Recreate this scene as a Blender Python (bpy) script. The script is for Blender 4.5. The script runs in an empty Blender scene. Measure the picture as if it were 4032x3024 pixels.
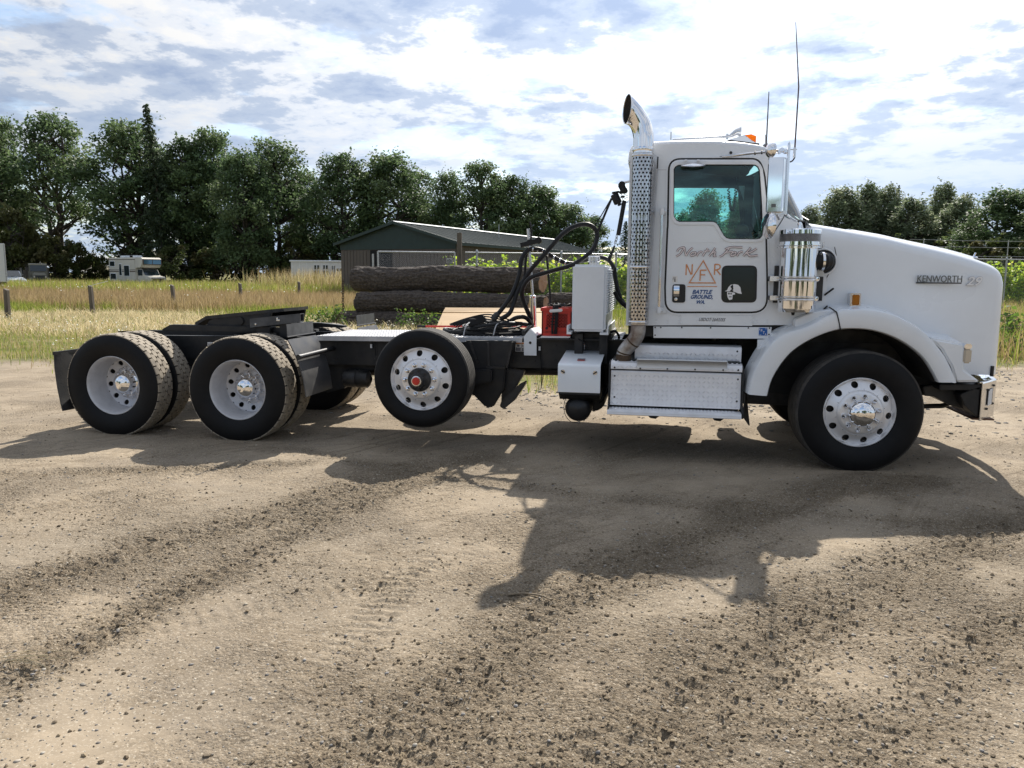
import bpy, bmesh, math, random
import numpy as np
from mathutils import Vector, Matrix

SC = bpy.context.scene
COL = SC.collection
R = math.radians
random.seed(7)

# ------------------------------------------------------------------ camera
F_PX = 3086.1                                     # focal length in pixels of a 4032 px wide frame
CAM = np.array([-1.7229, -6.9406, 1.6292])
FW = np.array([-0.178066, 0.974435, -0.136998])
RT = np.array([0.983500, 0.180758, 0.007363])
UP = np.array([-0.031938, 0.133426, 0.990544])
cam_data = bpy.data.cameras.new('camera')
cam_data.sensor_width = 36.0
cam_data.lens = F_PX / 4032 * 36.0
cam_data.clip_start = 0.05
cam_data.clip_end = 6000
cam = bpy.data.objects.new('camera', cam_data)
COL.objects.link(cam)
cam.matrix_world = Matrix(((RT[0], UP[0], -FW[0], CAM[0]), (RT[1], UP[1], -FW[1], CAM[1]),
                           (RT[2], UP[2], -FW[2], CAM[2]), (0, 0, 0, 1)))
SC.camera = cam

# ------------------------------------------------------------------ sun, sky, exposure
SUN_EL, SUN_AZ = 42.0, 8.5                       # azimuth: degrees from +Y towards +X
sun_dir = Vector((math.sin(R(SUN_AZ)) * math.cos(R(SUN_EL)), math.cos(R(SUN_AZ)) * math.cos(R(SUN_EL)), math.sin(R(SUN_EL))))
sl = bpy.data.lights.new('sun', 'SUN')
sl.energy = 5.0
sl.angle = R(0.6)
sl.color = (1.0, 0.94, 0.85)
sun = bpy.data.objects.new('sun', sl)
COL.objects.link(sun)
sun.rotation_euler = sun_dir.to_track_quat('Z', 'Y').to_euler()
sun.location = (0, 30, 40)

SC.view_settings.view_transform = 'Standard'
SC.view_settings.look = 'None'
SC.view_settings.gamma = 1.0
SC.view_settings.use_curve_mapping = False
SC.view_settings.exposure = 0.58

world = bpy.data.worlds.new('World')
SC.world = world
world.use_nodes = True


def build_sky():
    nt = world.node_tree
    nt.nodes.clear()
    N = nt.nodes.new
    L = nt.links.new

    def val(op, a, b=None, c=None, clamp=False):
        n = N('ShaderNodeMath'); n.operation = op; n.use_clamp = clamp
        for i, x in enumerate((a, b, c)):
            if x is None: continue
            if isinstance(x, (int, float)): n.inputs[i].default_value = x
            else: L(x, n.inputs[i])
        return n.outputs[0]

    def ramp(x, stops, interp='EASE'):
        n = N('ShaderNodeValToRGB'); n.color_ramp.interpolation = interp
        e = n.color_ramp.elements
        while len(e) < len(stops): e.new(0.5)
        for s, (p, c) in zip(e, stops):
            s.position = p; s.color = (*c, 1) if len(c) == 3 else c
        L(x, n.inputs[0])
        return n.outputs[0]

    out = N('ShaderNodeOutputWorld')
    sky = N('ShaderNodeTexSky')
    sky.sky_type = 'NISHITA'; sky.sun_disc = False
    sky.sun_elevation = R(SUN_EL); sky.sun_rotation = R(SUN_AZ)
    sky.air_density = 1.0; sky.dust_density = 1.0; sky.ozone_density = 1.6
    bg_sky = N('ShaderNodeBackground'); bg_sky.inputs[1].default_value = 0.115
    L(sky.outputs[0], bg_sky.inputs[0])

    tc = N('ShaderNodeTexCoord')
    sep = N('ShaderNodeSeparateXYZ'); L(tc.outputs['Generated'], sep.inputs[0])
    dx, dy, dz = sep.outputs
    zz = val('ADD', val('MAXIMUM', dz, 0.0), 0.16)
    comb = N('ShaderNodeCombineXYZ')
    L(val('DIVIDE', dx, zz), comb.inputs[0]); L(val('DIVIDE', dy, zz), comb.inputs[1])
    comb.inputs[2].default_value = 3.7

    def noise(scale, detail, rough, off=0.0, dist=0.0):
        mp = N('ShaderNodeMapping'); mp.inputs['Location'].default_value = (off, off * 1.7, off * 0.3)
        L(comb.outputs[0], mp.inputs[0])
        n = N('ShaderNodeTexNoise'); n.inputs['Scale'].default_value = scale
        n.inputs['Detail'].default_value = detail; n.inputs['Roughness'].default_value = rough
        n.inputs['Distortion'].default_value = dist
        L(mp.outputs[0], n.inputs['Vector'])
        return n.outputs[0]

    big = noise(0.60, 3.0, 0.5, 4.3)
    mid = noise(2.6, 8.0, 0.60, 1.2, 0.2)
    fine = noise(5.5, 6.0, 0.6, 9.1)
    dens = val('ADD', val('MULTIPLY', big, 0.55), val('ADD', val('MULTIPLY', mid, 0.6), val('MULTIPLY', fine, 0.16)))
    # mask of cloud against blue, and thickness (grey bellies)
    mask = ramp(dens, [(0.535, (0, 0, 0)), (0.655, (1, 1, 1))])
    thick = noise(2.7, 7.0, 0.58, 21.4, 0.15)
    thick2 = noise(8.5, 5.0, 0.62, 2.7, 0.1)
    th = val('ADD', val('MULTIPLY', thick, 0.66), val('MULTIPLY', thick2, 0.34))
    ccol = ramp(th, [(0.41, (1.0, 1.0, 1.0)), (0.47, (0.88, 0.92, 0.99)), (0.53, (0.55, 0.64, 0.80)), (0.63, (0.40, 0.50, 0.70))])
    # clouds are brighter towards the sun
    dot = N('ShaderNodeVectorMath'); dot.operation = 'DOT_PRODUCT'
    L(tc.outputs['Generated'], dot.inputs[0]); dot.inputs[1].default_value = sun_dir
    glow = val('POWER', val('MAXIMUM', dot.outputs['Value'], 0.0), 4.0)
    cstr = val('ADD', val('MULTIPLY', glow, 0.62), 0.49)
    low = N('ShaderNodeMapRange'); low.interpolation_type = 'SMOOTHSTEP'; low.inputs[1].default_value = 0.03; low.inputs[2].default_value = 0.24
    L(dz, low.inputs[0])
    far = N('ShaderNodeMix'); far.data_type = 'RGBA'; far.inputs[6].default_value = (0.60, 0.74, 0.96, 1)      # far cloud takes the colour of the air
    L(low.outputs[0], far.inputs[0]); L(ccol, far.inputs[7]); ccol = far.outputs[2]
    bg_c = N('ShaderNodeBackground')
    L(ccol, bg_c.inputs[0]); L(cstr, bg_c.inputs[1])
    mix = N('ShaderNodeMixShader')
    L(mask, mix.inputs[0]); L(bg_sky.outputs[0], mix.inputs[1]); L(bg_c.outputs[0], mix.inputs[2])
    L(mix.outputs[0], out.inputs[0])


build_sky()

# ------------------------------------------------------------------ pixel -> point, used for measuring the place
def _ray(u, v):
    return FW + RT * ((u - 2016) / F_PX) - UP * ((v - 1512) / F_PX)


def at(u, v, Y):
    """point where the sight line through photo pixel (u, v) meets the vertical plane y = Y"""
    d = _ray(u, v)
    p = CAM + d * ((Y - CAM[1]) / d[1])
    return Vector((float(p[0]), float(Y), float(p[2])))


def ground_at(u, v, z=0.0):
    d = _ray(u, v)
    p = CAM + d * ((z - CAM[2]) / d[2])
    return Vector((float(p[0]), float(p[1]), z))


class Zm:
    """coordinates read in an enlarged crop of the photo -> photo pixels -> a plane"""
    def __init__(self, ox, oy, s): self.ox, self.oy, self.s = ox, oy, s
    def px(self, x, y): return self.ox + x * self.s, self.oy + y * self.s
    def at(self, x, y, Y): return at(*self.px(x, y), Y)
    def xz(self, pts, Y): return [(p.x, p.z) for p in (self.at(x, y, Y) for x, y in pts)]


Z1 = Zm(2400, 300, 900 / 2133)        # cab top
Z2 = Zm(2400, 900, 800 / 2212)        # door
Z3 = Zm(2950, 600, 1082 / 2212)       # hood
Z4 = Zm(2900, 1150, 1132 / 2212)      # front wheel
Z5 = Zm(2100, 1000, 900 / 2133)       # tank
Z6 = Zm(1300, 850, 1000 / 2212)       # logs
Z7 = Zm(150, 1100, 1200 / 2212)       # rear wheels
Z8 = Zm(1100, 1150, 1100 / 2212)      # lift axle
ZS = Zm(2150, 1300, 850 / 2212)       # steps
ZH = Zm(2050, 650, 650 / 1540)        # hoses
ZR = Zm(2440, 380, 700 / 2212)        # roof
ZB = Zm(3500, 1250, 532 / 1961)       # bumper
ZF = Zm(0, 0, 4032 / 2212)            # whole frame

# ------------------------------------------------------------------ mesh helpers
def parent_to(o, par):
    if par is not None:
        o.parent = par
        if par.type == 'EMPTY' and par.parent is None:
            o.matrix_parent_inverse = Matrix.Translation(par.location).inverted() if par.get('_abs') else Matrix.Identity(4)


def link(name, me, m=None, parent=None):
    o = bpy.data.objects.new(name, me)
    COL.objects.link(o)
    if m is not None and me is not None:
        if not me.materials: me.materials.append(m)
    parent_to(o, parent)
    return o


def tag(o, label=None, cat=None, group=None, kind=None):
    if label: o['label'] = label
    if cat: o['category'] = cat
    if group: o['group'] = group
    if kind: o['kind'] = kind
    return o


def empty(name, loc=(0, 0, 0), absolute=False, parent=None):
    """absolute=True: children are given in world coordinates"""
    o = bpy.data.objects.new(name, None)
    o.empty_display_size = 0.2
    COL.objects.link(o)
    o.location = loc
    if absolute: o['_abs'] = 1
    o['_loc'] = tuple(loc)
    parent_to(o, parent)
    return o


def np_mesh(name, verts, faces, smooth=False, col=None, sharp=None):
    """fast mesh from arrays; faces is an (n,k) array or a list of such arrays; col is one RGB per vertex"""
    verts = np.asarray(verts, np.float32)
    fl = [np.asarray(f, np.int32) for f in (faces if isinstance(faces, list) else [faces])]
    fl = [f for f in fl if len(f)]
    me = bpy.data.meshes.new(name)
    me.vertices.add(len(verts)); me.vertices.foreach_set('co', verts.ravel())
    loops = np.concatenate([f.ravel() for f in fl])
    tot = np.concatenate([np.full(len(f), f.shape[1], np.int32) for f in fl])
    start = np.concatenate([[0], np.cumsum(tot)[:-1]]).astype(np.int32)
    me.loops.add(len(loops)); me.loops.foreach_set('vertex_index', loops)
    me.polygons.add(len(tot)); me.polygons.foreach_set('loop_start', start); me.polygons.foreach_set('loop_total', tot)
    me.polygons.foreach_set('use_smooth', np.full(len(tot), bool(smooth)))
    me.update(calc_edges=True)
    if col is not None:
        a = me.color_attributes.new('tint', 'FLOAT_COLOR', 'POINT')
        c = np.ones((len(verts), 4), np.float32); c[:, :3] = col
        a.data.foreach_set('color', c.ravel())
    if sharp: me.set_sharp_from_angle(angle=R(sharp))
    return me


class MB:
    """collects simple shapes and links them as ONE mesh object"""
    def __init__(self): self.v = []; self.f = []

    def add(self, verts, faces):
        b = len(self.v)
        self.v += [tuple(map(float, p)) for p in verts]
        self.f += [tuple(i + b for i in f) for f in faces]
        return self

    def box(self, x0, x1, y0, y1, z0, z1):
        x0, x1 = min(x0, x1), max(x0, x1); y0, y1 = min(y0, y1), max(y0, y1); z0, z1 = min(z0, z1), max(z0, z1)
        return self.add([(x0, y0, z0), (x1, y0, z0), (x1, y1, z0), (x0, y1, z0), (x0, y0, z1), (x1, y0, z1), (x1, y1, z1), (x0, y1, z1)],
                        [(0, 3, 2, 1), (4, 5, 6, 7), (0, 1, 5, 4), (1, 2, 6, 5), (2, 3, 7, 6), (3, 0, 4, 7)])

    def bar(self, a, b, w, h, up=(0, 0, 1)):
        a, b, up = Vector(a), Vector(b), Vector(up)
        d = (b - a).normalized()
        s = d.cross(up)
        if s.length < 1e-4: s = d.cross(Vector((1, 0, 0)))
        s.normalize(); u = s.cross(d).normalized()
        vs = [c + s * (sx * w / 2) + u * (sz * h / 2) for c in (a, b) for sx, sz in ((-1, -1), (1, -1), (1, 1), (-1, 1))]
        return self.add(vs, [(0, 1, 2, 3), (7, 6, 5, 4), (0, 4, 5, 1), (1, 5, 6, 2), (2, 6, 7, 3), (3, 7, 4, 0)])

    def prism(self, pts, y0, y1):
        """polygon in XZ pushed from y0 to y1"""
        n = len(pts)
        ar = sum(pts[i][0] * pts[(i + 1) % n][1] - pts[(i + 1) % n][0] * pts[i][1] for i in range(n))
        if ar < 0: pts = pts[::-1]
        vs = [(x, y0, z) for x, z in pts] + [(x, y1, z) for x, z in pts]
        fs = [tuple(range(n)), tuple(range(2 * n - 1, n - 1, -1))]
        fs += [(i, i + n, (i + 1) % n + n, (i + 1) % n) for i in range(n)]
        return self.add(vs, fs)

    def prism_z(self, pts, z0, z1):
        n = len(pts)
        ar = sum(pts[i][0] * pts[(i + 1) % n][1] - pts[(i + 1) % n][0] * pts[i][1] for i in range(n))
        if ar < 0: pts = pts[::-1]
        vs = [(x, y, z0) for x, y in pts] + [(x, y, z1) for x, y in pts]
        fs = [tuple(range(n - 1, -1, -1)), tuple(range(n, 2 * n))]
        fs += [(i, (i + 1) % n, (i + 1) % n + n, i + n) for i in range(n)]
        return self.add(vs, fs)

    def tube(self, pts, r, n=10, cap=True, close=False):
        pts = [Vector(p) for p in pts]
        m = len(pts)
        rs = r if isinstance(r, (list, tuple)) else [r] * m
        prev = None; rings = []
        for i, p in enumerate(pts):
            if close: t = pts[(i + 1) % m] - pts[i - 1]
            else: t = pts[min(i + 1, m - 1)] - pts[max(i - 1, 0)]
            t.normalize()
            if prev is None:
                a = Vector((0, 0, 1)) if abs(t.z) < 0.9 else Vector((1, 0, 0))
                u = t.cross(a).normalized()
            else:
                u = (prev - t * prev.dot(t))
                u = u.normalized() if u.length > 1e-6 else t.orthogonal().normalized()
            prev = u; w = t.cross(u)
            rings.append([p + (u * math.cos(2 * math.pi * k / n) + w * math.sin(2 * math.pi * k / n)) * rs[i] for k in range(n)])
        vs = [q for ring in rings for q in ring]; fs = []
        for i in range(m if close else m - 1):
            j = (i + 1) % m
            for k in range(n):
                fs.append((i * n + k, i * n + (k + 1) % n, j * n + (k + 1) % n, j * n + k))
        if cap and not close:
            fs.append(tuple(range(n - 1, -1, -1))); fs.append(tuple(range((m - 1) * n, m * n)))
        return self.add(vs, fs)

    def lathe(self, prof, c, axis='y', n=32, a0=0.0, a1=2 * math.pi):
        """prof: list of (radius, along axis) about centre c"""
        full = abs(a1 - a0) > 2 * math.pi - 1e-6
        cols = n if full else n + 1
        vs = []
        for r, h in prof:
            for k in range(cols):
                a = a0 + (a1 - a0) * k / n
                ca, sa = math.cos(a) * r, math.sin(a) * r
                vs.append({'y': (c[0] + ca, c[1] + h, c[2] + sa), 'z': (c[0] + ca, c[1] + sa, c[2] + h), 'x': (c[0] + h, c[1] + ca, c[2] + sa)}[axis])
        fs = []
        for i in range(len(prof) - 1):
            for k in range(n):
                k2 = (k + 1) % cols
                q = (i * cols + k, i * cols + k2, (i + 1) * cols + k2, (i + 1) * cols + k)
                fs.append(q if axis != 'y' else q[::-1])
        return self.add(vs, fs)

    def grid(self, rows):
        """surface through rows of points"""
        n, m = len(rows), len(rows[0])
        vs = [p for r in rows for p in r]
        return self.add(vs, [(i * m + j, i * m + j + 1, (i + 1) * m + j + 1, (i + 1) * m + j) for i in range(n - 1) for j in range(m - 1)])

    def mesh(self, name, bevel=0.0, seg=2, sharp=35, solid=0.0, smooth=True):
        bm = bmesh.new()
        vv = [bm.verts.new(p) for p in self.v]
        for f in self.f:
            try: bm.faces.new([vv[i] for i in f])
            except ValueError: pass
        bmesh.ops.remove_doubles(bm, verts=bm.verts, dist=1e-5)
        bmesh.ops.recalc_face_normals(bm, faces=bm.faces)
        if solid: bmesh.ops.solidify(bm, geom=bm.faces[:], thickness=solid)
        if bevel:
            ed = [e for e in bm.edges if len(e.link_faces) == 2 and e.calc_face_angle(0) > R(30)]
            bmesh.ops.bevel(bm, geom=ed, offset=bevel, segments=seg, affect='EDGES', clamp_overlap=True)
        me = bpy.data.meshes.new(name)
        bm.to_mesh(me); bm.free()
        if smooth:
            me.polygons.foreach_set('use_smooth', [True] * len(me.polygons))
            me.set_sharp_from_angle(angle=R(sharp))
        return me

    def build(self, name, m, parent=None, **k):
        return link(name, self.mesh(name, **k), m, parent)


def rpoly(pts, r, seg=6):
    """polygon with rounded corners; r one radius or one per corner"""
    n = len(pts); out = []
    for i in range(n):
        p = Vector(pts[i]); a = Vector(pts[i - 1]) - p; b = Vector(pts[(i + 1) % n]) - p
        ri = r[i] if isinstance(r, (list, tuple)) else r
        ri = min(ri, a.length * 0.48, b.length * 0.48)
        if ri < 1e-5: out.append(tuple(p)); continue
        p0, p1 = p + a.normalized() * ri, p + b.normalized() * ri
        for k in range(seg + 1):
            t = k / seg
            q = p0 * (1 - t) ** 2 + p * 2 * t * (1 - t) + p1 * t ** 2
            out.append((q.x, q.y))
    return out


def grow(pts, d):
    """offset a polygon outwards by d (inwards when negative)"""
    n = len(pts)
    ar = sum(pts[i][0] * pts[(i + 1) % n][1] - pts[(i + 1) % n][0] * pts[i][1] for i in range(n))
    s = 1 if ar > 0 else -1
    out = []
    for i in range(n):
        p0, p1, p2 = Vector(pts[i - 1]), Vector(pts[i]), Vector(pts[(i + 1) % n])
        e1, e2 = (p1 - p0), (p2 - p1)
        if e1.length < 1e-7 or e2.length < 1e-7: out.append(tuple(p1)); continue
        n1, n2 = Vector((e1.y, -e1.x)).normalized() * s, Vector((e2.y, -e2.x)).normalized() * s
        m = n1 + n2
        m = m / max(m.length_squared / 2, 0.3)
        q = p1 + m * d
        out.append((q.x, q.y))
    return out


def fill_mesh(name, loops, half, bevel=0.0):
    cu = bpy.data.curves.new(name, 'CURVE')
    cu.dimensions = '2D'; cu.fill_mode = 'BOTH'
    cu.extrude = max(half - bevel, 0.0); cu.bevel_depth = bevel; cu.bevel_resolution = 1; cu.offset = -bevel
    for lp in loops:
        sp = cu.splines.new('POLY'); sp.points.add(len(lp) - 1)
        sp.points.foreach_set('co', [c for x, z in lp for c in (x, z, 0, 1)])
        sp.use_cyclic_u = True
    ob = bpy.data.objects.new(name, cu)
    me = bpy.data.meshes.new_from_object(ob)
    bpy.data.objects.remove(ob); bpy.data.curves.remove(cu)
    return me


def plate_mesh(name, outer, holes, y0, y1, bevel=0.0):
    me = fill_mesh(name, [outer] + list(holes), abs(y1 - y0) / 2, bevel)
    n = len(me.vertices)
    co = np.empty(n * 3, np.float32); me.vertices.foreach_get('co', co); co = co.reshape(-1, 3)
    co = np.stack([co[:, 0], (y0 + y1) / 2 - co[:, 2], co[:, 1]], 1)
    me.vertices.foreach_set('co', co.ravel())
    me.polygons.foreach_set('use_smooth', [True] * len(me.polygons))
    me.set_sharp_from_angle(angle=R(40))
    me.update()
    return me


def plate(name, outer, holes, y0, y1, m, parent=None, bevel=0.0):
    """sheet standing in the XZ plane between y0 and y1, with holes"""
    me = plate_mesh(name, outer, holes, y0, y1, bevel)
    me.materials.clear()
    return link(name, me, m, parent)


def text_mesh(name, s, half=0.001, offset=0.0, bold=0.0):
    cu = bpy.data.curves.new(name, 'FONT')
    cu.body = s; cu.extrude = half; cu.offset = offset
    cu.align_x = 'LEFT'; cu.resolution_u = 3
    ob = bpy.data.objects.new(name, cu)
    me = bpy.data.meshes.new_from_object(ob)
    bpy.data.objects.remove(ob); bpy.data.curves.remove(cu)
    return me


def fit_text(name, s, x0, x1, z0, z1, Y, m, parent=None, shear=0.0, offset=0.0, half=0.002, tilt=0.0, box=None):
    """lettering standing in the XZ plane, filling the given rectangle; readable from -Y"""
    me = text_mesh(name, s, 0.001, offset)
    n = len(me.vertices)
    co = np.empty(n * 3, np.float32); me.vertices.foreach_get('co', co); co = co.reshape(-1, 3)
    lo, hi = (co.min(0), co.max(0)) if box is None else box
    x = (co[:, 0] - lo[0]) / (hi[0] - lo[0]); z = (co[:, 1] - lo[1]) / (hi[1] - lo[1]); y = co[:, 2]
    w = (x1 - x0) - shear * (z1 - z0)
    X = x0 + x * w + shear * (z1 - z0) * z
    Zc = z0 + z * (z1 - z0) + tilt * (X - x0)
    yy = Y - np.sign(y) * half
    me.vertices.foreach_set('co', np.stack([X, yy, Zc], 1).astype(np.float32).ravel())
    me.update(); me.materials.clear()
    o = link(name, me, m, parent)
    return o, (lo, hi)


def smooth_path(pts, per=6, closed=False):
    """Catmull-Rom through points"""
    P = [Vector(p) for p in pts]; n = len(P); out = []
    rng = range(n) if closed else range(n - 1)
    for i in rng:
        p0 = P[(i - 1) % n] if closed else P[max(i - 1, 0)]
        p1, p2 = P[i], P[(i + 1) % n]
        p3 = P[(i + 2) % n] if closed else P[min(i + 2, n - 1)]
        for k in range(per):
            t = k / per
            out.append(0.5 * ((2 * p1) + (p2 - p0) * t + (2 * p0 - 5 * p1 + 4 * p2 - p3) * t * t + (3 * p1 - p0 - 3 * p2 + p3) * t ** 3))
    if not closed: out.append(P[-1])
    return out


def copy_tree(o, parent=None):
    c = o.copy(); COL.objects.link(c)
    if parent is not None: c.parent = parent
    for ch in list(o.children): copy_tree(ch, c)
    return c

# ------------------------------------------------------------------ materials
def mat(name, col, rough=0.5, metal=0.0, spec=0.5, var=0.0, vscale=6.0, col2=None, bump=0.0, bscale=40.0, coat=0.0,
        detail=6.0, stretch=None, tint=False, trans=0.0, rvar=0.0, emit=None):
    m = bpy.data.materials.new(name); m.use_nodes = True
    nt = m.node_tree; N = nt.nodes.new; L = nt.links.new
    b = nt.nodes['Principled BSDF']
    b.inputs['Roughness'].default_value = rough; b.inputs['Metallic'].default_value = metal
    b.inputs['Specular IOR Level'].default_value = spec
    b.inputs['Coat Weight'].default_value = coat; b.inputs['Coat Roughness'].default_value = 0.06
    b.inputs['Base Color'].default_value = (*col, 1)
    tc = N('ShaderNodeTexCoord'); src = tc.outputs['Object']
    if stretch:
        mp = N('ShaderNodeMapping'); mp.inputs['Scale'].default_value = stretch
        L(src, mp.inputs[0]); src = mp.outputs[0]
    cout = None
    if tint:
        a = N('ShaderNodeAttribute'); a.attribute_name = 'tint'; cout = a.outputs['Color']
    if var or col2:
        n = N('ShaderNodeTexNoise'); n.inputs['Scale'].default_value = vscale; n.inputs['Detail'].default_value = detail
        n.inputs['Roughness'].default_value = 0.6
        L(src, n.inputs['Vector'])
        r = N('ShaderNodeValToRGB'); r.color_ramp.elements[0].position = 0.36; r.color_ramp.elements[1].position = 0.66
        L(n.outputs[0], r.inputs[0])
        mx = N('ShaderNodeMix'); mx.data_type = 'RGBA'
        c2 = col2 if col2 else tuple(c * (1 - var) for c in col)
        mx.inputs[6].default_value = (*col, 1); mx.inputs[7].default_value = (*c2, 1)
        if cout is not None:
            mx.blend_type = 'MULTIPLY'; mx.inputs[7].default_value = (1 - var,) * 3 + (1,)
            L(cout, mx.inputs[6])
        L(r.outputs[0], mx.inputs[0])
        cout = mx.outputs[2]
        if rvar:
            mr = N('ShaderNodeMapRange'); mr.inputs[3].default_value = rough; mr.inputs[4].default_value = min(1, rough + rvar)
            L(r.outputs[0], mr.inputs[0]); L(mr.outputs[0], b.inputs['Roughness'])
    if cout is not None: L(cout, b.inputs['Base Color'])
    if bump:
        n2 = N('ShaderNodeTexNoise'); n2.inputs['Scale'].default_value = bscale; n2.inputs['Detail'].default_value = 5
        L(src, n2.inputs['Vector'])
        bp = N('ShaderNodeBump'); bp.inputs['Strength'].default_value = min(bump, 1.0); bp.inputs['Distance'].default_value = 0.02
        L(n2.outputs[0], bp.inputs['Height']); L(bp.outputs[0], b.inputs['Normal'])
    if trans:
        tr = N('ShaderNodeBsdfTranslucent'); ms = N('ShaderNodeMixShader'); ms.inputs[0].default_value = trans
        if cout is not None: L(cout, tr.inputs[0])
        else: tr.inputs[0].default_value = (*col, 1)
        L(b.outputs[0], ms.inputs[1]); L(tr.outputs[0], ms.inputs[2])
        L(ms.outputs[0], nt.nodes['Material Output'].inputs[0])
    if emit:
        b.inputs['Emission Color'].default_value = (*col, 1); b.inputs['Emission Strength'].default_value = emit
    return m


def glass_mat(name, col, rough=0.0, refl=0.06):
    """thin window glass: tinted see-through plus a mirror-like share that grows at grazing angles"""
    m = bpy.data.materials.new(name); m.use_nodes = True
    nt = m.node_tree; nt.nodes.clear(); N = nt.nodes.new; L = nt.links.new
    o = N('ShaderNodeOutputMaterial'); t = N('ShaderNodeBsdfTransparent'); g = N('ShaderNodeBsdfGlossy')
    t.inputs[0].default_value = (*col, 1); g.inputs['Roughness'].default_value = rough
    fr = N('ShaderNodeFresnel'); fr.inputs[0].default_value = 1.5
    mx = N('ShaderNodeMixShader')
    L(fr.outputs[0], mx.inputs[0]); L(t.outputs[0], mx.inputs[1]); L(g.outputs[0], mx.inputs[2]); L(mx.outputs[0], o.inputs[0])
    return m


M = {}
M['white'] = mat('white_paint', (0.81, 0.845, 0.88), 0.26, coat=0.5, var=0.05, vscale=3.0, rvar=0.12)
M['white_trim'] = mat('white_coated_metal', (0.81, 0.84, 0.87), 0.35, var=0.06, vscale=5)
M['black'] = mat('black_chassis_paint', (0.012, 0.013, 0.015), 0.38, var=0.3, vscale=8, rvar=0.25)
M['dull_black'] = mat('dusty_black_plastic', (0.022, 0.023, 0.025), 0.62, col2=(0.05, 0.048, 0.045), vscale=7, bump=0.15, bscale=60)
M['steel_black'] = mat('worn_black_steel', (0.02, 0.021, 0.023), 0.34, col2=(0.055, 0.052, 0.05), vscale=14, metal=0.3, rvar=0.3)
M['grey_black'] = mat('worn_grey_steel', (0.085, 0.088, 0.092), 0.42, col2=(0.055, 0.056, 0.058), vscale=9, rvar=.2)
M['fender_black'] = mat('dusty_fender_plastic', (0.040, 0.042, 0.046), 0.42, col2=(0.07, 0.068, 0.066), vscale=6, rvar=.2)
M['rubber'] = mat('black_rubber', (0.010, 0.010, 0.011), 0.5, spec=.35, var=0.3, vscale=20)
M['tyre'] = mat('tyre_sidewall', (0.0055, 0.006, 0.007), 0.55, spec=0.22, col2=(0.0085, 0.0085, 0.0095), vscale=9, bump=0.06, bscale=90)
M['tread'] = mat('dusty_tread_rubber', (0.36, 0.31, 0.24), 0.9, col2=(0.22, 0.19, 0.15), vscale=14, bump=0.1, bscale=70)
M['chrome'] = mat('chrome', (0.88, 0.88, 0.89), 0.045, metal=1.0)
M['guard'] = mat('darkened_chrome', (0.58, 0.58, 0.59), 0.12, metal=1.0, var=0.2, vscale=9)  # chrome darkened to stand for the darker surroundings it mirrors
M['chrome_soft'] = mat('polished_steel', (0.74, 0.74, 0.75), 0.16, metal=1.0, var=0.12, vscale=12, rvar=0.12)
M['alloy'] = mat('polished_alloy', (0.86, 0.86, 0.875), 0.36, metal=0.55, var=0.06, vscale=10, rvar=0.1)
M['alloy_dull'] = mat('painted_white_rim', (0.64, 0.64, 0.66), 0.4, metal=0.2, var=0.14, vscale=14)
M['diamond'] = mat('bright_tread_plate', (0.88, 0.88, 0.90), 0.36, metal=0.3, var=0.08, vscale=9, rvar=0.15)
M['deck'] = mat('deck_tread_plate', (0.60, 0.60, 0.61), 0.42, metal=0.4, var=0.25, vscale=6, rvar=0.2)
M['galv'] = mat('galvanised_steel', (0.46, 0.47, 0.48), 0.45, metal=0.7, var=0.25, vscale=10)
M['gasket'] = mat('black_gasket', (0.008, 0.008, 0.009), 0.5)
M['interior'] = mat('dark_cab_trim', (0.035, 0.037, 0.042), 0.8, var=0.3, vscale=6)
M['pipe'] = mat('heat_stained_pipe', (0.52, 0.51, 0.50), 0.42, metal=0.55, col2=(0.16, 0.105, 0.075), vscale=7, rvar=0.2)
M['red'] = mat('red_plastic', (0.62, 0.035, 0.02), 0.42, var=0.2, vscale=9)
M['amber'] = mat('amber_lens', (0.55, 0.19, 0.012), 0.15, coat=0.6, trans=0.35)
M['amber_backlit'] = mat('backlit_amber_lens', (0.95, 0.42, 0.015), 0.15, coat=0.4, trans=0.7)  # backlight on the roof marker put into its lens colour
M['clear_lens'] = mat('clear_lens', (0.55, 0.48, 0.38), 0.12, coat=0.8)
M['blue_ink'] = mat('blue_lettering', (0.006, 0.07, 0.24), 0.45)
M['blue_sticker'] = mat('blue_sticker', (0.01, 0.11, 0.40), 0.4)
M['white_ink'] = mat('white_lettering', (0.82, 0.82, 0.82), 0.4)
M['pink_ink'] = mat('pale_lettering', (0.78, 0.70, 0.70), 0.4)
M['maroon_ink'] = mat('maroon_outline', (0.10, 0.035, 0.045), 0.5)
M['copper_ink'] = mat('copper_lettering', (0.60, 0.22, 0.075), 0.42, col2=(0.72, 0.36, 0.17), vscale=55)
M['grey_ink'] = mat('grey_lettering', (0.14, 0.14, 0.16), 0.5)
M['outline_ink'] = mat('grey_outline', (0.45, 0.45, 0.46), 0.4)
M['emblem'] = mat('pewter_emblem', (0.13, 0.14, 0.135), 0.35, metal=0.1)
M['paper'] = mat('label_paper', (0.75, 0.74, 0.72), 0.6)
M['orange_ink'] = mat('orange_print', (0.7, 0.25, 0.06), 0.5)
M['glass'] = glass_mat('tinted_glass', (0.68, 0.90, 0.87))
M['glass_dark'] = glass_mat('dark_glass', (0.22, 0.30, 0.28))

# ------------------------------------------------------------------ numeric noise
_rng = np.random.default_rng(11)
_perm = _rng.random((256, 256)).astype(np.float32)


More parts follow.
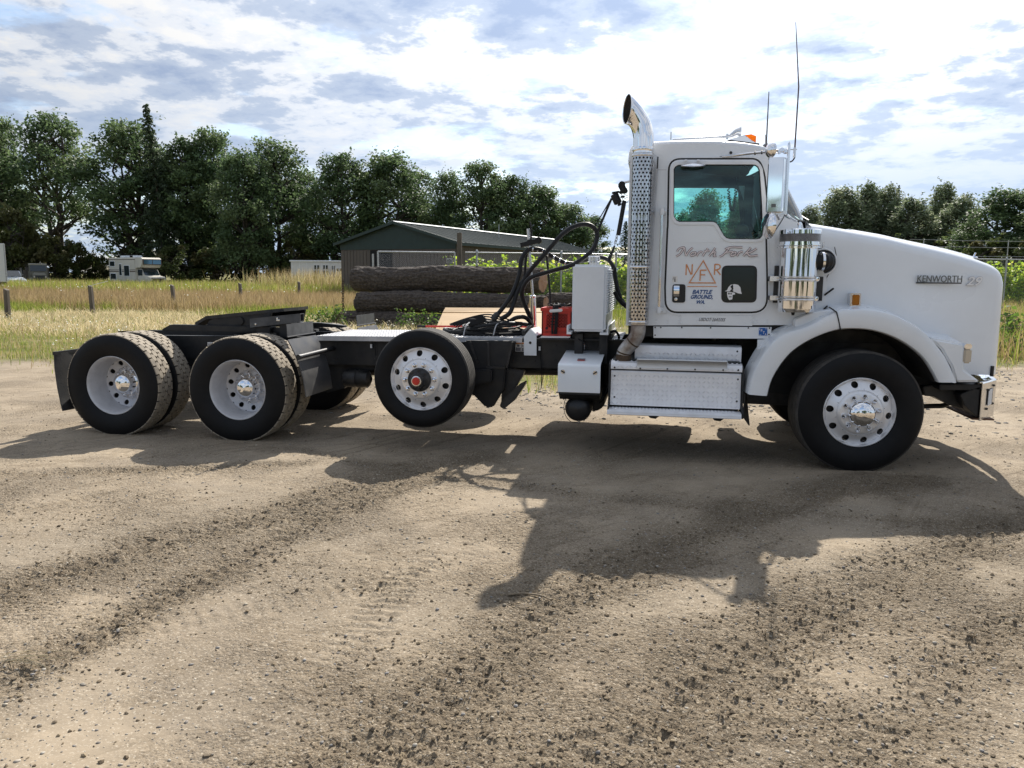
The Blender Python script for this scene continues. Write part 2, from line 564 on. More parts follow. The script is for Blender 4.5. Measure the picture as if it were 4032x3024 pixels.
def vnoise(x, y):
    xi, yi = np.floor(x).astype(int), np.floor(y).astype(int)
    fx, fy = x - xi, y - yi
    fx, fy = fx * fx * (3 - 2 * fx), fy * fy * (3 - 2 * fy)
    g = lambda a, b: _perm[a & 255, b & 255]
    return (g(xi, yi) * (1 - fx) + g(xi + 1, yi) * fx) * (1 - fy) + (g(xi, yi + 1) * (1 - fx) + g(xi + 1, yi + 1) * fx) * fy


def fbm(x, y, o=4, g=0.5):
    s, a, t = 0, 1.0, 0
    for k in range(o):
        s = s + a * vnoise(x + 17.3 * k, y + 5.1 * k); t += a; a *= g; x = x * 2.03; y = y * 2.03
    return s / t


def at_d(u, v, D):
    """point at depth D metres along the lens axis, photo pixel in 2212-px units"""
    s = 4032 / 2212
    p = CAM + _ray(u * s, v * s) * D
    return Vector([float(c) for c in p])


def seg_dist(x, y, pl):
    d = np.full(np.shape(x), 1e9); t_best = np.zeros(np.shape(x)); acc = 0
    for (ax, ay), (bx, by) in zip(pl[:-1], pl[1:]):
        ex, ey = bx - ax, by - ay; l = math.hypot(ex, ey)
        t = np.clip(((x - ax) * ex + (y - ay) * ey) / (l * l), 0, 1)
        q = np.hypot(x - ax - t * ex, y - ay - t * ey)
        t_best = np.where(q < d, acc + t * l, t_best); d = np.minimum(d, q); acc += l
    return d, t_best


# wheel tracks on the yard (ground metres): polyline, half width, strength of loose clods
TRACKS = [([(-5.6, -5.4), (-4.9, -3.6), (-4.55, -2.7), (-4.17, -2.1), (-3.76, -0.9), (-3.3, -0.2)], 0.17, 1.0),
          ([(-4.6, -5.6), (-4.24, -4.43), (-4.05, -3.2), (-3.9, -2.3), (-3.55, -1.1)], 0.12, 0.8),
          ([(-3.0, -5.6), (-2.55, -4.59), (-2.37, -3.95), (-2.18, -3.19), (-1.44, -1.94), (-0.4, -0.75), (0.4, -0.2)], 0.16, 0.9),
          ([(-2.2, -5.3), (-1.78, -4.49), (-1.21, -3.51), (-0.47, -2.54), (0.76, -1.29), (2.2, -0.2)], 0.20, 1.0),
          ([(-1.4, -5.2), (-0.9, -4.2), (-0.2, -3.2), (0.9, -2.1), (2.4, -0.9)], 0.14, 0.6),
          ([(-8.5, -2.2), (-6.6, -1.5), (-5.35, -1.02), (-4.7, -0.75)], 0.09, 0.55),
          ([(-0.2, -4.9), (0.4, -3.4), (1.3, -2.2), (2.6, -1.3)], 0.14, 0.7),
          ([(-5.0, -0.2), (-3.6, -0.9), (-1.8, -1.3), (0.2, -1.4), (2.4, -1.1)], 0.10, 0.45)]
# shallow tread prints without loose dirt
PRINTS = [([(-9, -0.9), (-6.5, -0.75), (-4.6, -0.5), (-2.6, -0.6)], .12), ([(-6.5, -3.4), (-5.6, -1.7), (-5.2, -.3), (-5.1, 1.5)], .13), ([(-3.3, -5.4), (-3.0, -3.7), (-3.1, -2.0), (-3.6, -0.4)], .13),
          ([(-7.5, -1.7), (-5.9, -1.3), (-4.2, -1.45), (-2.5, -2.1)], .12), ([(-1.2, -4.2), (-0.9, -2.9), (-0.2, -1.9), (1.2, -1.0)], .13), ([(-4.9, -4.6), (-4.1, -4.0), (-3.0, -3.0), (-2.4, -1.6), (-2.2, -.4)], .12),
          ([(-1.9, -2.6), (-.6, -2.2), (1.0, -2.3), (2.6, -2.7)], .12)]


def yard_edge(x):
    xs = [-60, -30, -14, -10, -6, -2.8, -0.3, 2.2, 5, 12, 40]
    ys = [3.0, 4.2, 5.6, 6.2, 5.2, 4.0, 4.2, 7.6, 9.6, 11.5, 14]
    return np.interp(x, xs, ys)


def clod_density(x, y):
    d = 0
    for pl, w, s in TRACKS:
        q, _ = seg_dist(x, y, pl)
        d = d + s * np.exp(-(q / (w * 1.5)) ** 2)
    patch = np.clip(2.6 * fbm(x * .75 + 13, y * 1.0 + 4, 4) - 1.25, 0, 1) * np.clip((-y - 1.0) / 2.5, 0, 1)
    return d * (0.25 + 1.3 * fbm(x * 1.7 + 3, y * 1.7, 3)) + patch * .6


def ground_height(x, y):
    near = np.exp(-((x + 2) / 14) ** 2) * np.exp(-((y + 1) / 9) ** 2)
    h = 0.030 * (fbm(x * 0.55, y * 0.55, 3) - 0.5) + 0.022 * (fbm(x * 2.3 + 9, y * 2.3, 4) - 0.5)
    cl = np.clip(clod_density(x, y), 0, 1)
    f1 = fbm(x * 19, y * 19, 3); f2 = vnoise(x * 34 + 7, y * 34)
    h = h + near * (0.0065 * (f1 - 0.5) + 0.0028 * f2 + cl * (0.020 * np.clip(f1 - .45, 0, 1) * 2 + 0.010 * (f2 > .55) * f2 - .004))
    for pl, w, s in TRACKS:
        q, t = seg_dist(x, y, pl)
        rut = np.exp(-(q / w) ** 2)
        h = h - 0.016 * s * rut + 0.010 * s * np.exp(-((q - w * 1.5) / (w * 0.5)) ** 2)
        h = h + 0.007 * rut * np.sin(t * 2 * math.pi / 0.085 + 3 * np.sin(q / w * 2.2))
    fade = np.clip(1.7 * fbm(x * .9 + 5, y * .9 + 2, 3) - .35, 0, 1)
    for pl, w in PRINTS:
        q, t = seg_dist(x, y, pl)
        k = np.clip((w - q) / .02, 0, 1) * fade
        h = h - .004 * k + .0055 * k * np.sign(np.sin(t * 2 * math.pi / 0.07 + 9 * q)) * np.clip(np.abs(np.sin(t * 2 * math.pi / 0.07 + 9 * q)) * 3, 0, 1) - .005 * np.exp(-((q - w * .45) / .012) ** 2) * fade
    return h


def build_ground():
    def axis(lo, hi, f0, f1, step, g):
        a = list(np.arange(f0, f1, step)); s = step; x = f1
        while x < hi: a.append(x); s *= g; x += s
        a.append(hi); s = step; x = f0 - step; b = []
        while x > lo: b.append(x); s *= g; x -= s
        b.append(lo)
        return np.array(b[::-1] + a)
    xs = axis(-1800, 1800, -6.6, 2.6, 0.0165, 1.075)
    ys = axis(-600, 2400, -5.2, 0.6, 0.0155, 1.07)
    X, Y = np.meshgrid(xs, ys)
    H = ground_height(X, Y)
    far = np.clip((np.hypot(X + 2, Y) - 60) / 60, 0, 1)
    H = H * (1 - far)
    n, m = X.shape
    idx = np.arange(n * m).reshape(n, m)
    F = np.stack([idx[:-1, :-1], idx[:-1, 1:], idx[1:, 1:], idx[1:, :-1]], -1).reshape(-1, 4)
    edge = yard_edge(X) + 1.4 * (fbm(X * 0.8, Y * 0.8, 3) - 0.5)
    grass = np.clip((Y - edge) / 0.9 + 0.5, 0, 1)
    clod = np.clip(clod_density(X, Y), 0, 1)
    col = np.stack([grass, clod, fbm(X * 0.42 + 40, Y * 0.75, 4)], -1).reshape(-1, 3)
    me = np_mesh('ground', np.stack([X, Y, H], -1).reshape(-1, 3), F, smooth=True, col=col)
    m_ = bpy.data.materials.new('yard_dirt'); m_.use_nodes = True
    nt = m_.node_tree; N = nt.nodes.new; L = nt.links.new; b = nt.nodes['Principled BSDF']
    b.inputs['Roughness'].default_value = 0.95; b.inputs['Specular IOR Level'].default_value = 0.15
    tc = N('ShaderNodeTexCoord'); at_ = N('ShaderNodeAttribute'); at_.attribute_name = 'tint'
    sp = N('ShaderNodeSeparateColor'); L(at_.outputs['Color'], sp.inputs[0])

    def noise(sc, det, ro=0.6):
        x = N('ShaderNodeTexNoise'); x.inputs['Scale'].default_value = sc; x.inputs['Detail'].default_value = det
        x.inputs['Roughness'].default_value = ro; L(tc.outputs['Object'], x.inputs['Vector']); return x.outputs[0]

    def ramp(x, a, b_):
        r = N('ShaderNodeMapRange'); r.inputs[1].default_value = a; r.inputs[2].default_value = b_; L(x, r.inputs[0]); return r.outputs[0]

    def mixc(f, c1, c2, blend='MIX'):
        x = N('ShaderNodeMix'); x.data_type = 'RGBA'; x.blend_type = blend
        for i, c in ((6, c1), (7, c2)):
            if isinstance(c, tuple): x.inputs[i].default_value = (*c, 1)
            else: L(c, x.inputs[i])
        if isinstance(f, float): x.inputs[0].default_value = f
        else: L(f, x.inputs[0])
        return x.outputs[2]
    def mul(a, b_):
        x = N('ShaderNodeMath'); x.operation = 'MULTIPLY'; x.use_clamp = True; L(a, x.inputs[0])
        if isinstance(b_, float): x.inputs[1].default_value = b_
        else: L(b_, x.inputs[1])
        return x.outputs[0]

    def add(a, b_):
        x = N('ShaderNodeMath'); x.operation = 'ADD'; x.use_clamp = True; L(a, x.inputs[0]); L(b_, x.inputs[1]); return x.outputs[0]
    c = mixc(ramp(noise(0.75, 6, .65), 0.46, 0.62), (0.325, 0.265, 0.192), (0.235, 0.194, 0.145))
    c = mixc(ramp(noise(3.3, 8, 0.7), 0.50, 0.70), c, (0.235, 0.188, 0.132))
    c = mixc(ramp(sp.outputs[2], 0.54, 0.68), c, (0.25, 0.208, 0.155))
    # faint drag lines of many wheels, in two sweeps
    for rot, k, off in ((R(66), .8, 0), (R(46), .75, 7), (R(12), .5, 3)):
        mp = N('ShaderNodeMapping'); mp.vector_type = 'TEXTURE'; mp.inputs['Rotation'].default_value = (0, 0, rot); mp.inputs['Scale'].default_value = (3.2, .085, 1); mp.inputs['Location'].default_value = (off, off, 0)
        L(tc.outputs['Object'], mp.inputs[0])
        x = N('ShaderNodeTexNoise'); x.inputs['Scale'].default_value = 1.0; x.inputs['Detail'].default_value = 5; x.inputs['Roughness'].default_value = .65; x.inputs['Distortion'].default_value = .15; L(mp.outputs[0], x.inputs['Vector'])
        c = mixc(mul(mul(ramp(x.outputs[0], .52, .66), ramp(noise(.55 + .1 * off, 3), .40, .58)), k), c, (0.175, 0.138, 0.094))
    c = mixc(mul(sp.outputs[1], 0.55), c, (0.20, 0.16, 0.11))
    # crumbs: dark specks at three sizes, thick where the yard is worn and thin where it is packed smooth
    rough_zone = add(mul(ramp(noise(1.15, 5, .6), 0.40, 0.60), 0.75), sp.outputs[1])
    for sc, lo_, hi_, k in ((26, .55, .62, .65), (58, .53, .60, .8), (120, .52, .60, .8)):
        c = mixc(mul(mul(ramp(noise(sc, 3, .6), lo_, hi_), rough_zone), k), c, (0.145, 0.112, 0.076))
    c = mixc(mul(ramp(noise(88, 3, .6), 0.58, 0.64), 0.8), c, (0.43, 0.375, 0.295))
    soil = mixc(ramp(noise(1.3, 6), 0.4, 0.6), (0.20, 0.17, 0.075), (0.11, 0.12, 0.035))
    c = mixc(sp.outputs[0], c, soil)
    L(c, b.inputs['Base Color'])
    def crumbs(scale):
        v = N('ShaderNodeTexVoronoi'); v.inputs['Scale'].default_value = scale; L(tc.outputs['Object'], v.inputs['Vector']); return v.outputs['Distance']
    h0 = N('ShaderNodeMath'); h0.operation = 'MULTIPLY_ADD'; h0.inputs[1].default_value = -0.8; L(crumbs(42), h0.inputs[0]); L(noise(55, 7, 0.75), h0.inputs[2])
    h1 = N('ShaderNodeMath'); h1.operation = 'MULTIPLY_ADD'; h1.inputs[1].default_value = -0.4; L(crumbs(105), h1.inputs[0]); L(h0.outputs[0], h1.inputs[2])
    bp = N('ShaderNodeBump'); L(add(mul(rough_zone, .6), mul(ramp(noise(2.1, 3), .3, .7), .35)), bp.inputs['Strength']); bp.inputs['Distance'].default_value = 0.028
    L(h1.outputs[0], bp.inputs['Height']); L(bp.outputs[0], b.inputs['Normal'])
    tag(link('ground', me, m_), kind='structure')


build_ground()

# ------------------------------------------------------------------ loose stones and clods
_ico = bmesh.new(); bmesh.ops.create_icosphere(_ico, subdivisions=1, radius=1.0)
ICO_V = np.array([v.co[:] for v in _ico.verts]); ICO_F = np.array([[v.index for v in f.verts] for f in _ico.faces])
_ico.free()


def stones(name, n, sample, size, cols, flat, smooth, m, seed):
    g = np.random.default_rng(seed)
    P = sample(g, n); n = len(P)
    r = size(g, n, P)
    nv = len(ICO_V)
    A = g.random(n) * 2 * math.pi; ca, sa = np.cos(A), np.sin(A)
    sx, sy, sz = 1 + g.random(n) * 0.5, 0.75 + g.random(n) * 0.35, flat[0] + g.random(n) * (flat[1] - flat[0])
    V = ICO_V[None] * (1 + (g.random((n, nv)) - 0.5)[..., None] * (0.22 if smooth else 0.75))
    V = V * np.stack([sx, sy, sz], -1)[:, None]
    x = V[..., 0] * ca[:, None] - V[..., 1] * sa[:, None]; y = V[..., 0] * sa[:, None] + V[..., 1] * ca[:, None]
    V = np.stack([x, y, V[..., 2]], -1) * r[:, None, None]
    V[..., 0] += P[:, 0, None]; V[..., 1] += P[:, 1, None]
    V[..., 2] += (ground_height(P[:, 0], P[:, 1]) + r * sz * 0.25)[:, None]
    F = (ICO_F[None] + (np.arange(n) * nv)[:, None, None]).reshape(-1, 3)
    C = np.array(cols)[g.integers(0, len(cols), n)] * (0.75 + 0.5 * g.random((n, 1)))
    me = np_mesh(name, V.reshape(-1, 3), F, smooth=smooth, col=np.repeat(C, nv, 0))
    return tag(link(name, me, m), kind='stuff')


M['stone'] = mat('yard_stone', (0.3, 0.27, 0.23), 0.95, spec=.08, tint=True, var=0.35, vscale=60)
M['clod'] = mat('dirt_clod', (0.2, 0.16, 0.11), 1.0, spec=.02, tint=True, var=0.3, vscale=90)


def view_sample(g, n, far=0.6):
    """points on the yard, thinning with distance from where one stands"""
    Y = -5.4 + 7.6 * g.random(n) ** 1.7
    X = -1.7 + (g.random(n) - 0.5) * 2 * (1.4 + 0.74 * (Y + 6.94)) - 0.14 * (Y + 6.94)
    return np.stack([X, Y], -1)


def peb_sample(g, n):
    P = view_sample(g, n)
    keep = g.random(n) < 0.25 + 0.9 * np.clip(fbm(P[:, 0] * 0.9 + 30, P[:, 1] * 0.9, 3) * 1.6 - 0.55, 0, 1) + 0.45 * np.clip((P[:, 0] + 2) / 2, 0, 1)
    return P[keep]


def clod_sample(g, n):
    P = view_sample(g, n)
    return P[g.random(n) < np.clip(clod_density(P[:, 0], P[:, 1]), 0, 1) * 0.95 + 0.05]


stones('gravel', 30000, peb_sample, lambda g, n, P: 0.0028 + 0.0075 * g.random(n) ** 6, [(.34, .30, .25), (.40, .37, .32), (.30, .285, .27), (.44, .39, .31), (.25, .225, .20)], (0.4, 0.7), True, M['stone'], 3)
stones('dirt_clods', 120000, clod_sample, lambda g, n, P: 0.0026 + 0.0075 * g.random(n) ** 5, [(.24, .19, .13), (.19, .15, .105), (.29, .235, .16), (.16, .13, .095)], (0.5, 0.9), False, M['clod'], 5)


def far_gravel(g, n):
    Y = 1.5 + 7 * g.random(n); X = -9 + 16 * g.random(n)
    keep = (Y < yard_edge(X) + 0.6) & (g.random(n) < 0.4 + (np.abs(Y - yard_edge(X)) < 1.4))
    return np.stack([X, Y], -1)[keep]


stones('yard_edge_gravel', 9000, far_gravel, lambda g, n, P: 0.008 + 0.02 * g.random(n) ** 2.5, [(.33, .31, .28), (.27, .26, .25), (.38, .34, .28)], (0.4, 0.7), True, M['stone'], 8)

# the larger pebbles, one object each
peb = []
for k in range(5):
    g = np.random.default_rng(60 + k)
    bm = bmesh.new(); bmesh.ops.create_icosphere(bm, subdivisions=2, radius=1.0)
    off = g.normal(size=(6, 3)); off /= np.linalg.norm(off, axis=1)[:, None]
    for v in bm.verts:
        d = v.co.normalized()
        s = 1 + sum(0.10 * math.tanh(3 * (d.dot(Vector(o)) - 0.4)) for o in off)
        v.co = Vector((d.x * 1.25 * s, d.y * 0.9 * s, d.z * 0.62 * s))
    me = bpy.data.meshes.new('stone'); bm.to_mesh(me); bm.free()
    me.polygons.foreach_set('use_smooth', [True] * len(me.polygons))
    me.materials.append(mat('pebble_rock', [(.31, .28, .235), (.24, .235, .225), (.37, .33, .265), (.20, .18, .155), (.33, .30, .27)][k], 0.95, spec=.1, var=0.3, vscale=3, bump=0.2, bscale=14))
    peb.append(me)
g = np.random.default_rng(21)
PX = [(899, 640, 11), (683, 905, 14), (628, 1170, 18), (918, 1510, 17), (1300, 1440, 16), (1180, 870, 11), (690, 685, 9), (790, 1124, 12), (566, 1155, 13),
      (670, 1190, 14), (1700, 1022, 14), (1990, 678, 13), (1935, 594, 12), (1150, 1260, 12), (415, 1372, 13), (1500, 1502, 16), (1245, 1380, 12), (36, 1350, 16), (1850, 1015, 10), (2190, 1180, 18)]
PX2 = [(316, 843, 15), (966, 946, 15), (1675, 996, 16), (1745, 1000, 14), (458, 1138, 16), (2153, 1020, 16), (1528, 882, 12), (895, 738, 12), (1078, 1308, 18), (1045, 1285, 15),
       (1440, 1535, 28), (1735, 1310, 18), (1830, 1322, 20), (95, 1175, 17), (673, 1310, 15), (725, 1330, 14), (650, 1298, 14), (498, 1390, 17), (1140, 1443, 20), (1185, 1442, 17),
       (1790, 775, 9), (2070, 1022, 12), (1190, 1105, 12), (700, 1115, 11), (1500, 1390, 20), (1060, 936, 11), (570, 772, 9), (1330, 1060, 11), (458, 1470, 16), (725, 1535, 17), (285, 1400, 13), (1700, 1130, 10), (1265, 1072, 9), (880, 920, 10), (604, 1075, 10)]
k = 0
for ox, lst in ((0, PX), (2016, PX2)):
    for x, y, w in lst:
        s = 2016 / 2212
        p = ground_at(ox + x * s, 1600 + y * s)
        d = float(np.dot(np.array(p) - CAM, FW))
        r = w * s * d / F_PX / 2 * 0.95
        o = link('stone', peb[k % 5]); o.location = (p.x, p.y, float(ground_height(np.array(p.x), np.array(p.y))) + r * 0.3)
        o.scale = (r, r, r); o.rotation_euler = (g.normal() * 0.2, g.normal() * 0.2, g.random() * 6.28)
        tag(o, 'loose rounded pebble lying on the open dirt yard in front of the truck', 'stone', 'loose pebbles scattered over the dirt yard'); k += 1

# a thin stick and straw on the yard
def ground_stick(name, pts, r, label, m):
    P = []
    for x, y in pts:
        p = ground_at(2016 * (x >= 0) * 0 + x, y)
        P.append((p.x, p.y, float(ground_height(np.array(p.x), np.array(p.y))) + r * 1.4))
    mb = MB(); mb.tube(smooth_path(P, 4), [r * (1 - 0.5 * i / (len(smooth_path(P, 4)) - 1)) for i in range(len(smooth_path(P, 4)))], 6)
    o = mb.build(name, m); tag(o, label, 'stick')


M['twig'] = mat('dry_twig', (0.23, 0.18, 0.12), 0.8, var=0.4, vscale=40)
M['straw'] = mat('dry_straw', (0.62, 0.51, 0.31), 0.8, var=0.3, vscale=40)
ground_stick('stick', [(1998, 2352), (2040, 2347), (2100, 2346), (2140, 2350), (2166, 2366)], 0.006, 'thin bent dry stick on the dirt below the shadow of the exhaust tip', M['twig'])
ground_stick('stick', [(570, 2118), (600, 2122), (622, 2124)], 0.005, 'short dry twig on pale dirt in the open yard left of the shadows', M['twig'])


def straw_bunch(name, u, v, n, L_, label, seed):
    g = np.random.default_rng(seed); mb = MB(); c = ground_at(u, v)
    for i in range(n):
        a = 0.35 + g.normal() * 0.22; o = Vector((c.x + g.normal() * L_ * 0.25, c.y + g.normal() * L_ * 0.18, 0.014 + 0.01 * g.random()))
        d = Vector((math.cos(a), math.sin(a), g.normal() * 0.03)) * L_ * (0.3 + 0.4 * g.random())
        mb.tube([o - d, o + Vector((0, 0, 0.006)), o + d], 0.0018, 4)
    tag(mb.build(name, M['straw']), label, None, kind='stuff')


straw_bunch('straw_tuft', 118, 2612, 9, 0.17, 'larger spread of loose straw at the edge of the yard', 3)

# ------------------------------------------------------------------ grass
def blades(P, h, w, lean, C, g, tip=None):
    n = len(P); a = g.random(n) * 2 * math.pi; b = g.random(n) * 2 * math.pi
    wx, wy = np.cos(a) * w / 2, np.sin(a) * w / 2
    lx, ly = np.cos(b) * h * lean, np.sin(b) * h * lean
    up = np.sqrt(np.maximum(1 - lean ** 2, 0.02)) * h
    z0 = P[:, 2]
    V = np.empty((n, 5, 3))
    V[:, 0] = np.stack([P[:, 0] - wx, P[:, 1] - wy, z0 - 0.02], -1); V[:, 1] = np.stack([P[:, 0] + wx, P[:, 1] + wy, z0 - 0.02], -1)
    mx, my, mz = P[:, 0] + lx * 0.35, P[:, 1] + ly * 0.35, z0 + up * 0.6
    V[:, 2] = np.stack([mx + wx * 0.8, my + wy * 0.8, mz], -1); V[:, 3] = np.stack([mx - wx * 0.8, my - wy * 0.8, mz], -1)
    V[:, 4] = np.stack([P[:, 0] + lx, P[:, 1] + ly, z0 + up], -1)
    o = (np.arange(n) * 5)[:, None]
    F = np.concatenate([o + [0, 1, 2], o + [0, 2, 3], o + [3, 2, 4]])
    CC = np.repeat(C[:, None], 5, 1)
    if tip is not None: CC[:, 4] = tip; CC[:, 2:4] = 0.5 * CC[:, 2:4] + 0.5 * tip[:, None]
    return V.reshape(-1, 3), F, CC.reshape(-1, 3)


M['grass'] = mat('meadow_grass', (0.3, 0.3, 0.1), 0.8, spec=0.15, tint=True, trans=0.45)


def pick(g, n, pal, jit=0.3):
    pal = np.array(pal)
    return pal[g.integers(0, len(pal), n)] * (1 - jit / 2 + jit * g.random((n, 1)))


def grass_object(name, n, area, hf, w, lean, pal, seed, keep=None, tipcol=None, label=None, zf=None):
    g = np.random.default_rng(seed)
    P = area(g, n)
    if keep is not None: P = P[keep(g, P)]
    n = len(P)
    P = np.concatenate([P, np.zeros((n, 1))], 1)
    h = hf(g, P); ww = w(g, P) if callable(w) else w * (0.6 + 0.8 * g.random(n))
    le = np.clip(lean + 0.25 * g.normal(size=n), 0.02, 0.97)
    V, F, C = blades(P, h, ww, le, pick(g, n, pal), g, None if tipcol is None else pick(g, n, tipcol))
    o = tag(link(name, np_mesh(name, V, F, col=C), M['grass']), label, kind='stuff')
    return o


TAN = [(.42, .32, .16), (.36, .27, .13), (.48, .39, .21), (.30, .25, .10)]
GRN = [(.16, .21, .035), (.21, .26, .045), (.12, .17, .03), (.27, .29, .06)]
YGR = [(.27, .33, .055), (.33, .36, .075), (.22, .28, .045), (.38, .36, .12)]
BRN = [(.36, .26, .145), (.30, .21, .11), (.42, .32, .19), (.27, .21, .09)]
HAY0 = [(.52, .43, .24)]
HAY = [(.64, .54, .33), (.55, .45, .26), (.70, .60, .38)]


def rect(x0, x1, y0, y1, pw=1.0):
    def f(g, n):
        Y = y0 + (y1 - y0) * g.random(n) ** pw
        # follow the field of view, with a margin at each side
        dd = Y + 6.94
        lo = np.maximum(x0, -1.72 - 0.98 * dd - 3); hi = np.minimum(x1, -1.72 + 0.60 * dd + 3)
        return np.stack([lo + (hi - lo) * g.random(n), Y], -1)
    return f


past_edge = lambda m=0.0, k=2.4: (lambda g, P: P[:, 1] > yard_edge(P[:, 0]) + m + k * (fbm(P[:, 0] * .8, P[:, 1] * .8, 3) - .5 + 0.35 * g.normal(size=len(P))))
grass_object('roadside_grass', 42000, rect(-20, 12, 3.4, 13), lambda g, P: 0.03 + 0.13 * g.random(len(P)) ** 1.8 + 0.07 * fbm(P[:, 0], P[:, 1], 2), 0.010, 0.5, TAN + HAY0 + HAY0 + YGR + GRN + YGR, 31, past_edge())
grass_object('mown_hay', 38000, rect(-40, -3, 10.5, 21.5), lambda g, P: 0.15 + 0.3 * g.random(len(P)), 0.018, 0.93, HAY, 32, lambda g, P: g.random(len(P)) < np.clip(2.2 * fbm(P[:, 0] * .25, P[:, 1] * .9, 3) - .35, 0.1, 1))
grass_object('field_grass', 13000, rect(-40, 14, 11, 24), lambda g, P: 0.05 + 0.20 * g.random(len(P)), 0.014, 0.5, GRN + TAN + TAN + HAY0, 33, lambda g, P: ~((P[:, 0] > -13.5) & (P[:, 0] < -2) & (P[:, 1] < 18)))
grass_object('green_verge', 14000, rect(-40, -6, 20, 24.5), lambda g, P: 0.25 + 0.30 * g.random(len(P)), 0.018, 0.35, GRN + YGR, 34, lambda g, P: fbm(P[:, 0] * .35, P[:, 1] * .5, 3) > 0.47)
grass_object('seeding_grass', 46000, rect(-60, -4, 23, 42), lambda g, P: 0.45 + 0.40 * g.random(len(P)), 0.021, 0.33, BRN + TAN, 35, tipcol=BRN)
grass_object('tall_meadow', 42000, rect(-90, -5, 40, 62), lambda g, P: 0.65 + 0.55 * g.random(len(P)) + 0.35 * (fbm(P[:, 0] * .3, P[:, 1] * .3, 3) - .5), 0.035, 0.3, YGR + YGR + TAN, 36)
grass_object('tall_reeds', 5000, lambda g, n: np.stack([-31 + 12.5 * g.random(n) + 1.5 * g.normal(size=n), 47 + 8 * g.random(n)], -1), lambda g, P: 1.4 + 0.9 * g.random(len(P)), 0.035, 0.24, YGR + TAN, 37, tipcol=HAY + BRN)
grass_object('far_pasture', 16000, rect(-160, 60, 60, 95), lambda g, P: 0.4 + 0.5 * g.random(len(P)), 0.06, 0.3, YGR + TAN, 38)
grass_object('verge_grass', 32000, rect(1.5, 34, 9.5, 34), lambda g, P: 0.2 + 0.75 * g.random(len(P)) ** 1.3, 0.017, 0.35, TAN + YGR + BRN, 39, past_edge(0.8))
grass_object('weed_patch', 9000, rect(-14, 1, 12, 28), lambda g, P: 0.2 + 0.5 * g.random(len(P)), 0.02, 0.4, YGR + GRN, 40, lambda g, P: ~((P[:, 0] > -13.5) & (P[:, 0] < -2) & (P[:, 1] < 18)))

grass_object('edge_weeds', 9000, rect(-24, 12, 3.4, 16), lambda g, P: 0.12 + 0.36 * g.random(len(P)) ** 1.4, 0.013, 0.35, GRN + YGR + TAN + BRN, 41, lambda g, P: (P[:, 1] > yard_edge(P[:, 0]) - .5 + 1.6 * g.normal(size=len(P)) * .5) & (fbm(P[:, 0] * 1.1 + 11, P[:, 1] * 1.1, 3) > .55))


def daisies(name, n, area, seed, h, m, r0=0.016):
    g = np.random.default_rng(seed); P = area(g, n)
    P = P[(P[:, 1] > yard_edge(P[:, 0]) + 0.4) & (fbm(P[:, 0] * .45 + 7, P[:, 1] * .45, 3) > 0.50)]; n = len(P)
    hh = h * (0.6 + 0.8 * g.random(n)); rr = r0 * (0.7 + 0.6 * g.random(n)); k = 6
    A = np.arange(k) * 2 * math.pi / k
    V = np.empty((n, k, 3)); tx, ty = g.normal(size=n) * 0.4, -0.35 + g.normal(size=n) * 0.4
    V[..., 0] = P[:, 0, None] + rr[:, None] * np.cos(A); V[..., 1] = P[:, 1, None] + rr[:, None] * np.sin(A)
    V[..., 2] = hh[:, None] + rr[:, None] * (np.cos(A) * tx[:, None] + np.sin(A) * ty[:, None])
    tag(link(name, np_mesh(name, V.reshape(-1, 3), np.arange(n * k).reshape(n, k)), m), kind='stuff')


M['petal'] = mat('white_petals', (0.8, 0.8, 0.76), 0.7, trans=0.4)
daisies('daisies', 2400, rect(-26, 10, 5, 15), 51, 0.26, M['petal'])
daisies('field_daisies', 600, rect(-50, -6, 24, 44), 52, 0.8, M['petal'], 0.022)

# ------------------------------------------------------------------ trees and shrubs
M['bark'] = mat('tree_bark', (0.075, 0.062, 0.05), 0.9, var=0.4, vscale=4, bump=0.3, bscale=9)
M['leaf'] = mat('tree_leaf', (0.06, 0.09, 0.03), 0.55, spec=0.35, tint=True, trans=0.42)
M['leaf_bright'] = mat('vine_leaf', (0.3, 0.45, 0.03), 0.5, spec=0.3, tint=True, trans=0.55)


def leaf_quads(P, s, g, up=0.5, long=1.5):
    """small folded diamond leaves at P"""
    n = len(P)
    nrm = g.normal(size=(n, 3)); nrm[:, 2] = np.abs(nrm[:, 2]) + up; nrm /= np.linalg.norm(nrm, axis=1)[:, None]
    t = g.normal(size=(n, 3)); t -= nrm * (t * nrm).sum(1)[:, None]; t /= np.linalg.norm(t, axis=1)[:, None]
    b = np.cross(nrm, t); s = s[:, None]
    V = np.empty((n, 4, 3))
    V[:, 0] = P - t * s * long / 2; V[:, 2] = P + t * s * long / 2
    V[:, 1] = P + b * s / 2 + nrm * s * 0.12; V[:, 3] = P - b * s / 2 + nrm * s * 0.12
    return V.reshape(-1, 3), (np.arange(n * 4).reshape(n, 4))


def limb(mb, a, b, r0, r1, g, bend=0.12, n=5, sides=6):
    a, b = Vector(a), Vector(b); L_ = (b - a).length
    off = Vector(g.normal(size=3)) * L_ * bend; off.z = -abs(off.z) * 0.4
    pts = [a.lerp(b, t) + off * math.sin(math.pi * t) for t in np.linspace(0, 1, n)]
    mb.tube(pts, [r0 + (r1 - r0) * t for t in np.linspace(0, 1, n)], sides, cap=False)
    return pts


